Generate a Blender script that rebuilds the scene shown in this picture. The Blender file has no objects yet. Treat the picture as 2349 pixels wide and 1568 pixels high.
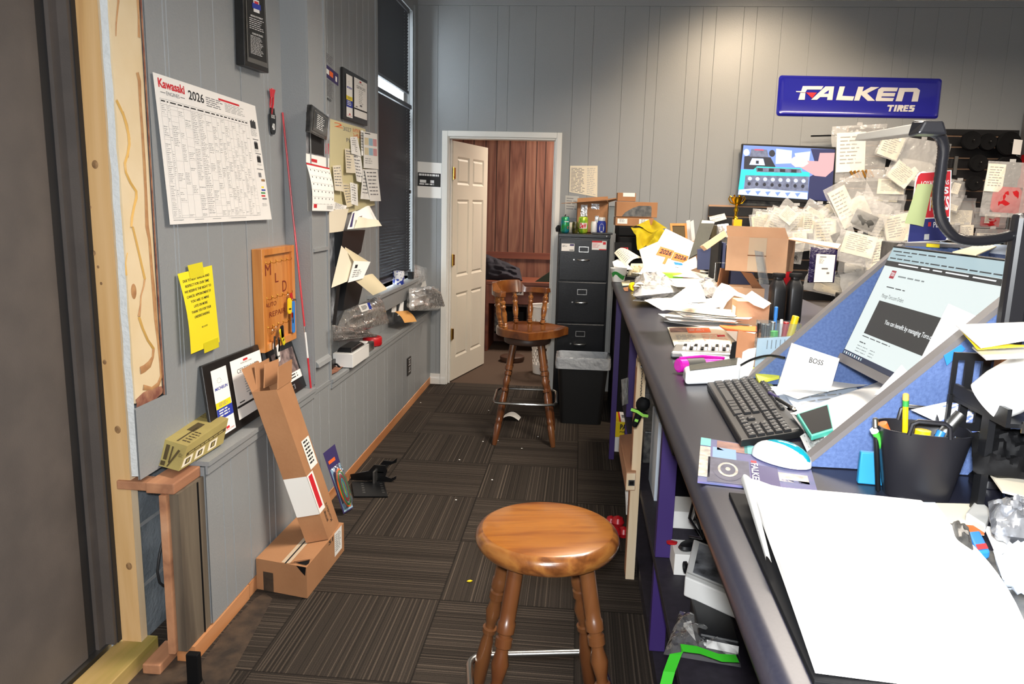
import bpy, math, random
from mathutils import Vector, Matrix, noise
random.seed(7)
R = math.radians
sc = bpy.context.scene
COL = sc.collection
# ------------------------------------------------------------------ camera
CAMH, FPX = 1.54, 1740.7
PIT, YAW, ROL = R(10.438), R(4.897), R(1.493)
fw = Vector((-math.sin(YAW)*math.cos(PIT), math.cos(YAW)*math.cos(PIT), -math.sin(PIT)))
rt = Vector((math.cos(YAW), math.sin(YAW), 0)); up = rt.cross(fw)
rt, up = math.cos(ROL)*rt + math.sin(ROL)*up, -math.sin(ROL)*rt + math.cos(ROL)*up
CP = Vector((0, 0, CAMH))
cam = bpy.data.objects.new('camera', bpy.data.cameras.new('camera')); COL.objects.link(cam)
cam.data.sensor_width = 36.0; cam.data.lens = FPX/2349*36.0; cam.data.clip_start = 0.02
cam.matrix_world = Matrix(((rt.x, up.x, -fw.x, 0), (rt.y, up.y, -fw.y, 0), (rt.z, up.z, -fw.z, CAMH), (0, 0, 0, 1)))
sc.camera = cam
def pt(px, py, x=None, y=None, z=None):
    """the point of the plane x= / y= / z= that the photograph shows at px, py"""
    d = fw*FPX + rt*(px-1174.5) - up*(py-784)
    t = (x-CP.x)/d.x if x is not None else (y-CP.y)/d.y if y is not None else (z-CP.z)/d.z
    return CP + d*t
# ------------------------------------------------------------------ light
w = bpy.data.worlds.new('world'); sc.world = w; w.use_nodes = True
w.node_tree.nodes['Background'].inputs[0].default_value = (1.0, .92, .82, 1)
w.node_tree.nodes['Background'].inputs[1].default_value = 0.25
def lamp(name, kind, loc, power, color=(1, 1, 1), size=.3, size_y=None, aim=None, spot=None):
    l = bpy.data.lights.new(name, kind); l.energy = power; l.color = color
    if kind == 'AREA':
        l.size = size; l.spread = R(152)
        if size_y: l.shape = 'RECTANGLE'; l.size_y = size_y
    else: l.shadow_soft_size = size
    if spot: l.spot_size = R(spot); l.spot_blend = .7
    o = bpy.data.objects.new(name, l); COL.objects.link(o); o.location = loc
    if aim is not None: o.rotation_euler = (Vector(aim)-Vector(loc)).to_track_quat('-Z', 'Y').to_euler()
    return o
lamp('camera_flash', 'SPOT', (.0, -.02, 1.615), 172, (.95, .98, 1), .035, aim=(-.1, 3, 1.1), spot=140)
lamp('unseen_ceiling_light', 'AREA', (.75, 3.0, 3.0), 95, (1, .89, .76), 1.2, .6, aim=(.9, 3.3, 0))
lamp('unseen_ceiling_light', 'AREA', (.4, -.8, 3.0), 46, (1, .90, .78), 1.2, .6, aim=(.4, -.8, 0))
lamp('unseen_ceiling_light', 'AREA', (3.2, 2.6, 3.0), 36, (1, .84, .66), 1.2, .6, aim=(3.2, 2.6, 0))
lamp('ceiling_downlight', 'SPOT', (1.22, 5.15, 3.0), 88, (1, .78, .54), .12, aim=(1.25, 6.2, 1.9), spot=110)
lamp('unseen_ceiling_light', 'AREA', (2.3, 4.4, 3.0), 42, (1, .84, .66), 1.0, .5, aim=(2.3, 4.7, 0))  # unseen overhead lamp, added to brighten the slatwall and its bags
lamp('back_room_light', 'AREA', (.2, 7.6, 2.6), 42, (1, .86, .72), .5, aim=(-.3, 7.7, 0))
sc.view_settings.view_transform = 'Standard'; sc.view_settings.look = 'None'
sc.view_settings.exposure = 0.35; sc.view_settings.gamma = 1
# ------------------------------------------------------------------ materials
def lin(h):
    h = h.lstrip('#'); c = [int(h[i:i+2], 16)/255 for i in (0, 2, 4)]
    return tuple(x/12.92 if x <= .04045 else ((x+.055)/1.055)**2.4 for x in c) + (1,)
MATS = {}
def nodes(name):
    m = bpy.data.materials.new(name); m.use_nodes = True; MATS[name] = m
    return m, m.node_tree, m.node_tree.nodes['Principled BSDF']
def mat(name, col='#888888', rough=.6, metal=0, col2=None, scale=20, bump=0, bscale=60, stretch=(1, 1, 1), emit=0, detail=4, spec=.5, coat=0, lo=.35, hi=.65):
    if name in MATS: return MATS[name]
    m, t, p = nodes(name)
    p.inputs['Base Color'].default_value = lin(col); p.inputs['Roughness'].default_value = rough
    p.inputs['Metallic'].default_value = metal; p.inputs['Specular IOR Level'].default_value = spec
    p.inputs['Coat Weight'].default_value = coat
    if col2 or bump:
        tc = t.nodes.new('ShaderNodeTexCoord'); mp = t.nodes.new('ShaderNodeMapping')
        mp.inputs['Scale'].default_value = stretch; t.links.new(tc.outputs['Object'], mp.inputs[0])
    if col2:
        n = t.nodes.new('ShaderNodeTexNoise'); n.inputs['Scale'].default_value = scale; n.inputs['Detail'].default_value = detail
        t.links.new(mp.outputs[0], n.inputs['Vector'])
        r = t.nodes.new('ShaderNodeValToRGB'); r.color_ramp.elements[0].color = lin(col); r.color_ramp.elements[1].color = lin(col2)
        r.color_ramp.elements[0].position = lo; r.color_ramp.elements[1].position = hi
        t.links.new(n.outputs[0], r.inputs[0]); t.links.new(r.outputs[0], p.inputs['Base Color'])
    if bump:
        n2 = t.nodes.new('ShaderNodeTexNoise'); n2.inputs['Scale'].default_value = bscale; n2.inputs['Detail'].default_value = 3
        b = t.nodes.new('ShaderNodeBump'); b.inputs['Strength'].default_value = bump; b.inputs['Distance'].default_value = .01
        t.links.new(mp.outputs[0], n2.inputs['Vector']); t.links.new(n2.outputs[0], b.inputs['Height']); t.links.new(b.outputs[0], p.inputs['Normal'])
    if emit:
        p.inputs['Emission Color'].default_value = lin(col); p.inputs['Emission Strength'].default_value = emit*(1.9 if emit < 1 else 1); p.inputs['Base Color'].default_value = (.02, .02, .02, 1)
        if col2: t.links.new(r.outputs[0], p.inputs['Emission Color']); t.links.remove(p.inputs['Base Color'].links[0])
    return m
def clear(name, tint='#ffffff', gloss=.25, haze=.12, rough=.12, bump=.6, bscale=22):
    """thin clear plastic film: transparent, with glossy wrinkles and a little milky haze"""
    if name in MATS: return MATS[name]
    m, t, p = nodes(name); t.nodes.remove(p); out = t.nodes['Material Output']
    tr = t.nodes.new('ShaderNodeBsdfTransparent'); tr.inputs[0].default_value = lin(tint)
    gl = t.nodes.new('ShaderNodeBsdfGlossy'); gl.inputs['Roughness'].default_value = rough
    df = t.nodes.new('ShaderNodeBsdfDiffuse'); df.inputs[0].default_value = lin(tint)
    fr = t.nodes.new('ShaderNodeLayerWeight'); fr.inputs[0].default_value = gloss
    tc = t.nodes.new('ShaderNodeTexCoord'); n = t.nodes.new('ShaderNodeTexNoise'); n.inputs['Scale'].default_value = bscale; n.inputs['Detail'].default_value = 2
    b = t.nodes.new('ShaderNodeBump'); b.inputs['Strength'].default_value = bump; b.inputs['Distance'].default_value = .02
    t.links.new(tc.outputs['Object'], n.inputs['Vector']); t.links.new(n.outputs[0], b.inputs['Height'])
    for s in (gl, df, fr): t.links.new(b.outputs[0], s.inputs['Normal'])
    a = t.nodes.new('ShaderNodeMixShader'); a.inputs[0].default_value = haze
    t.links.new(tr.outputs[0], a.inputs[1]); t.links.new(df.outputs[0], a.inputs[2])
    c = t.nodes.new('ShaderNodeMixShader'); t.links.new(fr.outputs['Facing'], c.inputs[0])
    t.links.new(a.outputs[0], c.inputs[1]); t.links.new(gl.outputs[0], c.inputs[2]); t.links.new(c.outputs[0], out.inputs[0])
    return m
def grain(name, cols, scale=6, stretch=(1, 1, .08), rough=.45, rings=3.5, coat=0, strips=None, spec=.5, bump=.05):
    """wood: stretched noise bands between several colours, with optional glued strips"""
    if name in MATS: return MATS[name]
    m, t, p = nodes(name); L = t.links.new
    p.inputs['Roughness'].default_value = rough; p.inputs['Coat Weight'].default_value = coat; p.inputs['Coat Roughness'].default_value = .12
    p.inputs['Specular IOR Level'].default_value = spec
    tc = t.nodes.new('ShaderNodeTexCoord'); mp = t.nodes.new('ShaderNodeMapping'); mp.inputs['Scale'].default_value = stretch
    L(tc.outputs['Object'], mp.inputs[0])
    n = t.nodes.new('ShaderNodeTexNoise'); n.inputs['Scale'].default_value = scale; n.inputs['Detail'].default_value = 6; n.inputs['Distortion'].default_value = .4
    L(mp.outputs[0], n.inputs['Vector'])
    mu = t.nodes.new('ShaderNodeMath'); mu.operation = 'MULTIPLY'; mu.inputs[1].default_value = rings; L(n.outputs[0], mu.inputs[0])
    pp = t.nodes.new('ShaderNodeMath'); pp.operation = 'PINGPONG'; pp.inputs[1].default_value = .5; L(mu.outputs[0], pp.inputs[0])
    m2 = t.nodes.new('ShaderNodeMath'); m2.operation = 'MULTIPLY'; m2.inputs[1].default_value = 2; L(pp.outputs[0], m2.inputs[0])
    r = t.nodes.new('ShaderNodeValToRGB'); e = r.color_ramp.elements
    e[0].color = lin(cols[0]); e[1].color = lin(cols[-1])
    for i, c in enumerate(cols[1:-1]): e.new((i+1)/(len(cols)-1)).color = lin(c)
    fac = m2.outputs[0]
    if strips:
        sp = t.nodes.new('ShaderNodeSeparateXYZ'); L(tc.outputs['Object'], sp.inputs[0])
        q = t.nodes.new('ShaderNodeMath'); q.operation = 'DIVIDE'; q.inputs[1].default_value = strips[1]; L(sp.outputs[strips[0]], q.inputs[0])
        fl = t.nodes.new('ShaderNodeMath'); fl.operation = 'FLOOR'; L(q.outputs[0], fl.inputs[0])
        wn = t.nodes.new('ShaderNodeTexWhiteNoise'); wn.noise_dimensions = '1D'; L(fl.outputs[0], wn.inputs['W'])
        mx = t.nodes.new('ShaderNodeMath'); mx.operation = 'MULTIPLY_ADD'; mx.inputs[1].default_value = .45; L(wn.outputs[0], mx.inputs[0])
        h = t.nodes.new('ShaderNodeMath'); h.operation = 'MULTIPLY'; h.inputs[1].default_value = .55; L(fac, h.inputs[0]); L(h.outputs[0], mx.inputs[2]); fac = mx.outputs[0]
    L(fac, r.inputs[0]); L(r.outputs[0], p.inputs['Base Color'])
    b = t.nodes.new('ShaderNodeBump'); b.inputs['Strength'].default_value = bump; b.inputs['Distance'].default_value = .004
    L(m2.outputs[0], b.inputs['Height']); L(b.outputs[0], p.inputs['Normal'])
    return m
# ------------------------------------------------------------------ mesh builder
def V(*a): return Vector(a)
def rotm(rx=0, ry=0, rz=0, loc=(0, 0, 0)):
    from mathutils import Euler
    return Matrix.Translation(loc) @ Euler((R(rx), R(ry), R(rz))).to_matrix().to_4x4()
def basis(o, ux, uy):
    """4x4 frame at o: local x along ux, local y along uy, z = x cross y"""
    x = Vector(ux).normalized(); z = x.cross(Vector(uy)).normalized(); y = z.cross(x)
    return Matrix(((x.x, y.x, z.x, o[0]), (x.y, y.y, z.y, o[1]), (x.z, y.z, z.z, o[2]), (0, 0, 0, 1)))
WORLD = {}
TEXTS = {}
def text_geo(s, bold=0, shear=0):
    k = (s, bold, shear)
    if k not in TEXTS:
        cu = bpy.data.curves.new('lettering', 'FONT'); cu.body = s; cu.offset = bold; cu.shear = shear; cu.resolution_u = 3
        o = bpy.data.objects.new('lettering', cu); COL.objects.link(o)
        me = bpy.data.meshes.new_from_object(o.evaluated_get(bpy.context.evaluated_depsgraph_get()))
        vs = [v.co.copy() for v in me.vertices]; fs = [tuple(p.vertices) for p in me.polygons]
        bpy.data.objects.remove(o); bpy.data.curves.remove(cu); bpy.data.meshes.remove(me)
        x0 = min(v.x for v in vs); x1 = max(v.x for v in vs); y0 = min(v.y for v in vs); y1 = max(v.y for v in vs)
        TEXTS[k] = ([((v.x-x0)/(x1-x0), (v.y-y0)/(y1-y0)) for v in vs], fs)
    return TEXTS[k]
class MB:
    def __init__(s, M=None): s.v = []; s.f = []; s.mi = []; s.sm = []; s.ms = []; s.M = M
    def add(s, vs, fs, m, smooth=False, M=None):
        if m not in s.ms: s.ms.append(m)
        k = s.ms.index(m); b = len(s.v); M = M if M is not None else s.M
        s.v += [(M @ Vector(v)) if M is not None else Vector(v) for v in vs]
        s.f += [tuple(b+i for i in f) for f in fs]; s.mi += [k]*len(fs); s.sm += [smooth]*len(fs)
        return s
    def hexa(s, c, m, M=None):
        return s.add(c, [(0, 3, 2, 1), (4, 5, 6, 7), (0, 1, 5, 4), (1, 2, 6, 5), (2, 3, 7, 6), (3, 0, 4, 7)], m, M=M)
    def box(s, x0, x1, y0, y1, z0, z1, m, M=None):
        return s.hexa([(x0, y0, z0), (x1, y0, z0), (x1, y1, z0), (x0, y1, z0), (x0, y0, z1), (x1, y0, z1), (x1, y1, z1), (x0, y1, z1)], m, M)
    def prism(s, poly, z0, z1, m, M=None, smooth=False):
        n = len(poly); vs = [(x, y, z0) for x, y in poly]+[(x, y, z1) for x, y in poly]
        s.add(vs, [tuple(reversed(range(n))), tuple(range(n, 2*n))], m, False, M)
        return s.add(vs, [(i, (i+1) % n, n+(i+1) % n, n+i) for i in range(n)], m, smooth, M)
    def tube(s, pts, r, m, n=8, closed=False, M=None, caps=True, smooth=True):
        pts = [Vector(p) for p in pts]; N = len(pts); rs = r if isinstance(r, (list, tuple)) else [r]*N
        vs = []; prev = None
        for i, p in enumerate(pts):
            a = pts[(i-1) % N] if (i or closed) else p; b = pts[(i+1) % N] if (i < N-1 or closed) else p
            d = (b-a).normalized()
            if prev is None: prev = d.orthogonal().normalized()
            u = (prev-d*prev.dot(d)); u = u.normalized() if u.length > 1e-6 else d.orthogonal().normalized(); prev = u; w_ = d.cross(u)
            for k in range(n):
                t = 2*math.pi*k/n; vs.append(p+(u*math.cos(t)+w_*math.sin(t))*rs[i])
        fs = []
        for i in range(N if closed else N-1):
            j = (i+1) % N
            for k in range(n): fs.append((i*n+k, i*n+(k+1) % n, j*n+(k+1) % n, j*n+k))
        s.add(vs, fs, m, smooth, M)
        if caps and not closed: s.add(vs, [tuple(reversed(range(n))), tuple(range((N-1)*n, N*n))], m, False, M)
        return s
    def lathe(s, prof, m, n=20, M=None, smooth=True, sx=1, sy=1):
        vs = []; N = len(prof)
        for r_, z in prof:
            for k in range(n):
                t = 2*math.pi*k/n; vs.append((r_*math.cos(t)*sx, r_*math.sin(t)*sy, z))
        fs = [(i*n+k, i*n+(k+1) % n, (i+1)*n+(k+1) % n, (i+1)*n+k) for i in range(N-1) for k in range(n)]
        s.add(vs, fs, m, smooth, M)
        if prof[0][0] > 1e-5: s.add(vs, [tuple(reversed(range(n)))], m, False, M)
        if prof[-1][0] > 1e-5: s.add(vs, [tuple(range((N-1)*n, N*n))], m, False, M)
        return s
    def grid(s, fn, nu, nv, m, M=None, smooth=True, hole=None):
        vs = [fn(i/nu, j/nv) for j in range(nv+1) for i in range(nu+1)]
        fs = [(j*(nu+1)+i, j*(nu+1)+i+1, (j+1)*(nu+1)+i+1, (j+1)*(nu+1)+i) for j in range(nv) for i in range(nu) if not (hole and hole(i, j))]
        return s.add(vs, fs, m, smooth, M)
    def slab(s, fn, nrm, t, nu, nv, m, M=None):
        """a bent board or pad: surface fn(u,v), thickness t along nrm"""
        n = Vector(nrm)*t; top = [Vector(fn(i/nu, j/nv)) for j in range(nv+1) for i in range(nu+1)]; k = len(top)
        vs = top+[p-n for p in top]; w_ = nu+1
        fs = [(j*w_+i, j*w_+i+1, (j+1)*w_+i+1, (j+1)*w_+i) for j in range(nv) for i in range(nu)]
        fs += [tuple(k+a for a in reversed(f)) for f in fs]
        ed = [(i, i+1) for i in range(nu)]+[(nv*w_+i+1, nv*w_+i) for i in range(nu)]+[((j+1)*w_, j*w_) for j in range(nv)]+[(j*w_+nu, (j+1)*w_+nu) for j in range(nv)]
        fs += [(a, k+a, k+b, b) for a, b in ed]
        return s.add(vs, fs, m, False, M)
    def text(s, t, m, fn, bold=0, shear=0):
        """lettering mapped through fn(u, v), u and v in 0..1, v downwards"""
        vs, fs = text_geo(t, bold, shear)
        return s.add([fn(x, 1-y) for x, y in vs], fs, m)
    def build(s, name, parent=None, label=None, cat=None, group=None, kind=None, auto=40, bevel=0, world=True, seg=2):
        me = bpy.data.meshes.new(name)
        if parent is not None: o0 = WORLD.get(parent.name, Vector((0, 0, 0))) if world else Vector((0, 0, 0))
        else:
            xs = [v.x for v in s.v]; ys = [v.y for v in s.v]; zs = [v.z for v in s.v]
            o0 = Vector(((min(xs)+max(xs))/2, (min(ys)+max(ys))/2, min(zs)))
        me.from_pydata([v-o0 for v in s.v], [], s.f)
        for m in s.ms: me.materials.append(MATS[m])
        me.polygons.foreach_set('material_index', s.mi); me.polygons.foreach_set('use_smooth', s.sm)
        if any(s.sm): me.set_sharp_from_angle(angle=R(auto))
        me.update()
        o = bpy.data.objects.new(name, me); COL.objects.link(o)
        if parent is not None: o.parent = parent; WORLD[o.name] = o0
        else: o.location = o0; WORLD[o.name] = o0
        if bevel:
            b = o.modifiers.new('bevel', 'BEVEL'); b.width = bevel; b.segments = seg; b.limit_method = 'ANGLE'; b.angle_limit = R(40)
        return tag(o, label, cat, group, kind)
def tag(o, label=None, cat=None, group=None, kind=None):
    if label: o['label'] = label
    if cat: o['category'] = cat
    if group: o['group'] = group
    if kind: o['kind'] = kind
    return o
def thing(name, label, cat, loc=(0, 0, 0), rotz=0, group=None):
    o = bpy.data.objects.new(name, None); COL.objects.link(o); o.location = loc; o.rotation_euler = (0, 0, R(rotz)); o.empty_display_size = .05
    WORLD[o.name] = Vector(loc)
    return tag(o, label, cat, group)
def dup(root, loc=None, rot=None, label=None, group=None, scale=None):
    r_ = root.copy(); COL.objects.link(r_)
    if loc is not None: r_.location = loc
    if rot is not None: r_.rotation_euler = rot
    if scale: r_.scale = scale
    if label: r_['label'] = label
    if group: r_['group'] = group
    for ch in list(root.children):
        c = ch.copy(); COL.objects.link(c); c.parent = r_
        for g in list(ch.children):
            d = g.copy(); COL.objects.link(d); d.parent = c
    return r_
def mapper(c, curl=None):
    """bilinear patch over corners TL, TR, BR, BL; curl(u, v) lifts along the normal"""
    a, b, c_, d = [Vector(p) for p in c]; n = (b-a).cross(a-d)
    n = n.normalized() if n.length > 1e-9 else Vector((0, 0, 1))
    def f(u, v, off=0):
        p = a*(1-u)*(1-v)+b*u*(1-v)+c_*u*v+d*(1-u)*v
        k = off+(curl(u, v) if curl else 0)
        return p+n*k
    return f
def patch(mb, f, u0, v0, u1, v1, m, off=.0006, n=1):
    mb.grid(lambda u, v: f(u0+(u1-u0)*u, v0+(v1-v0)*v, off), n, n, m, smooth=False)
def lines(mb, f, u0, v0, u1, v1, rows, m, fill=.45, off=.0007, words=6, rag=.3, seed=0, n=1):
    """rows of small printed words"""
    rd = random.Random(seed)
    for i in range(rows):
        va = v0+(v1-v0)*i/rows; vb = va+(v1-v0)/rows*fill; u = u0; end = u1-(u1-u0)*rag*rd.random()
        while u < end-.001:
            wd = (u1-u0)/words*(.5+rd.random()); e = min(u+wd, end)
            patch(mb, f, u, va, e, vb, m, off, n); u = e+(u1-u0)/words*.22
def words(mb, f, t, m, u0, v0, u1, v1, bold=0, shear=0, off=.0008):
    mb.text(t, m, lambda u, v: f(u0+(u1-u0)*u, v0+(v1-v0)*v, off), bold, shear)
def wave(a=.004, k=2, s=0, b=0):
    return lambda u, v: a*math.sin(k*math.pi*u+s)+b*math.sin(math.pi*v+s*1.7)
def sheet(name, label, cat, c, m='paper', curl=None, pr=None, group=None, n=8, parent=None, thick=0):
    """a sheet of paper over four corners with its print"""
    f = mapper(c, curl); mb = MB()
    if thick:
        a, b, c_, d = [Vector(p) for p in c]; nr = (b-a).cross(a-d).normalized()
        mb.slab(lambda u, v: f(u, v), nr, thick, n, n, m)
    else: mb.grid(lambda u, v: f(u, v), n, n, m)
    if pr: pr(mb, f)
    return mb.build(name, parent, label, cat, group)
# ================================================================== materials of the room
mat('wall_paint', '#8e9193', .42, bump=.12, bscale=140, spec=.45)
mat('white_trim_paint', '#dedcd6', .4); mat('door_paint', '#d9d2c2', .42)
mat('ceiling_tile', '#cfc9c0', .9, bump=.2, bscale=90)
mat('brown_door_steel', '#59524e', .55, col2='#514b48', scale=8, bump=.1, bscale=200)
mat('dark_rubber', '#232325', .6); mat('black_metal', '#0b0c0e', .32); mat('black_plastic', '#121316', .38)
mat('matte_black', '#0b0b0d', .7, spec=.2)
grain('new_pine', ['#bd915c', '#cfa66f', '#d8b27f'], 5, (1.5, 1.5, .12), .6, 3)
grain('pale_pine', ['#e3c7a0', '#eed7b4', '#f0dcbf'], 5, (1.5, 1.5, .12), .6, 2.5)
grain('treated_pine', ['#8f8440', '#a98f55', '#b89a68'], 4, (2, .12, 2), .6, 3)
grain('raw_edge_wood', ['#9a6a4e', '#b98562', '#c99a78'], 5, (1, .12, 1), .7, 2.5)
grain('orange_base_wood', ['#9c6238', '#b87a4a', '#c58c60'], 5, (1, .12, 1), .65, 2.5)
grain('weathered_plank', ['#4a4036', '#5e5346', '#6c6152'], 7, (1.5, 1.5, .1), .8, 3)
mat('tan_drywall_face', '#d9c29a', .8, col2='#dfcba8', scale=5); mat('torn_brown_paper', '#a5765a', .9, col2='#7d4a3c', scale=30)
mat('glue_streak', '#b98d5e', .6, col2='#a87850', scale=40); mat('yellow_glue', '#d2a65c', .35)
mat('joint_filler', '#cfd2d2', .8, bump=.5, bscale=60); mat('block_wall', '#5d656b', .85, col2='#7d858b', scale=9, bump=.5, bscale=50)
mat('dirt_floor', '#4a3a2c', .9, col2='#2b221b', scale=14, bump=.4, bscale=40)
mat('blind_navy', '#171720', .45); mat('blind_rail', '#3a3a44', .4)
mat('steel', '#b9b9b6', .25, metal=1); mat('brushed_steel', '#9a9a98', .38, metal=1); mat('brass', '#c39b45', .25, metal=1)
mat('daylight_sky', '#f3f7ff', 1, emit=12)
clear('window_glass', '#f4f8f8', .1, .02, .05, 0)
# ------------------------------------------------------------------ carpet
def carpet(name, px, oy, ox, cols, plain=False):
    m, t, p = nodes(name); L = t.links.new; p.inputs['Roughness'].default_value = .95; p.inputs['Specular IOR Level'].default_value = .15
    g = t.nodes.new('ShaderNodeNewGeometry'); sp = t.nodes.new('ShaderNodeSeparateXYZ'); L(g.outputs['Position'], sp.inputs[0])
    def M_(op, a, b=None, c=None):
        n = t.nodes.new('ShaderNodeMath'); n.operation = op
        for i, q in enumerate((a, b, c)):
            if q is None: continue
            if isinstance(q, (int, float)): n.inputs[i].default_value = q
            else: L(q, n.inputs[i])
        return n.outputs[0]
    X = M_('DIVIDE', M_('SUBTRACT', sp.outputs[0], ox), px); Y = M_('DIVIDE', M_('SUBTRACT', sp.outputs[1], oy), px)
    fx, fy = M_('FLOOR', X), M_('FLOOR', Y)
    par = M_('MODULO', M_('ADD', M_('ADD', fx, fy), 100), 2)
    s = M_('ADD', M_('MULTIPLY', sp.outputs[0], M_('SUBTRACT', 1, par)), M_('MULTIPLY', sp.outputs[1], par))
    s = M_('ADD', s, M_('MULTIPLY', M_('ADD', fx, M_('MULTIPLY', fy, 3.7)), 1.37))
    def N1(scale, det=2):
        n = t.nodes.new('ShaderNodeTexNoise'); n.noise_dimensions = '1D'; n.inputs['Scale'].default_value = scale; n.inputs['Detail'].default_value = det; L(s, n.inputs['W']); return n.outputs[0]
    r = t.nodes.new('ShaderNodeValToRGB'); e = r.color_ramp.elements
    e[0].color = lin(cols[0]); e[0].position = .3; e[1].color = lin(cols[1]); e[1].position = .58
    e.new(.60).color = lin(cols[1]); e.new(.645).color = lin(cols[2])
    L(N1(120, 1), r.inputs[0])
    r2 = t.nodes.new('ShaderNodeValToRGB'); r2.color_ramp.elements[0].color = (.55, .55, .55, 1); r2.color_ramp.elements[0].position = .3; r2.color_ramp.elements[1].position = .6; r2.color_ramp.elements[1].color = (1, 1, 1, 1)
    L(N1(9, 1), r2.inputs[0])
    mx = t.nodes.new('ShaderNodeMix'); mx.data_type = 'RGBA'; mx.blend_type = 'MULTIPLY'; mx.inputs[0].default_value = .7
    L(r.outputs[0], mx.inputs[6]); L(r2.outputs[0], mx.inputs[7])
    n3 = t.nodes.new('ShaderNodeTexNoise'); n3.inputs['Scale'].default_value = 260; L(g.outputs['Position'], n3.inputs['Vector'])
    m3 = t.nodes.new('ShaderNodeMix'); m3.data_type = 'RGBA'; m3.blend_type = 'OVERLAY'; m3.inputs[0].default_value = .55
    if plain: m3.inputs[6].default_value = lin(cols[1])
    else: L(mx.outputs[2], m3.inputs[6])
    L(n3.outputs[0], m3.inputs[7])
    seam = M_('MINIMUM', M_('PINGPONG', X, .5), M_('PINGPONG', Y, .5)); sd = M_('LESS_THAN', seam, .006)
    m4 = t.nodes.new('ShaderNodeMix'); m4.data_type = 'RGBA'; m4.inputs[7].default_value = lin('#171412')
    if plain: m4.inputs[0].default_value = 0
    else: L(M_('MULTIPLY', sd, .7), m4.inputs[0])
    L(m3.outputs[2], m4.inputs[6]); L(m4.outputs[2], p.inputs['Base Color'])
    b = t.nodes.new('ShaderNodeBump'); b.inputs['Strength'].default_value = .5; b.inputs['Distance'].default_value = .004; L(n3.outputs[0], b.inputs['Height']); L(b.outputs[0], p.inputs['Normal'])
carpet('carpet_tile', .53, 2.18, -1.02, ['#2d2824', '#3c352f', '#554b42'])
carpet('brown_carpet', .5, 0, 0, ['#4a3c34', '#54453b', '#6b5a4e'], True)
MB().box(-1.9, 4.6, -2.2, 6.30, -.04, 0, 'carpet_tile').build('floor', kind='structure')
MB().box(-1.45, .82, 6.30, 8.4, -.04, 0, 'brown_carpet').build('floor_back_room', kind='structure')
MB().box(-1.6, 4.6, -2.2, 8.4, 3.08, 3.14, 'ceiling_tile').build('ceiling', kind='structure')
# ------------------------------------------------------------------ grooved panelling
def panelling(mb, o, ud, nd, u0, u1, z0, z1, gs, m='wall_paint', g=.0035, d=.004):
    o, ud, nd = Vector(o), Vector(ud), Vector(nd); pr = [(u0, 0)]
    for q in sorted(gs):
        if u0+g < q < u1-g: pr += [(q-g, 0), (q, -d), (q+g, 0)]
    pr.append((u1, 0)); vs = []
    for u, k in pr:
        for z in (z0, z1): vs.append(o+ud*u+nd*k+Vector((0, 0, z)))
    fs = [(2*i, 2*i+2, 2*i+3, 2*i+1) for i in range(len(pr)-1)]
    mb.add(vs, fs, m)
BY = 6.228
BG = sorted([pt(x, y, y=BY).x for x, y in ((1310, 285), (1352, 300), (1421, 300), (1468, 430), (1513, 60), (1580, 60), (1611, 60), (1642, 60), (1705, 60), (1735, 60), (1793, 60), (1860, 60), (1990, 60))])
BG += [BG[-1]+k for k in (.21, .33, .5, .72, .81, 1.02, 1.2, 1.4)] + [-1.18, -.93, -.71, -.62, -.41]
mb = MB()
for a in ((-1.36, -1.135, 0, 3.08), (-.18, 4.6, 0, 3.08), (-1.135, -.18, 2.088, 3.08)): panelling(mb, (0, BY, 0), (1, 0, 0), (0, -1, 0), *a, BG, g=.0022, d=.0028)
for a in ((-1.36, -1.10, 0, 3.08), (-.205, 4.6, 0, 3.08), (-1.10, -.205, 2.06, 3.08)): mb.box(a[0], a[1], BY+.006, BY+.1, a[2], a[3], 'wall_paint')
mb.build('wall_back', kind='structure')
MB().box(4.6, 4.7, -2.2, 6.3, 0, 3.08, 'wall_paint').build('wall_right', kind='structure')
MB().box(-1.36, 4.6, BY-.012, BY-.001, 3.035, 3.08, 'wall_paint').build('trim_1', kind='structure')
# door casing and jambs
mb = MB()
for s, x0, x1 in ((0, -1.139, -1.092), (1, -.216, -.176)): mb.box(x0, x1, BY-.018, BY-.0005, 0, 2.09, 'white_trim_paint')
mb.box(-1.0915, -.2165, BY-.018, BY-.0005, 2.046, 2.09, 'white_trim_paint')
for x0, x1 in ((-1.105, -1.08), (-.228, -.203)): mb.box(x0, x1, BY-.0045, BY+.105, 0, 2.055, 'white_trim_paint')
mb.box(-1.0795, -.2285, BY-.0045, BY+.105, 2.03, 2.055, 'white_trim_paint')
for x0, x1 in ((-1.0795, -1.068), (-.24, -.2285)): mb.box(x0, x1, BY+.04, BY+.075, 0, 2.029, 'white_trim_paint')
mb.build('trim_2', kind='structure', bevel=.003)
MB().box(-1.225, -1.14, BY-.012, BY-.0005, 0, .09, 'white_trim_paint').build('baseboard_back', kind='structure')
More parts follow.
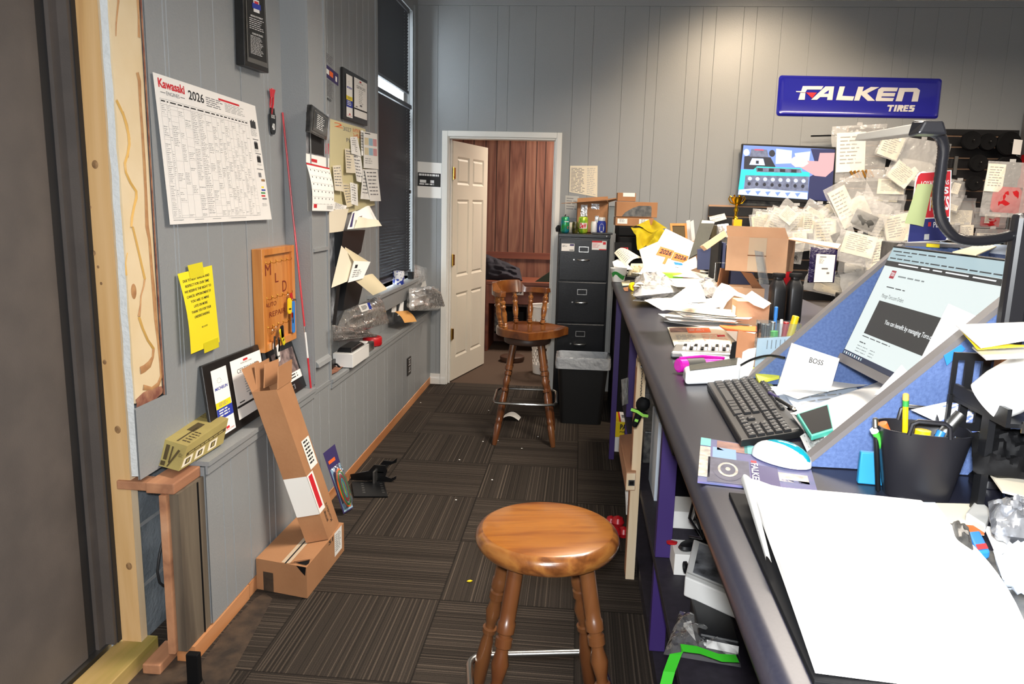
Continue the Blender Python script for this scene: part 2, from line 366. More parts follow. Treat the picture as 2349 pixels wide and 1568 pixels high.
# six panel door standing open into the back room
hx, hy = -1.062, BY+.078; fx_, fy_ = -.872, 7.08
dl = math.hypot(fx_-hx, fy_-hy); DM = basis((hx, hy, 0), (fx_-hx, fy_-hy, 0), (-(fy_-hy), fx_-hx, 0))
door = thing('door_1', None, None, (hx, hy, 0)); door['kind'] = 'structure'
mb = MB(DM)
def raised(mb, x0, x1, z0, z1, y, m, sgn=-1):
    k = .018
    for (a, b, c, d, ya, yb) in ((0, 0, k, k, y, y-sgn*.010), (k, k, k*1.9, k*1.9, y-sgn*.010, y-sgn*.002)):
        o = [(x0+a, z0+b), (x1-a, z0+b), (x1-a, z1-b), (x0+a, z1-b)]; i = [(x0+c, z0+d), (x1-c, z0+d), (x1-c, z1-d), (x0+c, z1-d)]
        vs = [(q[0], ya, q[1]) for q in o]+[(q[0], yb, q[1]) for q in i]
        mb.add(vs, [(j, (j+1) % 4, 4+(j+1) % 4, 4+j) for j in range(4)], m)
    mb.add([(q[0], yb, q[1]) for q in i], [(0, 1, 2, 3)], m)
xs = [0, .12*dl, .45*dl, .55*dl, .88*dl, dl]; zs = [.012, .2, .76, .9, 1.55, 1.67, 1.90, 2.02]
pan = [(1, 1), (3, 1), (1, 3), (3, 3), (1, 5), (3, 5)]
for y, sg in ((-.0, -1), (.035, 1)):
    for i in range(5):
        for j in range(7):
            if (i, j) in pan: raised(mb, xs[i], xs[i+1], zs[j], zs[j+1], y, 'door_paint', sg)
            else: mb.add([(xs[i], y, zs[j]), (xs[i+1], y, zs[j]), (xs[i+1], y, zs[j+1]), (xs[i], y, zs[j+1])], [(0, 1, 2, 3)], 'door_paint')
for x in (0, dl): mb.add([(x, 0, .012), (x, .035, .012), (x, .035, 2.02), (x, 0, 2.02)], [(0, 1, 2, 3)], 'door_paint')
for z in (.012, 2.02): mb.add([(0, 0, z), (dl, 0, z), (dl, .035, z), (0, .035, z)], [(0, 1, 2, 3)], 'door_paint')
mb.build('door_leaf', door)
MB(DM).lathe([(.0, -.003), (.026, -.003), (.028, -.0006)], 'matte_black', 16, DM @ Matrix.Translation((dl-.07, 0, .955)) @ rotm(90)).build('latch_hole', door)
for z in (.42, 1.05, 1.76):
    MB(DM).box(-.004, .028, -.012, -.001, z-.045, z+.045, 'brass').tube([(-.006, -.008, z-.05), (-.006, -.008, z+.05)], .007, 'brass').build('hinge', door)
# ------------------------------------------------------------------ back room
grain('red_wood_panel', ['#5c3527', '#6f4535', '#774e3d', '#835a46'], 1.6, (3, 1, .22), .5, 6, bump=.05)
grain('red_wood_rail', ['#54281b', '#6d3826', '#7a442f'], 4, (.15, 1, 1.5), .5, 3)
mat('groove_dark', '#2c130c', .8)
RY = 8.35; mb = MB(); mb.box(-1.45, .82, RY, RY+.05, 0, 3.08, 'red_wood_panel')
for x in (-1.3, -1.18, -1.05, -.93, -.79, -.62, -.5, -.405, -.27, -.2, -.11, .02, .1): mb.box(x-.004, x+.004, RY-.002, RY+.001, 1.0, 3.0, 'groove_dark')
mb.box(-1.419, .749, RY-.02, RY-.001, .93, 1.0, 'red_wood_rail')
mb.build('wall_back_room', kind='structure')
MB().box(-1.45, -1.42, 6.34, 8.345, 0, 3.08, 'red_wood_panel').build('wall_back_room_left', kind='structure')
MB().box(.75, .8, 6.34, 8.34, 0, 3.08, 'red_wood_panel').build('wall_back_room_right', kind='structure')
# ------------------------------------------------------------------ left wall
LX, WX = -1.34, -1.225
def yL(px, py, x=LX): return pt(px, py, x=x).y
LG = [yL(371, 0), yL(452, 0), yL(487, 0), yL(547, 60), yL(612, 100), 2.45, 2.98, 3.2]
mb = MB(); zl = .655
panelling(mb, (LX, 0, 0), (0, 1, 0), (1, 0, 0), 2.325, 3.39, .885, 3.08, LG)
panelling(mb, (LX, 0, 0), (0, 1, 0), (1, 0, 0), 2.146, 3.39, zl, .885, LG)
mb.box(LX-.006, LX-.0045, 2.325, 3.39, .885, 3.08, 'wall_paint'); mb.box(LX-.006, LX-.0045, 2.146, 3.39, zl, .885, 'wall_paint'); mb.box(LX-.012, LX-.0065, 2.3255, 2.328, .885, 3.07, 'torn_brown_paper')
mb.box(LX-.03, WX, 3.39, 3.633, 0.64, 3.08, 'wall_paint')                       # pilaster
for y0, y1 in ((3.393, 3.405), (3.61, 3.634)): mb.box(WX, WX+.008, y0, y1, .67 if y1 < 3.5 else .635, 3.08, 'wall_paint')
mb.box(WX, WX+.012, 3.406, 3.609, 1.29, 1.305, 'wall_paint')
mb.hexa([(WX, 3.42, .745), (WX+.02, 3.42, .745), (WX+.02, 3.609, .745), (WX, 3.609, .745), (WX, 3.42, .775), (WX+.014, 3.42, .762), (WX+.014, 3.609, .762), (WX, 3.609, .775)], 'wall_paint')
# far bay round the window
w0, w1, wz0, wz1 = 4.985, 6.06, .93, 2.95
G2 = [3.75, 3.86, 4.02, 4.13, 4.27, 4.40, 4.55, 4.68, 4.80]
panelling(mb, (LX, 0, 0), (0, 1, 0), (1, 0, 0), 3.633, w0, .635, 3.08, G2)
panelling(mb, (LX, 0, 0), (0, 1, 0), (1, 0, 0), w0, w1, .635, wz0, [5.1, 5.4, 5.7])
panelling(mb, (LX, 0, 0), (0, 1, 0), (1, 0, 0), w0, w1, wz1, 3.08, [5.4])
panelling(mb, (LX, 0, 0), (0, 1, 0), (1, 0, 0), w1, BY, .635, 3.08, [])
for a in ((w0-.0, w0-.01, wz0, wz1), (w1, w1+.01, wz0, wz1)): mb.box(LX-.11, LX-.0045, min(a[:2]), max(a[:2]), a[2], a[3], 'wall_paint')
mb.box(LX-.11, LX-.0045, w0, w1, wz0-.01, wz0, 'wall_paint'); mb.box(LX-.11, LX-.0045, w0, w1, wz1, wz1+.01, 'wall_paint')
mb.box(LX, LX+.01, w0-.045, w0-.005, .93, 3.0, 'wall_paint'); mb.box(LX, LX+.01, w1+.012, w1+.05, .93, 3.0, 'wall_paint')
mb.box(LX-.02, LX-.0045, 3.39, w0-.01, .6, 3.08, 'wall_paint'); mb.box(LX-.02, LX-.0045, w1+.01, BY+.05, .6, 3.08, 'wall_paint')
mb.box(LX-.02, LX-.0045, w0-.01, w1+.01, .6, wz0-.011, 'wall_paint'); mb.box(LX-.02, LX-.0045, w0-.01, w1+.01, wz1+.011, 3.08, 'wall_paint')
mb.build('wall_left', kind='structure')
# wainscot with its ledge
mb = MB(); g = [2.45, 2.52, 2.66, 2.84, 2.9, 3.08, 3.2, 3.37, 3.47, 3.6, 3.8, 3.88, 4.05, 4.22, 4.3, 4.5, 4.7, 4.78, 5.0, 5.2, 5.4, 5.6, 5.8]
panelling(mb, (WX, 0, 0), (0, 1, 0), (1, 0, 0), 2.335, BY, .062, .64, g)
mb.box(WX-.02, WX-.0045, 2.336, BY, .062, .635, 'wall_paint')
mb.box(LX+.0005, WX+.014, 2.334, 3.389, .64, .656, 'wall_paint'); mb.box(LX+.0005, WX+.014, 3.636, BY-.001, .62, .637, 'wall_paint')
mb.box(LX+.0005, WX+.004, 3.39, 3.635, .62, .64, 'wall_paint')
mb.box(WX, WX+.008, 2.336, 3.389, .61, .639, 'wall_paint'); mb.box(WX, WX+.008, 3.636, BY-.002, .59, .6195, 'wall_paint')
mb.build('wall_left_wainscot', kind='structure')
mb = MB(); mb.box(WX-.06, WX+.004, 2.20, 2.62, .0, .058, 'orange_base_wood'); mb.box(WX-.06, WX+.001, 2.63, BY-.003, .0, .056, 'orange_base_wood')
mb.build('baseboard_left', kind='structure')
# window sill
mb = MB(); mb.box(LX-.1, -1.262, 4.72, 6.12, .905, .93, 'wall_paint'); mb.box(LX+.0005, -1.275, 4.74, 6.10, .80, .904, 'wall_paint')
mb.build('trim_3', kind='structure', bevel=.003)
# window with glass, mullion and sky beyond
win = thing('window_1', None, None, (LX-.1, w0, wz0)); win['kind'] = 'structure'
mb = MB(); x0, x1 = LX-.105, LX-.07
for a in ((w0, w0+.03, wz0, wz1), (w1-.03, w1, wz0, wz1), (w0+.03, w1-.03, wz0, wz0+.03), (w0+.03, w1-.03, wz1-.03, wz1), (w0+.03, w1-.03, 2.12, 2.16)): mb.box(x0, x1, *a, 'white_trim_paint')
mb.build('window_frame', win)
mb = MB(); mb.box(LX-.09, LX-.086, w0+.03, w1-.03, wz0+.03, 2.12, 'window_glass'); mb.box(LX-.09, LX-.086, w0+.03, w1-.03, 2.16, wz1-.03, 'window_glass'); mb.build('window_pane', win)
MB().box(-1.62, -1.56, -2.2, -1.201, 0, 3.08, 'wall_paint').build('wall_left_unseen', kind='structure')  # unseen stretch of wall, added to keep sky light from leaking in
MB().box(-7, -6.9, -3, 40, -2, 12, 'daylight_sky').build('sky_backdrop', kind='structure')
# blinds
def blind(y0, y1, z0, z1, label, x=LX-.012, pitch=.0215):
    t = thing('window_blind', label, 'blind', (x, (y0+y1)/2, z0), group=None)
    mb = MB(); cords = (y0+.03, y1-.10); z = z0+.03; i = 0
    while z < z1-.03:
        edges = [y0]
        for c in cords: edges += [c-.004, c+.004]
        edges.append(y1)
        a = .5+.12*noise.noise((0, 0, z*4))
        def slat(ya, yb, t0, t1):
            for k in range(1):
                dx, dz = .012*math.sin(a)*1.0, .0135
                p0 = (x+dx*(1-2*t0), z+dz*(1-2*t0)); p1 = (x+dx*(1-2*t1), z+dz*(1-2*t1))
                mb.add([(p0[0], ya, p0[1]), (p0[0], yb, p0[1]), (p1[0], yb, p1[1]), (p1[0], ya, p1[1])], [(0, 1, 2, 3)], 'blind_navy')
        for k in range(0, len(edges), 2): slat(edges[k], edges[k+1], 0, 1)
        for c in cords: slat(c-.004, c+.004, 0, .36); slat(c-.004, c+.004, .62, 1)
        z += pitch
    mb.build('slats', t)
    MB().box(x-.014, x+.016, y0-.002, y1+.002, z1-.028, z1, 'blind_rail').build('head_rail', t)
    MB().box(x-.010, x+.010, y0, y1, z0, z0+.02, 'blind_rail').build('bottom_rail', t)
    return t
blind(w0+.004, w1-.075, .97, 2.25, 'lower dark navy slatted blind covering the tall lower window by the corner')
blind(w0+.004, w1-.15, 2.325, 2.93, 'upper dark navy slatted blind above the tall lower blind')
t = thing('cord_wand', 'thin black cord with a small stop hanging beside the window blind', 'cord', (LX+.012, 5.86, 1.5)); MB().tube([(LX+.012, 5.86, 2.9), (LX+.013, 5.87, 1.9), (LX+.012, 5.89, 1.62)], .002, 'black_plastic', 6).build('cord', t); MB().box(LX+.008, LX+.02, 5.87, 5.9, 1.585, 1.61, 'black_plastic').build('cord_stop', t)
# ------------------------------------------------------------------ exterior door, post and open end of the wall
dr = thing('door_2', None, None, (-1.5, 1, .05)); dr['kind'] = 'structure'
mb = MB(); mb.box(-1.55, -1.515, -1.2, 2.085, .065, 3.05, 'brown_door_steel'); mb.build('door_leaf', dr, bevel=.004)
mb = MB(); mb.box(-1.56, -1.522, 2.086, 2.13, .065, 3.07, 'dark_rubber'); mb.box(-1.58, -1.51, 2.131, 2.165, .065, 3.07, 'brown_door_steel'); mb.box(-1.58, -1.479, 2.166, 2.2, .065, 3.07, 'brown_door_steel')
mb.box(-1.4785, -1.4755, 2.18, 2.201, .065, 3.07, 'dark_rubber'); mb.build('door_jamb', dr)
MB().box(-1.6, -1.50, -1.2, 2.18, .03, .0645, 'brushed_steel').build('threshold', dr)
mb = MB(); mb.box(-1.475, -1.408, 2.2, 2.235, .06, 3.07, 'new_pine')
mb.add([(-1.4075, 2.2, .06), (-1.4075, 2.236, .06), (-1.4075, 2.235, 3.07), (-1.4075, 2.2, 3.07)], [(0, 1, 2, 3)], 'pale_pine')
mat('knot_wood', '#7a5a3c', .6, col2='#a8845a', scale=60)
for px, py, r_ in ((218, 377, .013), (215, 580, .008), (225, 612, .005), (232, 650, .005), (240, 830, .008), (270, 985, .013), (296, 1298, .013), (206, 475, .006)):
    c = pt(px, py, y=2.1995); mb.lathe([(0, 0), (r_, 0), (r_*.9, .0004), (0, .0006)], 'knot_wood', 14, Matrix.Translation(c) @ rotm(90), sx=.8)
tag(mb.build('wall_stud', bevel=0), 'bare pine stud standing upright beside the brown exterior door', 'stud')
tag(MB().box(-1.49, -1.375, -1.0, 2.245, 0, .0595, 'treated_pine').build('sill_plate', bevel=.003), 'yellow green treated timber plate lying on the floor under the bare stud', 'timber')
mb = MB(); mb.box(-1.60, -1.46, 2.25, 3.3, 0, 3.0, 'block_wall')
for z in (.2, .42): mb.box(-1.461, -1.457, 2.25, 2.7, z-.006, z+.006, 'wall_paint')
mb.build('wall_left_block', kind='structure')
# exposed tan board with adhesive
TX = -1.354; mb = MB(); mb.box(TX-.012, TX, 2.170, 2.324, .895, 3.07, 'tan_drywall_face')
def streak(mb, pts, wid, m, x, th=.0025):
    P_ = [pt(a, b, x=x) for a, b in pts]; n = len(P_); vs = []
    for i, p in enumerate(P_):
        d = (P_[min(i+1, n-1)]-P_[max(i-1, 0)]).normalized(); s = Vector((0, -d.z, d.y)); k = wid[i] if isinstance(wid, list) else wid
        k *= (.75+.5*noise.noise(p*40)); vs += [p-s*k, p+Vector((th, 0, 0)), p+s*k]
    mb.add(vs, [(3*i+j, 3*i+j+1, 3*i+4+j, 3*i+3+j) for i in range(n-1) for j in (0, 1)], m, True)
S = lambda L_, oy: [(a/3.016, b/3.016+oy) for a, b in L_]
streak(mb, S([(803, 690), (825, 735), (850, 790), (872, 860), (888, 930), (893, 1000), (880, 1070), (862, 1130), (868, 1190), (900, 1260), (940, 1320), (942, 1370), (925, 1430), (912, 1500), (905, 1568)], 0)+S([(915, 60), (940, 160), (970, 290), (1000, 420)], 500), .0058, 'yellow_glue', TX+.0008, .005)
streak(mb, S([(850, 770), (880, 860), (897, 960), (885, 1090)], 0), .003, 'glue_streak', TX+.0006)
streak(mb, S([(1003, 410), (995, 470), (975, 540), (972, 600), (962, 680)], 500), .007, 'glue_streak', TX+.0008)
streak(mb, S([(960, 680), (985, 760), (1020, 840), (1062, 900)], 500), .006, 'yellow_glue', TX+.0008, .005)
streak(mb, S([(1062, 905), (1058, 960), (1035, 1010), (1000, 1040), (970, 1055)], 500), [.008, .010, .013, .017, .013], 'glue_streak', TX+.0008)
streak(mb, S([(820, 0), (812, 80), (803, 170), (800, 250)], 0), [.006, .005, .003, .001], 'glue_streak', TX+.0008)
streak(mb, S([(955, 0), (960, 120), (962, 260)], 0), .009, 'glue_streak', TX+.0008)
streak(mb, S([(950, 500), (965, 560), (970, 700), (985, 900), (1000, 1150), (1010, 1350), (1018, 1568)], 0)+S([(1035, 150), (1050, 350), (1068, 550), (1078, 700), (1095, 850), (1110, 1000), (1118, 1090), (1095, 1150), (1050, 1180), (990, 1170)], 500), .0105, 'glue_streak', TX+.0008)
streak(mb, S([(880, 240), (868, 310), (875, 395)], 500), [.001, .004, .008], 'yellow_glue', TX+.0008)
c = pt(307, 668, x=TX+.0006); mb.lathe([(0, 0), (.014, 0), (.008, .0015), (0, .002)], 'glue_streak', 16, basis(c, (0, 1, 0), (0, 0, 1)), sy=1.7)
streak(mb, [(312, 925), (330, 915), (350, 905), (372, 893)], [.02, .03, .03, .015], 'torn_brown_paper', TX+.001)
tag(mb.build('drywall_strip'), 'bare tan board strip with brown glue squiggles beside the pine stud', 'board')
mb = MB(); n = 60
mb.grid(lambda u, v: (-1.376+.003*noise.noise((3, v*30, 0))+.021*u, 2.160+.004*noise.noise((0, v*26, 9))*(1-u)+.003*u, .66+2.41*v), 2, n, 'joint_filler')
mb.build('joint_strip', label='rough white filler strip running up between the stud and tan board', cat='strip')
# open end of the wainscot
tag(MB().box(-1.262, -1.232, 2.17, 2.333, .0585, .605, 'weathered_plank').box(-1.233, -1.229, 2.286, 2.292, .0585, .60, 'matte_black').build('weathered_board'), 'weathered grey brown plank closing the open end of the low wall', 'plank')
tag(MB().box(-1.285, -1.263, 2.15, 2.19, .0585, .605, 'raw_edge_wood').build('end_stud'), 'slim reddish stud edge beside the weathered grey plank', 'stud')
mb = MB(); mb.box(-1.45, -1.335, 2.19, 2.25, .6, .63, 'raw_edge_wood'); mb.box(-1.334, -1.24, 2.16, 2.332, .606, .642, 'raw_edge_wood')
tag(mb.build('ledge_board', bevel=.004), 'rough pinkish board end lying on top of the weathered plank', 'board')
mb = MB(); x = -1.40
mb.tube([pt(a, b, x=x) for a, b in ((384, 1180), (378, 1220), (366, 1270), (361, 1310), (366, 1335), (376, 1343), (392, 1342))], .0045, 'dark_rubber', 8)
mb.tube([pt(a, b, x=x-.01) for a, b in ((380, 1215), (375, 1240), (383, 1285), (394, 1300))], .0045, 'dark_rubber', 8)
tag(mb.build('black_cable'), 'black cable looping out of the open wall cavity by the block wall', 'cable')
mb = MB(); mb.box(-1.36, -1.30, 2.12, 2.26, .0, .035, 'raw_edge_wood'); tag(mb.build('wood_scrap', bevel=.004), 'short reddish timber scrap lying on the floor inside the wall cavity', 'scrap wood')
c = pt(447, 1565, z=0); mb = MB()
mb.box(c.x-.02, c.x+.02, c.y-.012, c.y+.012, .0, .105, 'matte_black'); mb.box(c.x-.02, c.x+.03, c.y-.06, c.y-.0125, .0, .006, 'matte_black')
tag(mb.build('post_bracket', bevel=.003), 'black metal angle bracket standing on the floor below the weathered plank', 'bracket')
mb = MB(); mb.add([pt(a, b, z=.0025) for a, b in ((470, 1568), (520, 1568), (600, 1420), (625, 1372), (606, 1358), (585, 1372), (520, 1440), (455, 1530))], [tuple(range(8))], 'dirt_floor')
mb.add([pt(a, b, z=.002) for a, b in ((350, 1480), (455, 1500), (455, 1640), (200, 1640))], [(0, 1, 2, 3)], 'dirt_floor')
mb.build('floor_bare_strip', kind='structure')
# ================================================================== print and paper materials
mat('paper', '#f1efeb', .85); mat('paper_warm', '#e6dcc6', .85); mat('paper_cream', '#ddd0ae', .85); mat('paper_blue', '#cfd9e6', .85)
mat('paper_yellow', '#f0dc1c', .8); mat('tape_yellow', '#d9cc1e', .5); mat('paper_grey', '#b9b9b6', .85); mat('ink', '#1b1b1d', .7); mat('ink_grey', '#77777a', .7); mat('ink_light', '#a9a9a8', .7)
mat('red_print', '#c8202c', .6); mat('blue_print', '#2438a0', .6); mat('yellow_print', '#f2d91f', .6); mat('green_print', '#2d8a3c', .6); mat('orange_print', '#ee6a2a', .6); mat('teal_print', '#1fa3a0', .6)
mat('purple_print', '#3b3163', .6); mat('pink_print', '#d9a0a4', .7); mat('lightblue_print', '#9fc3d6', .7); mat('white_ink', '#e8e8e8', .6); mat('frame_black', '#131314', .35, col2='#1d1c1c', scale=30)
mat('cardboard', '#a97a54', .8, col2='#a0714c', scale=6, bump=.06, bscale=80); mat('cardboard_dark', '#8e5f3c', .85, col2='#84583a', scale=8)
mat('cardboard_edge', '#7d5233', .9); mat('cardboard_pale', '#cfa684', .8, col2='#c59c7a', scale=6, bump=.06, bscale=80); mat('packing_tape', '#c9b49a', .25, coat=.5); mat('white_label', '#e9e8e4', .7); mat('card_tan', '#a99a5c', .7, col2='#a09056', scale=9); mat('brown_print', '#4c3f22', .7)
grain('oak_rack', ['#b06a2e', '#c47b38', '#cf8a46'], 6, (1.5, 1.5, .12), .4, 3, coat=.2)
mat('red_paint', '#c3202c', .35); mat('white_plastic', '#e6e6e4', .35); mat('blue_plastic', '#2f7fd0', .4); mat('yellow_plastic', '#f0cf10', .4); mat('red_plastic', '#b81a22', .35); mat('green_plastic', '#3fae3a', .4)
mat('plaque_marble', '#1b1b1c', .15, col2='#3a3a3a', scale=30, coat=.6); mat('photo_dark', '#4a3c3c', .3, col2='#a08a86', scale=25); mat('photo_grey', '#2c2c30', .4, col2='#a9adb4', scale=12)
clear('clear_film', haze=.2); clear('thin_film', haze=.07, gloss=.3); clear('blister_plastic', '#e8f0f8', .3, .06, .08, .25, 30); clear('clear_acrylic', '#eef4f6', .2, .05, .05, .05); clear('milky_film', '#eeeeee', .35, .45, .2, .8, 14)
# big wall chart
def pr_chart(mb, f):
    words(mb, f, 'Kawasaki', 'red_print', .03, .025, .24, .085, .03); words(mb, f, 'ENGINES', 'ink_grey', .085, .10, .19, .125)
    for a, b in ((.04, .078), (.197, .235)): patch(mb, f, a, .111, b, .116, 'ink_grey')
    words(mb, f, '2026', 'ink', .27, .045, .41, .11, .015)
    lines(mb, f, .43, .055, .60, .13, 5, 'ink_grey', .4, words=4, seed=3); patch(mb, f, .56, .035, .79, .05, 'red_print'); lines(mb, f, .62, .06, .86, .13, 6, 'ink_light', .4, words=5, seed=4)
    rd = random.Random(5); cols = [.03, .075, .10, .16, .21, .27, .33, .40, .46, .51, .55, .59, .635, .67, .71, .75, .79, .83, .87]
    for c in cols: patch(mb, f, c-.0006, .155, c+.0006, .955, 'ink_light', n=2)
    for r_ in (.155, .19, .955): patch(mb, f, .03, r_, .87, r_+.0015, 'ink_grey', n=3)
    for i in range(len(cols)-1):
        a, b = cols[i], cols[i+1]; patch(mb, f, a+.006, .165, b-.008, .174, 'ink'); v = .2
        while v < .94:
            h = rd.choice((.012, .024, .036, .06)); dense = .85 if i in (0, 5, 6) else .42
            if rd.random() < dense: lines(mb, f, a+.005, v, b-.005, min(v+h, .95), max(1, int(h/.011)), 'ink_light', .34, words=3, rag=.5, seed=rd.random())
            v += h+.004
            if rd.random() < .4: patch(mb, f, a, v-.002, b, v-.001, 'ink_light')
    for i in range(5): patch(mb, f, .9+.014*i, .14-.01*(i % 2), .912+.014*i, .20, 'ink')
    lines(mb, f, .895, .205, .97, .27, 8, 'ink_light', .4, words=3, seed=8)
    for v0, v1, u0 in ((.31, .375, .915), (.43, .49, .925)):
        patch(mb, f, u0, v0+.01, u0+.045, v1, 'ink'); patch(mb, f, u0+.004, v0, u0+.041, v0+.009, 'ink_grey'); patch(mb, f, u0-.01, v0-.02, u0+.06, v0-.013, 'ink_grey')
        lines(mb, f, u0-.005, v1+.008, u0+.055, v1+.03, 3, 'ink_light', .4, words=3, seed=v0)
    patch(mb, f, .915, .58, .95, .62, 'ink_grey'); patch(mb, f, .94, .635, .985, .655, 'knot_wood'); patch(mb, f, .905, .545, .98, .552, 'ink_grey')
    for k, (m, a, b) in enumerate((('yellow_print', .93, .96), ('blue_print', .925, .975), ('green_print', .915, .968), ('red_print', .915, .962), ('ink_grey', .92, .975))): patch(mb, f, a, .70+.026*k, b, .713+.026*k, m)
    lines(mb, f, .91, .85, .98, .88, 5, 'ink_light', .4, words=4, seed=2)
    for a in (.03, .2, .36, .54, .62): patch(mb, f, a, .968, a+.08, .973, 'ink_light'); 
chart = [pt(350, 165, x=-1.333), pt(585, 243, x=-1.333), pt(625, 503, x=-1.315), pt(388, 515, x=-1.328)]
mat('chart_paper', '#e6e3df', .8)
sheet('wall_chart', 'large white 2026 wall chart of tiny table text with a red heading', 'poster', chart, 'chart_paper', pr=pr_chart, curl=lambda u, v: .003*math.sin(3*u+2*v), n=12)
def pr_notice(mb, f):
    T = ['DUE TO BUSY SEASON AND', 'RESPECT FOR OUR TIME', 'WE RESERVE THE RIGHT TO', 'CANCEL APPOINTMENT IF', 'YOU ARE 15 MINS', 'LATE OR MORE', 'THANK YOU FOR YOUR', 'UNDERSTANDING']; Wd = [.80, .74, .84, .78, .6, .46, .66, .52]
    for i, (t, w_) in enumerate(zip(T, Wd)): words(mb, f, t, 'ink', .5-w_/2-.02, .09+.066*i, .5+w_/2-.02, .122+.066*i, .012, .15)
    words(mb, f, 'MLD AUTO', 'ink', .42, .71, .62, .73, .01, .15)
    patch(mb, f, .3, -.07, .72, .10, 'tape_yellow', .0012); patch(mb, f, .42, .93, .95, 1.06, 'tape_yellow', .0012)
sheet('notice', 'yellow paper notice with black italic lettering taped below the wall chart', 'notice', [pt(407, 628, x=-1.33), pt(486, 608, x=-1.333), pt(504, 784, x=-1.325), pt(438, 812, x=-1.30)], 'paper_yellow', lambda u, v: .010*math.sin(math.pi*v)*(1-u), pr_notice, n=10)
# tall dark plaque
def board3(mb, c, th, m, nx=(-1, 0, 0)):
    a = [Vector(p) for p in c]; b = [p+Vector(nx)*th for p in a]
    mb.add(a+b, [(3, 2, 1, 0), (4, 5, 6, 7), (0, 1, 5, 4), (1, 2, 6, 5), (2, 3, 7, 6), (3, 0, 4, 7)], m)
t = thing('award_plaque', 'tall narrow black plaque of white lettering at the top of the left wall', 'plaque', pt(585, 160, x=LX))
mb = MB(); c = [pt(556, -70, x=-1.30), pt(606, -52, x=-1.30), pt(617, 168, x=-1.30), pt(562, 149, x=-1.30)]; board3(mb, c, .036, 'frame_black'); mb.build('backboard', t, bevel=.003)
mb = MB(); f = mapper([q+Vector((.0015, 0, 0)) for q in c]); patch(mb, f, .08, .05, .94, .95, 'brushed_steel', .0004); patch(mb, f, .14, .04, .90, .90, 'frame_black', .0012)
patch(mb, f, .40, .27, .66, .40, 'white_ink', .0018); patch(mb, f, .34, .31, .72, .365, 'blue_print', .0024); patch(mb, f, .44, .285, .62, .31, 'red_print', .0024)
words(mb, f, 'MISSION STATEMENT', 'white_ink', .26, .44, .80, .458, .02, off=.002); lines(mb, f, .2, .475, .86, .60, 6, 'white_ink', .3, .002, seed=1)
words(mb, f, 'CODE OF ETHICS', 'white_ink', .3, .625, .76, .643, .02, off=.002); lines(mb, f, .22, .66, .82, .86, 13, 'white_ink', .3, .002, seed=2); mb.build('engraved_plate', t)
# badge ornament on a red ribbon
t = thing('hanging_ornament', 'small black badge ornament numbered 40 hanging from a red ribbon', 'ornament', pt(624, 300, x=LX+.01))
mb = MB(); ps = [pt(a, b, x=LX+.008) for a, b in ((625, 203), (622, 222), (620, 240), (622, 262), (626, 240), (627, 220))]
mb.tube(ps, .0042, 'red_paint', 6); mb.add([pt(a, b, x=LX+.012) for a, b in ((618, 203), (632, 206), (628, 224), (620, 222))], [(0, 1, 2, 3)], 'red_paint'); mb.build('ribbon', t)
O = pt(624, 278, x=LX+.006); MM = basis(O, (0, 1, 0), (0, 0, 1)); hw = .032
sh = [(-.6, 1), (.6, 1), (.7, .6), (1, .45), (.95, -.3), (.75, -.8), (.35, -1), (-.35, -1), (-.75, -.8), (-.95, -.3), (-1, .45), (-.7, .6)]
mb = MB(); mb.prism([(x*hw, y*hw*1.7) for x, y in sh], 0, .005, 'frame_black', MM); g_ = lambda x0, y0, x1, y1: (lambda u, v: MM @ Vector((x0+(x1-x0)*u, y1+(y0-y1)*v, .0056)))
mb.text('BOSS', 'white_ink', g_(-.018, .012, .018, .026)); mb.text('40', 'white_ink', g_(-.014, -.036, .016, -.008), .02); mb.build('badge', t)
# red and white marker rod
b0, t0 = pt(713, 888, x=-1.232), pt(648, 258, x=-1.334); b0.z = .6575
t = thing('marker_rod', 'thin red fibreglass rod with a white band leaning beside the wall pilaster', 'rod', b0); q = lambda k: b0.lerp(t0, k)
MB().tube([q(0), q(.115)], .0046, 'red_paint').tube([q(.235), q(1)], .0042, 'red_paint').build('rod', t)
MB().tube([q(.115), q(.212)], .0048, 'white_plastic').build('white_sleeve', t, 'white sleeve'); MB().tube([q(.212), q(.235)], .0036, 'steel').build('ferrule', t)
# key rack
y0 = pt(579.5, 572.5, x=LX).y; XF = -1.295; K = [pt(597, 574, x=XF), pt(670.6, 561, x=XF), pt(684.7, 775, x=XF), pt(611, 807, x=XF)]
kz0, kz1, ky0, ky1 = (K[2].z+K[3].z)/2, (K[0].z+K[1].z)/2, (K[0].y+K[3].y)/2, (K[1].y+K[2].y)/2
KR = thing('key_rack', 'shallow oak key rack lettered with initials and rows of brass hooks', 'key rack', ((LX+XF)/2, (ky0+ky1)/2, kz0))
mb = MB(); x0 = LX+.0015; tw = .028
mb.box(x0, XF, ky0, ky0+tw, kz0, kz1, 'oak_rack'); mb.box(x0, XF, ky1-tw, ky1, kz0, kz1, 'oak_rack'); mb.box(x0, XF, ky0+tw, ky1-tw, kz0, kz0+tw*1.2, 'oak_rack'); mb.box(x0, XF, ky0+tw, ky1-tw, kz1-tw, kz1, 'oak_rack')
mb.build('frame', KR, bevel=.002)
mb = MB(); bx = XF-.014; mb.box(x0, bx, ky0+tw, ky1-tw, kz0+tw, kz1-tw, 'oak_rack')
f = mapper([(bx+.0004, ky0+tw, kz1-tw), (bx+.0004, ky1-tw, kz1-tw), (bx+.0004, ky1-tw, kz0+tw), (bx+.0004, ky0+tw, kz0+tw)]); mat('burnt_letters', '#7a2a14', .7)
words(mb, f, 'M', 'burnt_letters', .10, .10, .30, .23); words(mb, f, 'L', 'burnt_letters', .44, .22, .56, .33); words(mb, f, 'D', 'burnt_letters', .70, .33, .86, .46)
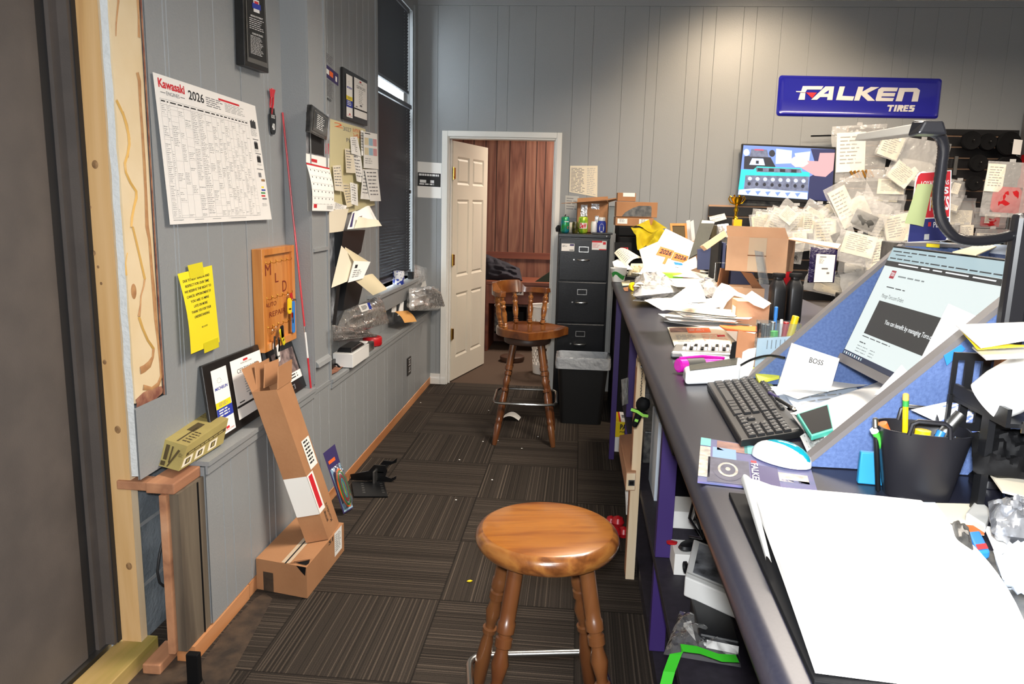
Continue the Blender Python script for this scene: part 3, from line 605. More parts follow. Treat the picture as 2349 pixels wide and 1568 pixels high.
words(mb, f, 'AUTO', 'burnt_letters', .08, .54, .46, .59); words(mb, f, 'REPAIR', 'burnt_letters', .2, .65, .78, .71); mb.build('back_panel', KR)
def hook(v, u):
    p = f(u, v, .0); return p
for v in (.07, .47, .80):
    for i in range(5):
        p = f(.12+.19*i, v, 0); MB().tube([p+Vector((.012-.012*math.cos(a), 0, -.010*math.sin(a)*(1 if a < 3.2 else 1)+0)) for a in [k*.62 for k in range(7)]], .0014, 'brass', 5).build('hook', KR)
def keyset(name, label, u, v, parts):
    p = f(u, v, .012); t = thing(name, label, 'keys', p)
    mb = MB(); mb.tube([p+Vector((.004*math.sin(a), .012*math.cos(a), -.012+.012*math.sin(a))) for a in [k*.6 for k in range(11)]], .001, 'steel', 5, closed=True); mb.build('split_ring', t)
    for nm, m, dy, dz, w_, h, tilt in parts:
        Mx = basis(p+Vector((.006, dy, dz)), (0, math.cos(R(tilt)), math.sin(R(tilt))), (0, -math.sin(R(tilt)), math.cos(R(tilt))))
        mb = MB(); mb.prism([(-w_/2, -h+w_*.2), (-w_*.3, -h), (w_*.3, -h), (w_/2, -h+w_*.2), (w_/2, -w_*.2), (w_*.3, 0), (-w_*.3, 0), (-w_/2, -w_*.2)], 0, .004, m, Mx)
        if nm == 'key_tag': mb.grid(lambda a, b: Mx @ Vector((-w_*.3+w_*.6*a, -h*.75+h*.1*b, .0045)), 1, 1, 'ink')
        mb.build(nm, t, bevel=.0008)
keyset('key_ring', 'yellow oval key tag hanging from the middle row of the key rack', .80, .49, [('key_tag', 'yellow_plastic', .0, -.02, .045, .07, -4), ('key', 'red_plastic', .015, .0, .022, .03, 20), ('key', 'steel', .035, -.03, .008, .04, 80)])
keyset('key_ring', 'broad blue lanyard strap hanging at the right side of the key rack', .93, .54, [('strap', 'blue_plastic', .004, -.02, .032, .145, -3), ('strap', 'red_plastic', -.012, -.07, .01, .05, 3)])
keyset('key_ring', 'bunch of keys with a lime and black tag at the foot of the key rack', .32, .82, [('key_tag', 'tape_yellow', .025, -.02, .024, .085, 32), ('key_fob', 'black_plastic', .045, -.005, .032, .055, 5), ('key', 'steel', .0, -.05, .016, .06, 12), ('key', 'steel', .012, -.06, .014, .055, -12)])
keyset('key_ring', 'silver keys with a white tag dangling below the key rack', .20, .84, [('key', 'steel', .0, -.03, .018, .06, -10), ('key_tag', 'white_label', .026, -.075, .026, .075, 12), ('key', 'brushed_steel', .004, -.08, .016, .06, 8), ('carabiner', 'steel', .01, -.12, .03, .09, 10)])
# leaning certificate board and its neighbour
def cert_print(mb, f, far=False):
    for (a, b, c_, d) in ((.10, .10, .34, .94),): patch(mb, f, a, b, c_, d, 'paper', .0012)
    patch(mb, f, .10, .52, .33, .60, 'yellow_print', .0018); patch(mb, f, .10, .60, .34, .74, 'blue_print', .0018); words(mb, f, 'MICHELIN', 'blue_print', .12, .33, .32, .37, .03, .2, .0018); lines(mb, f, .13, .62, .30, .72, 3, 'white_ink', .5, .0024, 3)
    lines(mb, f, .14, .535, .29, .585, 3, 'ink_grey', .4, .0024, 3); patch(mb, f, .2, .86, .25, .89, 'red_print', .0018); words(mb, f, 'RON FELLOWS', 'red_print', .13, .895, .32, .915, .0, 0, .0018)
    for k in range(9):
        a = .7*k; patch(mb, f, .2+.03*math.cos(a), .25+.03*math.sin(a), .206+.03*math.cos(a), .258+.03*math.sin(a), 'ink', .0018)
    patch(mb, f, .41, .08, .96, .88, 'paper', .0012); patch(mb, f, .63, .11, .71, .14, 'red_print', .0018); words(mb, f, 'RON FELLOWS', 'ink', .58, .15, .78, .17, 0, 0, .0018); words(mb, f, 'CERTIFICATE', 'ink', .50, .22, .88, .28, .0, 0, .0018)
    lines(mb, f, .6, .31, .8, .6, 8, 'ink_light', .35, .0018, 2, seed=4); patch(mb, f, .41, .70, .96, .73, 'ink', .0018); lines(mb, f, .46, .66, .6, .69, 1, 'ink', .5, .0018, 2); patch(mb, f, .64, .60, .74, .64, 'ink_grey', .0018)
cc = [pt(463, 840, x=-1.325), pt(597, 788, x=-1.325), pt(624, 939, x=-1.262), pt(491, 1015, x=-1.262)]; cc[2].z = cc[3].z = .662
mb = MB(); board3(mb, cc, .012, 'frame_black'); t = thing('certificate_board', 'black certificate board leaning on the wall ledge below the yellow notice', 'certificate', (cc[3]+cc[2])/2); mb.build('backboard', t, bevel=.002)
mb = MB(); cert_print(mb, mapper([q+Vector((.001, 0, 0)) for q in cc])); mb.build('certificate_sheet', t)
cc = [pt(612, 806, x=-1.325), pt(669, 782, x=-1.325), pt(703, 889, x=-1.26), pt(642, 925, x=-1.26)]; cc[2].z = cc[3].z = .662
mb = MB(); board3(mb, cc, .01, 'frame_black'); f = mapper([q+Vector((.001, 0, 0)) for q in cc])
patch(mb, f, .08, .10, .93, .60, 'photo_dark'); patch(mb, f, .05, .60, .97, .76, 'paper'); lines(mb, f, .3, .63, .85, .74, 2, 'ink', .45, .001, 3, .1); patch(mb, f, .30, .82, .62, .92, 'photo_grey'); patch(mb, f, .34, .84, .58, .90, 'frame_black', .0012)
tag(mb.build('photo_board'), 'black photo board with a group picture leaning below the key rack', 'picture')
# tan tool box on the ledge
a, b, d = [pt(*q, z=.664) for q in ((354, 1065), (410, 1081), (512, 1016))]; e = a+(d-b); up_ = [pt(367, 1004, x=a.x), pt(430, 1023, x=b.x), pt(524, 959, x=d.x)]; up_.append(up_[0]+up_[2]-up_[1])
a, b, d, e = [q+Vector((0, 0, .001)) for q in (a, b, d, e)]
t = thing('tool_box_carton', 'tan product carton with dark tool drawings overhanging the near end of the ledge', 'box', (a+d)/2)
mb = MB(); mb.hexa([a, b, d, e, up_[0], up_[1], up_[2], up_[3]], 'card_tan')
f = mapper([up_[0], up_[1], b, a]); N_ = lambda *k: patch(mb, f, *k)
for u0, v0, u1, v1 in ((.28, .15, .42, .72), (.50, .16, .56, .8), (.22, .78, .4, .95)): N_(u0, v0, u1, v1, 'brown_print')
mb.add([f(.48, .95, .001), f(.54, .95, .001), f(.82, .25, .001), (f(.74, .22, .001))], [(0, 1, 2, 3)], 'brown_print'); lines(mb, f, .8, .35, .97, .5, 5, 'brown_print', .4, words=2)
f = mapper([up_[1], up_[2], d, b]); patch(mb, f, .05, .34, .98, .48, 'brown_print', .0006); lines(mb, f, .1, .38, .9, .44, 1, 'card_tan', 1, .0012, 9, 0, 1)
for u0 in (.03, .3, .6): patch(mb, f, u0, .55, u0+.2, .92, 'paper_warm', .0006); patch(mb, f, u0+.05, .62, u0+.15, .84, 'brown_print', .0012); patch(mb, f, u0+.08, .66, u0+.12, .8, 'card_tan', .0018)
f = mapper([up_[3], up_[2], up_[1], up_[0]]); patch(mb, f, .35, .35, .62, .62, 'brown_print', .0006); patch(mb, f, .52, .45, .58, .95, 'brown_print', .0006); lines(mb, f, .05, .05, .6, .2, 4, 'brown_print', .4, .0006, 5); lines(mb, f, .65, .6, .95, .95, 5, 'brown_print', .4, .0006, 3)
mb.build('carton', t)
# boxes on the floor
H1 = .13; B = [Vector((-1.222, 2.69, .0035)), Vector((-1.000, 2.645, .0035)), Vector((-.985, 3.065, .0035)), Vector((-1.21, 3.10, .0035))]; Tt = [q+Vector((0, 0, H1)) for q in B]
t = thing('shipping_box', 'low brown shipping box on the floor against the low wall with a torn corner', 'box', (B[0]+B[2])/2)
mb = MB(); mb.hexa(B+Tt, 'cardboard'); mb.build('box_body', t)
mb = MB(); f = mapper([Tt[3], Tt[2], Tt[1], Tt[0]])
patch(mb, f, .57, 0, .60, 1, 'frame_black', .0012); patch(mb, f, .50, .0, .66, .99, 'packing_tape', .0008)
mb.add([f(.95, .85, .002), f(.70, .95, .002), f(.82, .965, .002), f(.97, .97, .002), f(.99, .93, .002)], [(0, 1, 2, 3, 4)], 'matte_black'); mb.add([f(.62, 1.0, .003), f(1.0, .84, .003), f(.9, .90, .0035), f(.75, .965, .003)], [(0, 1, 2, 3)], 'cardboard_edge')
mb.build('top_flaps', t)
mb = MB(); f = mapper([Tt[1], Tt[2], B[2], B[1]]); patch(mb, f, .72, -.02, .93, .80, 'white_label'); lines(mb, f, .74, .08, .91, .7, 9, 'ink_grey', .4, .0012, 3); words(mb, f, '51', 'ink', .56, .02, .68, .16, .02)
mb.build('shipping_label', t, 'white shipping label'); mb = MB(); f = mapper([Tt[0], Tt[1], B[1], B[0]]); patch(mb, f, .14, .38, .34, 1.0, 'dirt_floor', .0012); mb.build('dark_patch', t, 'dark stained patch'); mb = MB(); mb.add([f(.80, .0, .001), f(.99, .0, .001), f(.97, .28, .001), (f(.9, .18, .001))], [(0, 1, 2, 3)], 'matte_black')
mb.build('torn_corner', t, 'torn corner')
hz = H1+.008; L_, M_, Rr = [pt(*a, z=hz) for a in ((702, 1245), (753, 1236), (778, 1200))]; L4 = L_+(Rr-M_); TV = Vector((-.150, -.130, .669)); TV = pt(577, 899, x=-1.222)-L_
t = thing('tall_carton', 'long open brown carton standing on the shipping box and leaning on the wall', 'box', (L_+Rr)/2)
bt = [L_, M_, Rr, L4]; tp = [q+TV for q in bt]
mb = MB(); Fq = lambda p, q, k: p.lerp(q, k)
inn = [p.lerp((tp[0]+tp[2])/2, .06) for p in tp]; inb = [p+TV*-.25 for p in inn]
mb.add(bt+tp+inn+inb, [(0, 3, 2, 1), (0, 1, 5, 4), (1, 2, 6, 5), (2, 3, 7, 6), (3, 0, 4, 7), (4, 5, 9, 8), (5, 6, 10, 9), (6, 7, 11, 10), (7, 4, 8, 11), (8, 9, 13, 12), (9, 10, 14, 13), (10, 11, 15, 14), (11, 8, 12, 15), (12, 13, 14, 15)], 'cardboard')
mb.build('carton_body', t, 'open brown cardboard tube carton')
tu = TV.normalized(); s1 = (tp[1]-tp[0]); s2 = (tp[3]-tp[0])
for (p, q, o) in ((tp[3], tp[0], -s1*.35+s2*.35), (tp[0]+s2*.3, tp[0]+s2*1.2, -s1*.1+s2*.45), (tp[1]+s2*.05, tp[2], s1*.15+s2*.25), (tp[0]+s1*.25+s2*.35, tp[0]+s1*.45+s2*.95, s2*.5)):
    mb = MB(); e0, e1 = q+tu*.085+o, p+tu*.085+o; board3(mb, [p, q, e0, e1], .004, 'cardboard', tuple(s1.normalized())); mb.build('flap', t, bevel=0)
mb = MB(); f = mapper([tp[0], tp[1], M_, L_]); patch(mb, f, 0, .56, 1, .82, 'white_label', .0015, 1); f2 = mapper([tp[1], tp[2], Rr, M_]); patch(mb, f2, 0, .56, .45, .82, 'white_label', .0015); patch(mb, f2, .08, .57, .34, .79, 'red_print', .002)
patch(mb, f2, .36, .36, .92, .55, 'white_label', .0015); lines(mb, f2, .45, .37, .85, .53, 7, 'ink', .5, .0022, 3); mb.build('mailing_pouch', t, 'white and red mailing pouch with label')
mb = MB(); words(mb, f2, 'Kundert', 'ink', .28, .80, .40, .91); mb.text('Kundert', 'ink', lambda u, v: f2(.50+.14*v, .93-.13*u, .0022)); mb.build('handwriting', t)
# wire set in blister pack
c = [pt(741, 1043, x=-1.10), pt(768, 1020, x=-1.16), pt(808, 1150, x=-1.09), pt(790, 1173, x=-1.02)]; c = [pt(741, 1040, y=3.36), pt(768, 1018, y=3.44), pt(810, 1140, y=3.52), pt(788, 1172, y=3.44)]
c[3].z = c[2].z = .008
t = thing('wire_blister_pack', 'clear blister pack of coloured wire leaning behind the tall carton', 'package', (c[2]+c[3])/2); f = mapper(c)
mb = MB(); board3(mb, c, .002, 'purple_print', (-.4, .8, 0)); patch(mb, f, .1, .28, .98, .98, 'lightblue_print', .0012); patch(mb, f, .15, .15, .7, .2, 'orange_print', .0015); mb.build('backing_card', t)
for i, (m, k) in enumerate((('orange_print', 0), ('green_print', 1), ('paper', 2), ('red_plastic', 3), ('red_plastic', 4), ('teal_print', 5), ('tape_yellow', 6))):
    mb = MB(); r0 = .28-.03*k; mb.tube([f(.52+(.34-.045*k)*math.cos(a), .62+(.30-.03*k)*math.sin(a), .014+.003*(k % 2)) for a in [j*.48 for j in range(13)]], .0055, m, 6, closed=True); mb.build('wire_coil', t)
mb = MB(); mb.grid(lambda u, v: f(.12+.82*u, .27+.68*v, .002+.032*min(1, 5*min(u, 1-u, v, 1-v))), 14, 14, 'blister_plastic'); mb.build('blister', t)
# black steel bracket on the floor
c = pt(850, 1120, z=0); t = thing('tow_bracket', 'black steel mounting bracket with a slotted plate lying on the carpet', 'bracket', (c.x, c.y, 0))
q = [pt(*a, z=.004) for a in ((806, 1106), (880, 1106), (890, 1140), (812, 1140))]
mb = MB(); f = mapper([q[0], q[1], q[2], q[3]]); mb.add([p for p in q]+[p+Vector((0, 0, .006)) for p in q], [(0, 1, 2, 3), (7, 6, 5, 4), (0, 4, 5, 1), (1, 5, 6, 2), (2, 6, 7, 3), (3, 7, 4, 0)], 'black_metal')
for i in range(5):
    for u in (.28, .86): patch(mb, f, u, .12+.15*i, u+.08, .18+.15*i, 'brushed_steel', .0066)
mb.build('slotted_plate', t)
mb = MB(); y_ = q[1].y+.02; arm = [(803, 1088), (845, 1080), (858, 1066), (884, 1068), (888, 1080), (884, 1092), (897, 1097), (909, 1091), (908, 1098), (893, 1107), (868, 1109), (852, 1100), (806, 1108)]
P2 = [pt(a, b, y=y_) for a, b in arm]; n = len(P2); mb.add(P2+[p+Vector((0, .008, 0)) for p in P2], [tuple(range(n)), tuple(reversed(range(n, 2*n)))]+[(i, n+i, n+(i+1) % n, (i+1) % n) for i in range(n)], 'black_metal'); mb.build('side_arm', t)
mb = MB(); P2 = [pt(a, b, y=y_+.12) for a, b in ((880, 1056), (900, 1058), (911, 1050), (909, 1060), (895, 1066), (872, 1064))]; n = 6
mb.add(P2+[p+Vector((0, .008, 0)) for p in P2], [tuple(range(n)), tuple(reversed(range(n, 2*n)))]+[(i, n+i, n+(i+1) % n, (i+1) % n) for i in range(n)], 'black_metal'); a, b = pt(862, 1068, y=y_), pt(872, 1062, y=y_+.12); mb.box(a.x, b.x+.05, y_, y_+.13, b.z-.012, b.z-.006, 'black_metal'); mb.build('top_arm', t)
mb = MB(); mb.box(pt(862, 1100, y=y_).x, pt(866, 1100, y=y_).x, y_-.06, y_, .01, .075, 'brushed_steel'); mb.build('gusset', t)
# ------------------------------------------------------------------ far bay of the left wall
def psheet(name, label, cat, px, x, m='paper', pr=None, curl=None, group=None, n=6):
    xs = x if isinstance(x, (list, tuple)) else [x]*4
    return sheet(name, label, cat, [pt(a, b, x=k) for (a, b), k in zip(px, xs)], m, curl, pr, group, n)
def pr_decal(mb, f):
    lines(mb, f, 0, 0, .55, .2, 5, 'ink_grey', .4, words=3, seed=1); patch(mb, f, 0, .24, 1, .50, 'purple_print'); patch(mb, f, .02, .32, .22, .42, 'paper', .001); patch(mb, f, .26, .31, .55, .42, 'orange_print', .001); patch(mb, f, .74, .33, .88, .44, 'paper', .001)
    lines(mb, f, 0, .53, .6, .88, 13, 'ink_grey', .45, words=3, seed=2); words(mb, f, 'MLD', 'ink', .02, .9, .4, .95, .02)
mb = MB(); f = mapper([pt(748, 120, x=LX+.001), pt(776, 145, x=LX+.001), pt(776, 250, x=LX+.001), pt(748, 232, x=LX+.001)]); pr_decal(mb, f); tag(mb.build('wall_decal'), 'purple and grey lettered decal stuck on the wall beside the upper certificate', 'decal')
c = [pt(*a, x=-1.322) for a in ((787, 153), (843, 185), (843, 289), (788, 272))]; mb = MB(); board3(mb, c, .014, 'frame_black')
t = thing('certificate_board', 'black certificate board hanging high on the wall near the blind', 'certificate', c[3]); mb.build('backboard', t, bevel=.002); mb = MB(); cert_print(mb, mapper([q+Vector((.001, 0, 0)) for q in c]), True); mb.build('certificate_sheet', t)
c = [pt(*a, x=-1.19) for a in ((716, 239), (755, 268), (750, 322), (712, 303))]; mb = MB(); board3(mb, c, .024, 'plaque_marble'); f = mapper([q+Vector((.001, 0, 0)) for q in c])
patch(mb, f, .12, .12, .9, .88, 'brushed_steel', .0005); patch(mb, f, .16, .16, .86, .84, 'plaque_marble', .001); lines(mb, f, .3, .22, .75, .78, 8, 'white_ink', .35, .0015, 3); tag(mb.build('award_plaque', bevel=.004), 'small tilted black marble plaque mounted above the photo calendar', 'plaque')
def pr_photo(mb, f): patch(mb, f, 0, 0, 1, .82, 'photo_grey'); patch(mb, f, .1, .35, .75, .8, 'ink', .001); patch(mb, f, .82, .55, .95, .75, 'red_print', .001); patch(mb, f, .2, .9, .45, .96, 'red_print', .001)
def pr_cal(mb, f):
    patch(mb, f, 0, 0, 1, .035, 'red_print'); 
    for i in range(6): patch(mb, f, .02, .10+.15*i, .98, .104+.15*i, 'ink_light')
    for j in range(6): patch(mb, f, .16*j+.05, .1, .165*j+.056, .86, 'ink_light')
    for i in range(5):
        for j in range(6): patch(mb, f, .165*j+.09, .12+.15*i, .165*j+.115, .15+.15*i, 'ink')
    patch(mb, f, .06, .86, .2, .94, 'red_print'); patch(mb, f, .66, .88, .95, .96, 'paper_grey')
t = thing('wall_calendar', 'wall calendar with a snowy photo page hanging under the small marble plaque', 'calendar', pt(735, 480, x=WX+.01))
sheet('photo_page', None, None, [pt(*a, x=WX+.006) for a in ((702, 256), (757, 262), (755, 385), (702, 372))], 'paper', None, pr_photo, parent=t)
sheet('month_page', None, None, [pt(702, 373, x=WX+.008), pt(755, 385, x=WX+.008), pt(765, 484, x=WX+.03), pt(716, 483, x=WX+.03)], 'paper', lambda u, v: .012*math.sin(math.pi*v), pr_cal, parent=t)
sheet('next_page', None, None, [pt(702, 375, x=WX+.004), pt(755, 386, x=WX+.004), pt(760, 486, x=WX+.01), pt(706, 484, x=WX+.01)], 'paper_grey', None, None, parent=t)
mat('memo_board_cream', '#d9cfa2', .5)
def pr_memo(mb, f):
    for i, (t_, u, v, m) in enumerate((('2', .1, .02, 'orange_print'), ('3027', .33, .04, 'ink_grey'), ('1b-979-75', .6, .03, 'orange_print'), ('7x-605-36', .6, .09, 'orange_print'), ('Pick', .4, .16, 'ink_grey'))): words(mb, f, t_, m, u, v, u+.22, v+.045)
mb = MB(); c = [pt(*a, x=LX+.022) for a in ((757, 272), (838, 296), (860, 470), (758, 500))]; board3(mb, c, .012, 'memo_board_cream'); pr_memo(mb, mapper(c)); tag(mb.build('memo_board'), 'cream memo board crowded with pinned paper slips beside the window blind', 'board')
def pr_note(s): return lambda mb, f: lines(mb, f, .12, .08, .85, .88, 7, 'ink_grey', .3, words=3, seed=s)
def pr_colour(mb, f):
    lines(mb, f, .08, .03, .7, .08, 1, 'ink', .5, words=2)
    for i in range(2):
        for j, m in enumerate(('yellow_print', 'lightblue_print', 'pink_print')): patch(mb, f, .06+.3*j, .16+.27*i, .34+.3*j, .36+.27*i, 'paper_cream' if m == 'yellow_print' else m)
    lines(mb, f, .1, .72, .6, .9, 3, 'ink_light', .4, words=3)
N0 = LX+.026
for k, (px, m, lb) in enumerate((
    (((803, 314), (819, 313), (829, 359), (806, 352)), 'paper', 'small white slip pinned near the top middle of the memo board'),
    (((790, 340), (808, 342), (815, 397), (793, 396)), 'paper_warm', 'upright receipt slip pinned left of centre on the memo board'),
    (((808, 352), (826, 355), (836, 420), (817, 415)), 'paper', 'white slip overlapping the receipt in the middle of the memo board'),
    (((827, 298), (834, 300), (833, 358), (829, 355)), 'paper', 'narrow folded white slip pinned beside the colour coded sheets'),
    (((764, 380), (783, 378), (789, 440), (769, 436)), 'paper_warm', 'long narrow receipt curling at the lower left of the memo board'),
    (((785, 420), (804, 422), (814, 470), (797, 476)), 'paper_cream', 'yellowed receipt strip hanging at the bottom of the memo board'),
    (((803, 418), (820, 422), (822, 472), (806, 468)), 'paper', 'short white slip with a dark corner low on the memo board'),
    (((832, 388), (848, 388), (851, 458), (826, 456)), 'paper', 'plain white slip under the colour coded sheets'),
    (((765, 462), (795, 472), (791, 482), (763, 480)), 'paper', 'crumpled white slip at the bottom left edge of the memo board'))):
    psheet('paper_slip', lb, 'paper', px, [N0+.002*k, N0+.002*k, N0+.012+.002*k, N0+.012+.002*k], m, pr_note(k), wave(.003, 2, k))
psheet('colour_chart_sheet', 'white sheet with pastel colour blocks pinned beside the window blind', 'paper', ((834, 301), (865, 307), (868, 388), (834, 385)), LX+.05, 'paper', pr_colour)
psheet('printed_sheet', 'white printed sheet hanging below the pastel colour blocks sheet', 'paper', ((836, 388), (866, 389), (874, 461), (849, 461)), LX+.052, 'paper', pr_note(31))
# three tier literature rack
t = thing('literature_rack', 'black three tier literature rack hanging on the wall below the memo board', 'rack', pt(800, 715, x=LX+.01))
for i, px in enumerate((((756, 532), (786, 530), (783, 640), (759, 660)), ((757, 660), (797, 640), (788, 712), (762, 740)))):
    mb = MB(); board3(mb, [pt(*a, x=LX+.05) for a in px], .04, 'photo_grey'); mb.build('back_plate', t)
for i, px in enumerate((((788, 530), (838, 527), (828, 578), (790, 612)), ((797, 645), (836, 640), (822, 700), (786, 712)))):
    mb = MB(); board3(mb, [pt(*a, x=LX+.10) for a in px], .05, 'black_plastic'); mb.build('pocket', t)
mb = MB(); mb.add([pt(*a, x=LX+.11) for a in ((788, 528), (796, 530), (770, 745), (762, 745))], [(0, 1, 2, 3)], 'black_plastic'); mb.build('side_rail', t)
psheet('envelope_folder', 'plain cream folder standing in the top tier of the literature rack', 'folder', ((755, 482), (800, 478), (788, 530), (755, 534)), LX+.09, 'paper_warm')
psheet('brochure', 'white leaflets fanned out of the top tier of the literature rack', 'paper', ((806, 488), (850, 470), (874, 515), (794, 528)), [LX+.10, LX+.14, LX+.2, LX+.12], 'paper', lambda mb, f: (patch(mb, f, .35, .35, .85, .75, 'photo_dark'), patch(mb, f, .05, .1, .12, .9, 'purple_print')), wave(.01, 3, 1))
psheet('brochure', 'stack of thin white leaflets drooping right from the top rack tier', 'paper', ((822, 497), (868, 505), (876, 518), (812, 524)), [LX+.14, LX+.2, LX+.22, LX+.14], 'paper_warm', None, wave(.004, 3))
t = thing('large_envelope', 'big open white envelope leaning out of the middle tier of the rack', 'envelope', pt(775, 655, x=LX+.12))
sheet('envelope_back', None, None, [pt(783, 563, x=LX+.11), pt(818, 598, x=LX+.14), pt(797, 645, x=LX+.14), pt(760, 660, x=LX+.11)], 'paper_warm', None, None, parent=t)
sheet('envelope_flap', None, None, [pt(785, 562, x=LX+.10), pt(830, 590, x=LX+.10), pt(850, 602, x=LX+.14), pt(812, 600, x=LX+.15)], 'paper_cream', None, None, parent=t)
sheet('address_face', None, None, [pt(812, 598, x=LX+.15), pt(850, 600, x=LX+.18), pt(833, 638, x=LX+.18), pt(798, 648, x=LX+.15)], 'paper', None, lambda mb, f: (patch(mb, f, .15, .18, .3, .35, 'ink'), lines(mb, f, .15, .45, .7, .85, 4, 'ink_grey', .4, words=3)), parent=t)
psheet('curled_sheet', 'blank cream sheet curling down over the window sill from the rack', 'paper', ((810, 640), (855, 628), (888, 662), (856, 677)), [LX+.15, LX+.16, LX+.22, LX+.2], 'paper_cream', None, lambda u, v: .03*math.sin(math.pi*u), n=10)
clear_bag = psheet
t = thing('parts_bag', 'large clear bag of grey car parts resting on the ledge under the rack', 'bag', pt(830, 800, x=-1.26))
c = [pt(790, 712, x=-1.22), pt(872, 676, x=-1.22), pt(893, 740, x=-1.18), pt(762, 778, x=-1.20)]
def blob(mb, c, m, th=.05, n=16, amp=.02, seed=0, back=True):
    f = mapper(c)
    def g(sg): return lambda u, v: f(u, v, sg*th*(max(0, 16*u*(1-u)*v*(1-v)))**.45*(1+.5*noise.noise((u*4+seed, v*4, sg)))+amp*noise.noise((u*7, v*7, seed+sg*3))*min(1, 8*min(u, 1-u, v, 1-v)))
    mb.grid(g(1), n, n, m)
    if back: mb.grid(g(-1), n, n, m)
mat('grey_felt', '#9a9894', .8, col2='#7d7b78', scale=14); mat('dark_parts', '#2c2c2e', .4, col2='#66645f', scale=30)
mb = MB(); blob(mb, c, 'thin_film', .04, 18, .012, 1); mb.build('bag_film', t); mb = MB(); blob(mb, [pt(800, 735, x=-1.24), pt(870, 700, x=-1.23), pt(888, 742, x=-1.22), pt(785, 765, x=-1.24)], 'grey_felt', .022, 10, .004, 4); mb.build('filter_part', t)
sheet('barcode_label', None, None, [pt(822, 700, x=-1.165), pt(848, 693, x=-1.165), pt(853, 708, x=-1.165), pt(830, 716, x=-1.165)], 'white_label', None, lambda mb, f: (patch(mb, f, .75, 0, 1, 1, 'blue_print'), lines(mb, f, .15, .2, .7, .8, 4, 'ink', .5, words=6)), parent=t)
mb = MB(); c = [pt(762, 776, x=-1.18), pt(866, 752, x=-1.16), pt(856, 782, x=-1.14), pt(764, 778, x=-1.16)]; blob(mb, [pt(762, 745, x=-1.19), pt(830, 752, x=-1.17), pt(866, 770, x=-1.15), pt(764, 782, x=-1.19)], 'thin_film', .03, 14, .01, 7); mb.build('bag_tail', t)
def cuboid(name, label, cat, base, h, m, group=None, bevel=.002, prs=None, parent=None, top=None):
    """box from 3 or 4 base corners and a height"""
    base = [Vector(p) for p in base]
    if len(base) == 3: base.append(base[0]+base[2]-base[1])
    tp_ = [p+Vector((0, 0, h)) for p in base] if top is None else top
    mb = MB()
    if (base[1]-base[0]).cross(base[2]-base[1]).z < 0: base = [base[0], base[3], base[2], base[1]]; tp_ = [tp_[0], tp_[3], tp_[2], tp_[1]]
    mb.hexa(base+tp_, m)
    if prs: prs(mb, base, tp_)
    return mb.build(name, parent, label, cat, group, bevel=bevel)
LZ = .641
b_ = [pt(797, 818, z=LZ), pt(840, 818, z=LZ), pt(866, 795, z=LZ)]
b_ = [Vector((-1.30, 3.90, LZ)), Vector((-1.19, 3.90, LZ)), Vector((-1.19, 4.22, LZ))]
t = thing('carton', 'open white carton sitting on the ledge below the clear bag', 'box', (-1.25, 4.05, LZ)); cuboid('carton_body', None, None, b_, .075, 'white_plastic', parent=t)
mb = MB(); mb.hexa([(-1.29, 3.93, .718), (-1.2, 3.93, .718), (-1.2, 4.18, .718), (-1.29, 4.18, .718), (-1.28, 3.95, .74), (-1.21, 3.95, .74), (-1.21, 4.14, .74), (-1.28, 4.14, .74)], 'black_plastic'); mb.build('black_part', t, bevel=.006)
mb = MB(); mb.box(-1.32, -1.28, 3.83, 3.89, LZ, .69, 'black_metal').tube([(-1.3, 3.85, .69), (-1.3, 3.85, .72)], .012, 'black_metal').tube([(-1.31, 3.87, .68), (-1.27, 3.88, .66), (-1.25, 3.87, .645)], .006, 'black_metal'); tag(mb.build('small_regulator', bevel=.003), 'small black metal fitting on the ledge left of the white carton', 'fitting')
sheet('oily_rag', 'orange stained paper lying flat at the near corner of the far ledge', 'paper', [(-1.33, 3.72, LZ+.004), (-1.33, 3.92, LZ+.004), (-1.24, 3.9, LZ+.004), (-1.24, 3.68, LZ+.004)], 'torn_brown_paper', wave(.003, 3))
mb = MB(); mb.box(-1.332, -1.31, 3.66, 3.8, LZ+.012, .74, 'torn_brown_paper'); tag(mb.build('red_book'), 'dark red box standing on the ledge against the wall', 'box')
c0 = Vector((-1.265, 4.56, LZ)); t = thing('tape_spool', 'round red plastic case lying on the ledge near the orange envelope', 'case', c0)
MB().lathe([(.0, 0), (.055, 0), (.06, .006), (.06, .048), (.055, .054), (0, .054)], 'red_plastic', 24, Matrix.Translation(c0)).build('case', t); MB().lathe([(.0, .0545), (.03, .0545), (.03, .062), (0, .062)], 'dark_parts', 16, Matrix.Translation(c0)).build('cap', t)
mb = MB(); mb.box(-1.31, -1.22, 4.32, 4.44, LZ, .69, 'dark_parts').box(-1.29, -1.24, 4.34, 4.38, .6905, .70, 'paper'); tag(mb.build('parts_box', bevel=.004), 'small dark parts box between the white carton and the red case', 'box')
psheet('orange_envelope', 'orange envelope draped over the edge of the far ledge', 'envelope', ((905, 714), (935, 712), (956, 737), (928, 740)), [-1.27, -1.25, -1.18, -1.19], 'orange_paper' if 'orange_paper' in MATS else mat('orange_paper', '#e5a95c', .8) and 'orange_paper', None, lambda u, v: .01*math.sin(math.pi*v))
psheet('folded_card', 'small white card standing up behind the orange envelope', 'card', ((900, 690), (910, 686), (909, 716), (898, 716)), -1.30, 'paper')
psheet('crumpled_pouch', 'crumpled white paper pouch standing on the ledge beyond the orange envelope', 'pouch', ((914, 688), (923, 684), (929, 722), (912, 718)), [-1.31, -1.3, -1.27, -1.28], 'paper', None, wave(.02, 3, 1, .01))
def pr_tall(mb, f): lines(mb, f, .1, .2, .8, .85, 7, 'ink_light', .35, words=3)
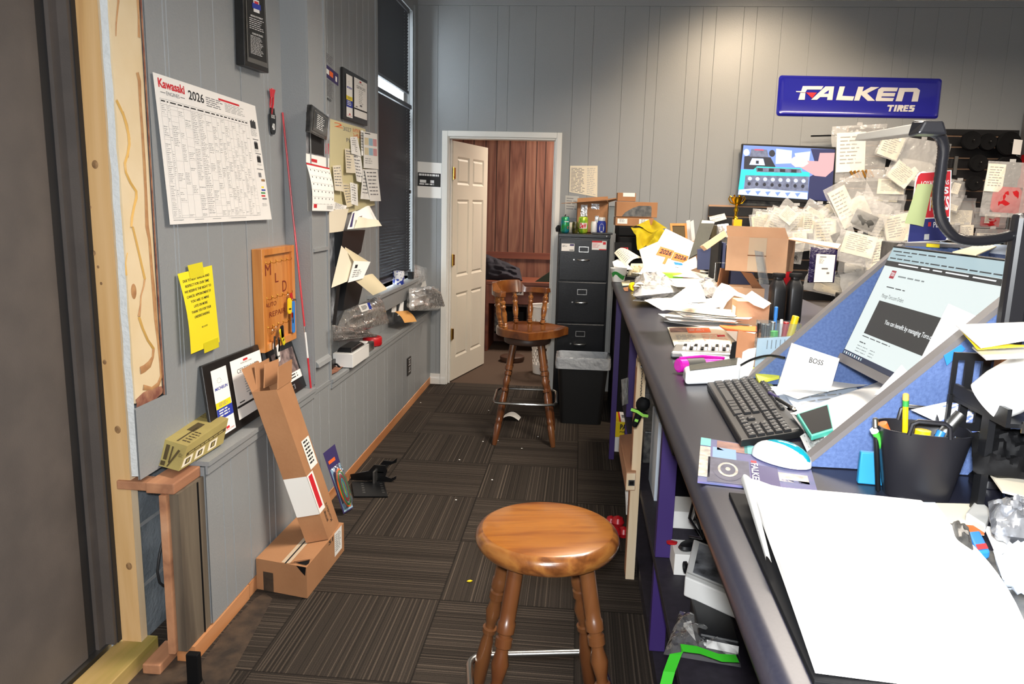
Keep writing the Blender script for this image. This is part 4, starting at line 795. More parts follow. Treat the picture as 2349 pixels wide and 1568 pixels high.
psheet('instruction_bag', 'tall clear sleeve with a folded instruction sheet standing at the far ledge end', 'sleeve', ((951, 618), (977, 622), (980, 655), (945, 668)), [-1.31, -1.28, -1.26, -1.29], 'paper', pr_tall)
mb = MB(); c = [pt(951, 606, x=-1.28), pt(979, 614, x=-1.25), pt(980, 640, x=-1.24), pt(948, 660, x=-1.28)]; blob(mb, c, 'clear_film', .012, 8, .004, 3); tag(mb.build('clear_sleeve'), 'clear plastic top of the sleeve sticking up at the far ledge end', 'sleeve')
t = thing('plastic_bag', 'crumpled white carrier bag hanging over the far end of the ledge', 'bag', (-1.22, 6.05, .64)); mb = MB(); blob(mb, [pt(938, 660, x=-1.25), pt(996, 655, x=-1.20), pt(1008, 712, x=-1.15), pt(940, 712, x=-1.2)], 'milky_film', .07, 20, .035, 5); mb.build('bag_body', t)
mb = MB(); c1, c2 = pt(975, 660, x=-1.16), pt(1006, 700, x=-1.12)
for o in (0, .02, .04): mb.tube([c1+Vector((o, 0, 0)), c1.lerp(c2, .5)+Vector((.02+o, 0, .03)), c2+Vector((o, 0, 0))], .012, 'milky_film', 8)
mb.build('handle', t); mb = MB(); blob(mb, [pt(944, 675, x=-1.26), pt(975, 668, x=-1.24), pt(985, 708, x=-1.21), pt(945, 708, x=-1.23)], 'paper', .03, 10, .02, 8); mb.build('wrapped_part', t)
# mug on the sill, blind clip
c0 = Vector((-1.305, 5.42, .931)); mb = MB(); mat('blue_white_wrap', '#e6e8ee', .5, col2='#2b3f9c', scale=45, lo=.5, hi=.54)
mb.lathe([(.0, 0), (.04, 0), (.042, .004), (.042, .09), (.038, .096), (.012, .096), (.012, .03), (0, .03)], 'blue_white_wrap', 24, Matrix.Translation((c0.x, c0.y, c0.z))); tag(mb.build('paper_roll'), 'short roll with blue and white wrapper standing on the window sill', 'roll')
mb = MB(); mb.box(-1.325, -1.285, 5.80, 5.86, .931, .985, 'black_plastic'); tag(mb.build('sensor_box', bevel=.004), 'small black sensor box on the window sill by the blind corner', 'box')
# outlet on the wainscot
t = thing('wall_outlet', 'black wall outlet plate low on the far wainscot', 'outlet', pt(939, 855, x=WX)); c = [pt(*a, x=WX+.006) for a in ((935, 822), (943, 816), (943, 855), (935, 862))]
mb = MB(); board3(mb, c, .0055, 'frame_black'); mb.build('cover_plate', t); mb = MB(); f = mapper(c)
for v in (.1, .42, .8): patch(mb, f, .25, v, .8, v+.03, 'white_ink', .001)
patch(mb, f, .3, .18, .75, .36, 'ink_grey', .001); patch(mb, f, .3, .55, .75, .75, 'ink_grey', .001); mb.build('socket', t)
# note beside the door
def pr_door(mb, f): patch(mb, f, .03, .30, .97, .68, 'ink'); lines(mb, f, .08, .33, .9, .40, 1, 'white_ink', .8, .0015, 9, 0); patch(mb, f, .12, .50, .38, .58, 'white_ink', .0015); patch(mb, f, .55, .50, .7, .58, 'white_ink', .0015); lines(mb, f, .1, .6, .9, .66, 1, 'white_ink', .6, .0015, 5)
sheet('door_note', 'white page with a dark printed band taped beside the back door casing', 'paper', [pt(*a, y=BY-.003) for a in ((957, 370), (1013, 374), (1012, 455), (956, 452))], 'paper', None, pr_door)
def pr_list(mb, f): lines(mb, f, .04, .08, .55, .98, 17, 'ink_grey', .4, words=3, seed=6); lines(mb, f, .62, .08, .95, .98, 15, 'ink_light', .3, words=3, seed=7)
sheet('price_list', 'cream typed list taped to the back wall above the filing cabinet', 'paper', [pt(*a, y=BY-.003) for a in ((1308, 380), (1371, 380), (1370, 452), (1306, 440))], 'paper_warm', None, pr_list)
sheet('faded_notice', 'pale blue grey page taped low on the wall behind the cardboard box', 'paper', [pt(*a, y=BY-.003) for a in ((1297, 448), (1328, 450), (1327, 500), (1295, 498))], 'paper_grey', None, lambda mb, f: lines(mb, f, .1, .1, .9, .7, 5, 'ink_grey', .3, words=2))
# ================================================================== stools
grain('honey_seat', ['#6c3812', '#8a4f1b', '#a06424', '#7d4619'], 6, (.3, 2.6, 1), .3, 3, coat=.35, strips=(1, .036))
grain('stool_rim_wood', ['#63381a', '#824e25', '#96622f'], 7, (1, 1, 1.4), .28, 5, coat=.5)
grain('stool_leg_wood', ['#4c2814', '#60371d', '#6f4526'], 5, (1.4, 1.4, .12), .3, 2.5, coat=.45)
grain('swivel_seat_wood', ['#4f2811', '#683918', '#7a4920'], 4, (2, .3, 1), .22, 2.5, coat=.6)
mat('dark_wood_plate', '#4a3429', .45)
def leg_prof(L):
    """turned leg, (height fraction from foot, radius)"""
    return [(0, .0125), (.08, .0175), (.20, .0205), (.22, .0165), (.235, .0195), (.26, .0195), (.275, .016), (.30, .019), (.42, .0205), (.50, .017), (.53, .0130), (.54, .0130), (.545, .019), (.565, .0195), (.57, .0140), (.585, .0135), (.60, .0160), (.645, .0215), (.685, .0150), (.70, .0150), (.705, .0205), (.735, .0205), (.74, .0160), (.75, .0160), (.755, .0215), (.79, .0218), (.795, .0190), (.83, .0195), (1, .0195)]
def turned(mb, a, b, prof, m, n=16, s=1):
    a, b = Vector(a), Vector(b); pts = [a.lerp(b, k) for k, r_ in prof]; mb.tube(pts, [r_*s for k, r_ in prof], m, n)
SC = Vector((-.052, 1.795, 0)); t = thing('round_bar_stool', 'round backless wooden bar stool in the foreground with chrome footrest', 'stool', SC, 10)
mb = MB(); Rr_ = .178; prof = [(0, .688), (.150, .688), (.170, .692), (.178, .702), (.1815, .715), (.178, .728), (.170, .736), (.164, .7385)]
mb.lathe(prof, 'stool_rim_wood', 48); mb.lathe([(.164, .7385), (.160, .7402), (.08, .7402), (0, .7402)], 'honey_seat', 48); mb.build('seat', t, world=False)
for k, a in enumerate((45, 135, 225, 315)):
    A = R(a); mb = MB(); turned(mb, (.27*math.cos(A), .27*math.sin(A), 0), (.118*math.cos(A), .118*math.sin(A), .69), leg_prof(1), 'stool_leg_wood', 18, 1.02); mb.build('leg', t, world=False)
def ring(z, rr, cut, r_, m='steel', n=6, sx=1):
    P_ = []
    for a in (0, 90, 180, 270):
        A = R(a); c, s = math.cos(A), math.sin(A)
        for i in range(n+1):
            th = R(90*i/n); x, y = rr-cut+cut*math.cos(th), rr-cut+cut*math.sin(th); P_.append((x*c-y*s, x*s+y*c, z))
    return P_
zf = .27; MB().tube(ring(zf, .185, .05, .0), .0105, 'steel', 10, closed=True).build('footrest', t, world=False)
# captain's swivel stool
FA = -38; SC2 = Vector((-.315, 4.86, 0)); t = thing('captain_bar_stool', 'wooden swivel bar stool with curved spindle back near the back door', 'stool', SC2, 0)
mb = MB(); Fd = R(FA); prof_ = []
out = []
for i in range(25):
    a = R(FA+95+i*(170/24)); out.append((.205*math.cos(a), .215*math.sin(a)))
c1, c2 = R(FA-47), R(FA+47)
for k in range(7):
    q = k/6; a = c1+(c2-c1)*q; rr = .265 if k in (0, 6) else .215+.02*abs(q-.5)*2; out.append((rr*math.cos(a), rr*math.sin(a)))
n = len(out); dish = lambda s_, z: [(x*s_, y*s_, z) for x, y in out]
vs = dish(1, .700)+dish(1.0, .745)+dish(.95, .752)+dish(.8, .742)+dish(.4, .735)+[(0, 0, .733)]
fs = [tuple(reversed(range(n)))]+[(j*n+i, j*n+(i+1) % n, (j+1)*n+(i+1) % n, (j+1)*n+i) for j in range(4) for i in range(n)]+[(4*n+i, 4*n+(i+1) % n, 5*n) for i in range(n)]
mb.add(vs, fs, 'swivel_seat_wood', True); mb.build('seat', t, world=False, auto=50)
MB().lathe([(0, .640), (.135, .640), (.150, .648), (.154, .665), (.148, .682), (.135, .688), (0, .688)], 'dark_wood_plate', 32).lathe([(0, .688), (.07, .688), (.07, .6995), (0, .6995)], 'black_metal', 20).build('swivel_plate', t, world=False)
LR = 12
for a in (45, 135, 225, 315):
    A = R(a+LR-10); mb = MB(); turned(mb, (.268*math.cos(A), .268*math.sin(A), 0), (.125*math.cos(A), .125*math.sin(A), .6395), leg_prof(1), 'stool_leg_wood', 14, 1.15); mb.build('leg', t, world=False)
MB(rotm(0, 0, LR-10)).tube(ring(.28, .20, .055, 0, n=2), .009, 'steel', 8, closed=True).build('footrest', t, world=False)
mb = MB(); a0, a1 = R(FA+180-86), R(FA+180+84); nn = 40; vs = []
for i in range(nn+1):
    q = i/nn; a = a0+(a1-a0)*q; ri, ro = .185, .240; zb = .950; crest = max(0, min(1, (.30-abs(q-.56))/.08)); crest = crest*crest*(3-2*crest); zt = .985+.048*crest
    ro2 = ro+.0*crest; ri2 = ri+.028*crest
    if i in (0, nn): ri, ro2, ri2 = .195, .232, .195
    for r_, z in ((ri, zb), (ro, zb+.003), (ro2, zt-.004), (ri2, zt)): vs.append((r_*math.cos(a), r_*math.sin(a), z))
fs = [(4*i+k, 4*i+(k+1) % 4, 4*i+4+(k+1) % 4, 4*i+4+k) for i in range(nn) for k in range(4)]+[(3, 2, 1, 0), (4*nn, 4*nn+1, 4*nn+2, 4*nn+3)]
mb.add(vs, fs, 'swivel_seat_wood', True); mb.build('back_rail', t, world=False, bevel=.003)
sp = [(0, .011), (.08, .014), (.12, .009), (.15, .013), (.18, .010), (.25, .013), (.45, .016), (.62, .011), (.66, .015), (.70, .015), (.74, .010), (.78, .015), (.84, .015), (.88, .009), (1, .011)]
for q in (.03, .2, .38, .60, .79, .97):
    a = a0+(a1-a0)*q; mb = MB(); turned(mb, (.178*math.cos(a), .178*math.sin(a), .747), (.212*math.cos(a), .212*math.sin(a), .952), sp, 'stool_rim_wood', 12, 1.25); mb.build('spindle', t, world=False)
# ================================================================== filing cabinet
FC = Vector((.029, 5.66, 0)); t = thing('filing_cabinet', 'tall black four drawer metal filing cabinet beside the back doorway', 'cabinet', FC, 2)
mat('cabinet_black', '#08090c', .3, col2='#0d0e12', scale=5, bump=.04, bscale=160, spec=.35)
MB().box(-.19, .19, .012, .50, .02, 1.32, 'cabinet_black').box(-.192, .192, -.006, .5, 1.296, 1.322, 'cabinet_black').build('cabinet_body', t, bevel=.004, world=False)
MB().box(.16, .166, -.009, -.0065, 1.304, 1.31, 'steel').lathe([(0, 0), (.006, 0), (.006, .004), (0, .005)], 'steel', 12, Matrix.Translation((.165, -.006, 1.309)) @ rotm(90)).build('lock', t, world=False)
for i in range(4):
    z0 = .03+.316*i; z1 = z0+.306
    d = MB().box(-.178, .178, -.004, .011, z0, z1, 'cabinet_black').build('drawer', t, bevel=.004, world=False)
    zc = z0+.155
    mb = MB(); mb.tube([(-.045, -.005, zc), (-.042, -.026, zc), (-.03, -.03, zc), (.03, -.03, zc), (.042, -.026, zc), (.045, -.005, zc)], [.004, .0055, .007, .007, .0055, .004], 'steel', 8); mb.build('handle', d, world=False)
    mb = MB(); zc2 = z0+.232
    for a in ((-.036, .036, zc2+.016, zc2+.021), (-.036, .036, zc2-.021, zc2-.016), (-.036, -.031, zc2-.016, zc2+.016), (.031, .036, zc2-.016, zc2+.016)): mb.box(a[0], a[1], -.008, -.0045, a[2], a[3], 'steel')
    mb.build('label_holder', d, world=False); MB().box(-.075, -.064, -.012, -.0045, zc-.005, zc+.005, 'steel').build('latch', d, world=False)
def mag(name, label, x0, x1, z0, z1, pr):
    mb = MB(); y = -.0055; mb.box(x0, x1, y-.001, y, z0, z1, 'chart_paper', rotm(0, 0, 2, FC)); M2 = rotm(0, 0, 2, FC)
    f = mapper([M2 @ Vector((x0, y-.001, z1)), M2 @ Vector((x1, y-.001, z1)), M2 @ Vector((x1, y-.001, z0)), M2 @ Vector((x0, y-.001, z0))]); pr(mb, f); tag(mb.build(name), label, 'magnet')
mag('business_card_magnet', 'white business card magnet at the left of the top cabinet drawer', -.165, -.07, 1.195, 1.25, lambda mb, f: (patch(mb, f, .65, .05, .97, .3, 'purple_print'), lines(mb, f, .05, .2, .5, .5, 3, 'ink_grey', .4, words=2), patch(mb, f, .62, .8, .95, .92, 'ink_grey')))
mag('red_card_magnet', 'red and white picture magnet at the right of the top cabinet drawer', .058, .165, 1.21, 1.275, lambda mb, f: (patch(mb, f, 0, 0, .7, .18, 'red_print'), patch(mb, f, .75, .1, .95, .4, 'red_print'), lines(mb, f, .05, .3, .6, .8, 4, 'pink_print', .6, words=2), patch(mb, f, .5, .9, 1, 1, 'red_print')))
# on top of the cabinet
TZ = 1.3235
def can(name, label, x, y, r_, h, m, top='brushed_steel', prs=None, cat='can', z=TZ):
    t = thing(name, label, cat, (x, y, z)); M2 = Matrix.Translation((x, y, z))
    MB().lathe([(0, .003), (r_*.72, .0), (r_*.80, .002), (r_, .012), (r_, h-.014), (r_*.82, h-.003)], m, 24, M2).build('can_body', t)
    MB().lathe([(r_*.82, h-.003), (r_*.84, h), (r_*.78, h), (r_*.76, h-.004), (0, h-.005)], top, 24, M2).build('can_lid', t)
    if prs:
        mb = MB(); prs(mb, lambda u, v, off=.0005: Vector((x+(r_+off)*math.sin((u-.5)*2.6), y-(r_+off)*math.cos((u-.5)*2.6), z+h*(1-v)))); mb.build('can_print', t)
    return t
mat('can_green', '#2f9a3e', .25, metal=.3, col2='#1d7a9a', scale=25); mat('can_dew', '#3aa02c', .25, metal=.3, col2='#c9d83a', scale=30); mat('can_dark', '#141512', .3, col2='#5a5520', scale=40)
can('soda_can', 'green and blue soda can on the left front of the filing cabinet', -.118, 5.78, .033, .122, 'can_green', prs=lambda mb, f: (words(mb, f, 'A', 'green_print', .5, .35, .75, .6, .03), patch(mb, f, .45, .3, .85, .34, 'white_ink', .0006, 4), words(mb, f, 'C', 'red_print', .7, .6, .85, .75, .03)))
can('soda_can', 'green soda can with big red lettering in the middle of the filing cabinet', .017, 5.79, .036, .125, 'can_dew', prs=lambda mb, f: (patch(mb, f, .2, .38, .85, .72, 'white_ink', .0004, 6), words(mb, f, 'DeW', 'red_print', .22, .40, .82, .7, .05, .2, .001)))
can('energy_drink_can', 'short black can standing between the two soda cans', -.042, 5.77, .023, .085, 'can_dark')
can('white_canister', 'plain white canister between the soda can and the blue tub', .098, 5.80, .024, .09, 'white_plastic', 'white_plastic', cat='canister')
t = can('vitamin_bottle', 'blue bottle with a white round label and white cap on the cabinet', .155, 5.79, .033, .095, 'blue_print', 'blue_print', cat='bottle', prs=lambda mb, f: (mb.add([f(.5+.22*math.cos(a), .55+.34*math.sin(a)) for a in [k*.524 for k in range(12)]], [tuple(range(12))], 'paper'), words(mb, f, 'Centrum', 'ink_grey', .36, .45, .64, .52, 0, 0, .001)))
MB().lathe([(0, .0), (.026, 0), (.027, .022), (.024, .026), (0, .026)], 'white_plastic', 20, Matrix.Translation((.155, 5.79, TZ+.0955))).build('bottle_cap', t)
mb = MB(); mb.box(.085, .235, 5.66, 5.745, TZ, TZ+.012, 'black_plastic'); tag(mb.build('tray', bevel=.003), 'flat black tray overhanging the right front edge of the filing cabinet', 'tray')
mb = MB(); mb.box(-.085, -.0, 5.86, 5.90, TZ, TZ+.075, 'paper_warm'); tag(mb.build('small_carton'), 'small cream carton standing behind the green soda cans', 'box')
mb = MB(); mb.tube([(-.16, 5.8, TZ+.03), (-.14, 5.79, TZ+.09), (-.115, 5.78, TZ+.135)], .004, 'black_plastic', 6).lathe([(0, 0), (.02, .005), (.025, .03), (.012, .05), (0, .055)], 'black_plastic', 12, Matrix.Translation((-.168, 5.84, TZ)) ); tag(mb.build('black_tool'), 'small black pump head at the far left corner of the cabinet top', 'tool')
# open carton on the cabinet
t = thing('open_carton', 'open brown carton with ragged flaps standing at the back of the filing cabinet', 'box', (.07, 6.02, TZ))
mb = MB(); x0, x1, y0_, y1, z1 = -.035, .205, 5.93, 6.12, TZ+.23
mb.box(x0, x1, y0_, y0_+.004, TZ, z1, 'cardboard').box(x0, x1, y1-.004, y1, TZ, z1, 'cardboard').box(x0, x0+.004, y0_, y1, TZ, z1, 'cardboard').box(x1-.004, x1, y0_, y1, TZ, z1, 'cardboard').box(x0, x1, y0_, y1, TZ, TZ+.004, 'cardboard').build('carton_body', t)
mat('foil_tape', '#dfe3ea', .08, metal=.7, bump=.8, bscale=60)
MB().box(x0+.03, x0+.08, y0_-.002, y0_-.0005, z1-.12, z1-.02, 'foil_tape').box(x0+.11, x0+.17, y0_-.002, y0_-.0005, z1-.05, z1-.01, 'foil_tape').box(x0+.14, x0+.17, y0_-.002, y0_-.0005, TZ+.01, z1-.10, 'foil_tape').build('tape', t)
for pts in (((x0, y0_, z1), (x1, y0_, z1), (x1-.02, y0_-.10, z1+.022), (x0-.12, y0_-.08, z1-.012)), ((x0, y0_+.02, z1), (x1, y1, z1+.005), (x1+.17, y1-.02, z1+.06), (x1-.02, y0_, z1+.02)), ((x0, y1, z1), (x1, y1, z1), (x1, y1+.05, z1+.05), (x0, y1+.05, z1+.03))):
    mb = MB(); board3(mb, [Vector(p) for p in pts], .004, 'cardboard', (0, 0, -1)); mb.build('flap', t)
mb = MB(); mb.box(.208, .25, 5.90, 5.95, TZ, TZ+.20, 'clear_acrylic').box(.2085, .2495, 5.90, 5.95, TZ+.200, TZ+.206, 'black_plastic'); tag(mb.build('acrylic_case'), 'tall clear acrylic case standing right of the open carton', 'case')
# ================================================================== waste bin
WB = Vector((.055, 5.33, 0)); t = thing('waste_bin', 'black rectangular waste bin lined with a clear bag in front of the cabinet', 'bin', WB)
mat('bin_black', '#0a0a0b', .45); clear('bin_liner', '#e9eef4', .3, .42, .18, .7, 20)
def rrect(w_, d, r_, z, n=5):
    o = []
    for sx, sy, a0 in ((1, 1, 0), (-1, 1, 90), (-1, -1, 180), (1, -1, 270)):
        for i in range(n+1):
            a = R(a0+90*i/n); o.append((sx*(w_/2-r_)+r_*math.cos(a), sy*(d/2-r_)+r_*math.sin(a), z))
    return o
def loft(mb, rings, m, M=None, smooth=True, bottom=True):
    n = len(rings[0]); vs = [p for r_ in rings for p in r_]; mb.add(vs, [(j*n+i, j*n+(i+1) % n, (j+1)*n+(i+1) % n, (j+1)*n+i) for j in range(len(rings)-1) for i in range(n)], m, smooth, M)
    if bottom: mb.add(vs, [tuple(reversed(range(n)))], m, False, M)
mb = MB(Matrix.Translation(WB)); loft(mb, [rrect(.29, .20, .03, .001), rrect(.355, .25, .035, .45), rrect(.37, .265, .035, .452), rrect(.37, .265, .035, .475), rrect(.35, .245, .03, .475), rrect(.28, .19, .03, .01)], 'bin_black'); mb.build('bin_body', t, auto=50)
mb = MB(Matrix.Translation(WB)); rd = random.Random(2)
def wob(ring_, k): return [(x*(1+k*noise.noise((x*30, y*30, z*9))), y*(1+k*noise.noise((x*25, y*30, z*9+4))), z+.012*k*20*.3*noise.noise((x*20, y*20, 3))) for x, y, z in ring_]
loft(mb, [wob(rrect(.385, .28, .035, .405, 9), .02), wob(rrect(.388, .283, .035, .44, 9), .02), rrect(.385, .28, .035, .482, 9), rrect(.355, .25, .03, .486, 9), wob(rrect(.335, .23, .03, .44, 9), .06), wob(rrect(.31, .20, .03, .30, 9), .1), wob(rrect(.25, .15, .03, .2, 9), .2)], 'bin_liner', bottom=False); mb.build('bin_liner', t)
# ================================================================== floor litter
mb = MB(); c0 = pt(1165, 962, z=.004); f = mapper([c0+Vector((-.03, .11, 0)), c0+Vector((.09, .06, 0)), c0+Vector((.08, -.03, 0)), c0+Vector((-.05, -.03, 0))], lambda u, v: -.03*math.sin(math.pi*u)-.004); mb.grid(lambda u, v: f(u, v)+Vector((0, 0, 0)), 8, 8, 'paper')
for v in mb.v: v.z = abs(v.z-.004)+.006
tag(mb.build('paper_scrap'), 'curled white paper scrap on the carpet behind the captain stool', 'paper')
c0 = pt(1077, 1333, z=.004); tag(MB().lathe([(0, -.012), (.004, -.006), (.005, .004), (.002, .01), (0, .014)], 'yellow_plastic', 8, Matrix.Translation((c0.x, c0.y, .006)) @ rotm(0, 90, 20)).build('wire_nut'), 'tiny yellow plug lying on the carpet left of the round stool', 'litter')
for i, (a, b) in enumerate(((965, 923), (1121, 941), (1142, 1010), (1129, 1100), (1197, 1028), (1234, 1001), (1054, 1054), (1046, 1146), (1108, 1012))):
    c0 = pt(a, b, z=.002); mb = MB(); mb.lathe([(0, 0), (.004, 0), (.003, .002), (0, .003)], 'paper', 6, Matrix.Translation(c0), sx=1.4); tag(mb.build('paper_crumb'), 'white crumb of paper on the dark carpet near the captain stool', 'litter', 'paper crumbs on the carpet')
# ================================================================== back room contents
mat('white_basket', '#efece8', .5); mat('dark_cloth', '#23222a', .9, col2='#2f2d36', scale=6); mat('green_binder', '#20301f', .6)
mb = MB(); x0, x1, y0_, y1 = -.95, .1, 7.75, 8.31; mb.box(x0, x1, y0_, y1, .70, .735, 'red_wood_rail').box(x0, x1, y0_+.02, y0_+.04, .5, .70, 'red_wood_rail').box(x0, x0+.03, y0_, y1, 0, .70, 'red_wood_rail').box(x1-.03, x1, y0_, y1, 0, .70, 'red_wood_rail')
tag(mb.build('wooden_desk', bevel=.003), 'reddish wooden desk against the panelled wall of the back room', 'desk')
mb = MB(); fs_ = [(-.9, 7.9), (-.62, 7.9)]; blob(mb, [(-1.0, 8.0, 1.0), (-.62, 7.95, .86), (-.58, 7.85, .737), (-1.0, 7.9, .737)], 'dark_cloth', .09, 18, .03, 3); tag(mb.build('jacket'), 'dark jacket heaped on the left end of the back room desk', 'jacket')
mb = MB(); mb.prism([(-.19, 0), (.19, 0), (.02, .15)], -.01, .01, 'green_binder', basis((-.26, 7.85, .736), (1, 0, 0), (0, 0, 1))); tag(mb.build('green_binder'), 'dark green binder standing tented on the back room desk', 'binder')
mb = MB(); mb.add([(-.20, 7.95, .93), (-.10, 7.95, .90), (-.02, 7.9, .737), (-.11, 7.9, .737)], [(0, 1, 2, 3)], 'pink_print').add([(-.18, 7.93, .86), (-.14, 7.93, .86), (-.03, 7.89, .745), (-.05, 7.89, .737)], [(0, 1, 2, 3)], 'paper'); tag(mb.build('paper_folder'), 'orange pink folder with papers leaning behind the green binder', 'folder')
BK = Vector((-.225, 6.85, .001)); t = thing('laundry_basket', 'tall white laundry basket punched with holes inside the back doorway', 'basket', BK)
mb = MB(Matrix.Translation(BK)); nh, nz = 48, 22
def bp(i, j):
    a = 2*math.pi*i/nh; z = .62*j/nz; r_ = .13+.035*j/nz; return (r_*1.25*math.cos(a), r_*math.sin(a), z)
vs = [bp(i, j) for j in range(nz+1) for i in range(nh)]; fs = []
for j in range(nz):
    for i in range(nh):
        if 3 <= j <= nz-5 and (i+j) % 2 == 0 and (i*7+j*3) % 5 != 0: continue
        fs.append((j*nh+i, j*nh+(i+1) % nh, (j+1)*nh+(i+1) % nh, (j+1)*nh+i))
mb.add(vs, fs, 'white_basket', True); mb.add(vs, [tuple(reversed(range(nh)))], 'white_basket'); o = mb.build('basket_body', t)
MB(Matrix.Translation(BK)).tube([(.168*1.25*math.cos(a), .168*math.sin(a), .62) for a in [k*.262 for k in range(24)]], .008, 'white_basket', 6, closed=True).build('rim', t)
mb = MB(); mb.box(-.86, -.55, 7.82, 8.2, .18, .42, 'matte_black').box(-.86, -.80, 7.80, 7.82, .2, .4, 'dark_parts'); tag(mb.build('storage_crate', bevel=.01), 'black storage crate under the back room desk', 'crate')
mb = MB(); mb.lathe([(0, 0), (.11, 0), (.12, .02), (.12, .05), (.1, .06), (0, .06)], 'dark_wood_plate', 20, Matrix.Translation((-.62, 7.3, 0))); tag(mb.build('stool_base'), 'round dark wooden base on the back room carpet', 'base')
mb = MB(); mb.box(-.66, -.56, 7.76, 7.78, .60, .68, 'paper'); words(mb, mapper([(-.65, 7.7595, .67), (-.57, 7.7595, .67), (-.57, 7.7595, .61), (-.65, 7.7595, .61)]), 'OS', 'ink', .1, .1, .9, .9, .03); tag(mb.build('lettered_card'), 'white card with black letters on the desk front behind the stool', 'card')
# ================================================================== service counter
HC = 1.10; CX = .197
mat('counter_laminate', '#24242e', .33, col2='#1f1f2a', scale=220, detail=1, spec=.6); mat('shelf_dark', '#221e27', .6, col2='#2c2731', scale=40); mat('purple_paint', '#3f2a6e', .5)
def pz(a, b, h=0): return pt(a, b, z=HC+h)
t = thing('service_counter', 'long dark laminate counter on purple posts running down the right side', 'counter', (.6, 2.2, 0)); Y0, Y1 = -.3, 4.6
prof = [(CX, HC-.022), (CX+.003, HC-.012), (CX+.010, HC-.004), (CX+.022, HC), (1.12, HC), (1.12, HC-.04), (CX+.022, HC-.04), (CX+.008, HC-.036), (CX+.001, HC-.030)]
mb = MB(); n = len(prof); vs = [(x, Y0, z) for x, z in prof]+[(x, Y1, z) for x, z in prof]
mb.add(vs, [tuple(range(n)), tuple(reversed(range(n, 2*n)))]+[(i, n+i, n+(i+1) % n, (i+1) % n) for i in range(n)], 'counter_laminate', True); mb.build('countertop', t, auto=60)
MB().box(1.0, 1.02, Y0, Y1, .0, HC-.041, 'purple_paint').build('back_panel', t)
MB().box(.287, .999, Y0, Y1, .37, .40, 'shelf_dark').build('shelf', t, bevel=.002); MB().box(.30, .999, Y0, Y1, .0, .06, 'shelf_dark').build('plinth', t)
for y, x, z0 in ((2.37, .289, .4005), (2.37, .289, .061), (4.05, .289, .4005), (4.05, .289, .061), (.9, .289, .4005), (.9, .289, .061)):
    MB().box(x, x+.052, y, y+.045, z0, (.3695 if z0 < .3 else HC-.041), 'purple_paint').build('post', t, bevel=.002)
MB().box(.23, .262, 4.5, 4.54, 0, HC-.041, 'purple_paint').build('post', t, bevel=.002)
d = MB().box(.262, .284, 1.92, 2.80, .90, HC-.042, 'matte_black').box(.2845, .80, 1.94, 2.36, .9, HC-.05, 'matte_black').build('drawer', t, bevel=.004)
MB().tube([(.2615, 2.70, .97), (.247, 2.70, .97)], .010, 'steel', 12).tube([(.247, 2.70, .97), (.235, 2.70, .97)], .006, 'steel', 10).build('drawer_lock', d)
tag(MB().box(.268, .29, 3.18, 3.28, .4005, HC-.045, 'pale_pine').build('pale_board'), 'pale pine board standing on the counter shelf behind the dangling doll', 'board')
tag(MB().box(.247, .283, 2.98, 3.06, .001, .93, 'pale_pine').box(.2455, .2468, 2.985, 3.055, .01, .9, 'raw_edge_wood').build('upright_board'), 'narrow pale upright board standing on the floor against the counter shelf', 'board')
q = [pt(*a, z=.48) for a in ((1421, 997), (1462, 992), (1459, 1083), (1437, 1083))]; b_ = [p+Vector((0, 0, -.078)) for p in q]
t = thing('wooden_box', 'long brown wooden box with a metal clasp jutting from the counter shelf', 'box', (q[2]+q[0])/2); mb = MB(); mb.hexa([b_[3], b_[2], b_[1], b_[0], q[3], q[2], q[1], q[0]], 'raw_edge_wood'); mb.build('box_body', t, bevel=.003)
f = mapper([q[3], q[2], b_[2], b_[3]]); mb = MB(); patch(mb, f, .05, .05, .95, .95, 'pale_pine', .001); patch(mb, f, .25, .4, .9, .72, 'brushed_steel', .003); patch(mb, f, .35, .46, .8, .66, 'matte_black', .004); mb.build('clasp', t)
# doll keyring
t = thing('doll_keyring', 'little black knitted doll with a lime band dangling from the drawer lock', 'keyring', (.241, 2.70, .80)); D = Vector((.241, 2.70, .8))
mb = MB(); [mb.lathe([(0, -.003), (.003, 0), (0, .003)], 'steel', 6, Matrix.Translation(D+Vector((.0015*(k % 2), 0, .065+.0062*k)))) for k in range(16)]; mb.build('ball_chain', t); tag(t.children[-1], kind='stuff')
mb = MB(rotm(0, 18, 0, D)); mb.lathe([(0, .060), (.016, .056), (.024, .044), (.026, .032), (.022, .018), (.012, .008), (0, .006)], 'matte_black', 16); mb.lathe([(0, .012), (.014, .004), (.013, -.03), (.010, -.055), (0, -.06)], 'matte_black', 12); mb.tube([(-.028, 0, -.002), (0, 0, .004), (.028, 0, -.002)], .008, 'matte_black', 8); mb.build('doll_body', t)
mat('lime_knit', '#9be05a', .8); mb = MB(rotm(0, 18, 0, D)); mb.tube([(-.034, -.009, .002), (-.012, -.016, .004), (.012, -.016, -.002), (.030, -.009, .0)], .0062, 'lime_knit', 6).box(-.008, .004, -.014, -.010, -.034, -.024, 'lime_knit'); mb.build('band', t)
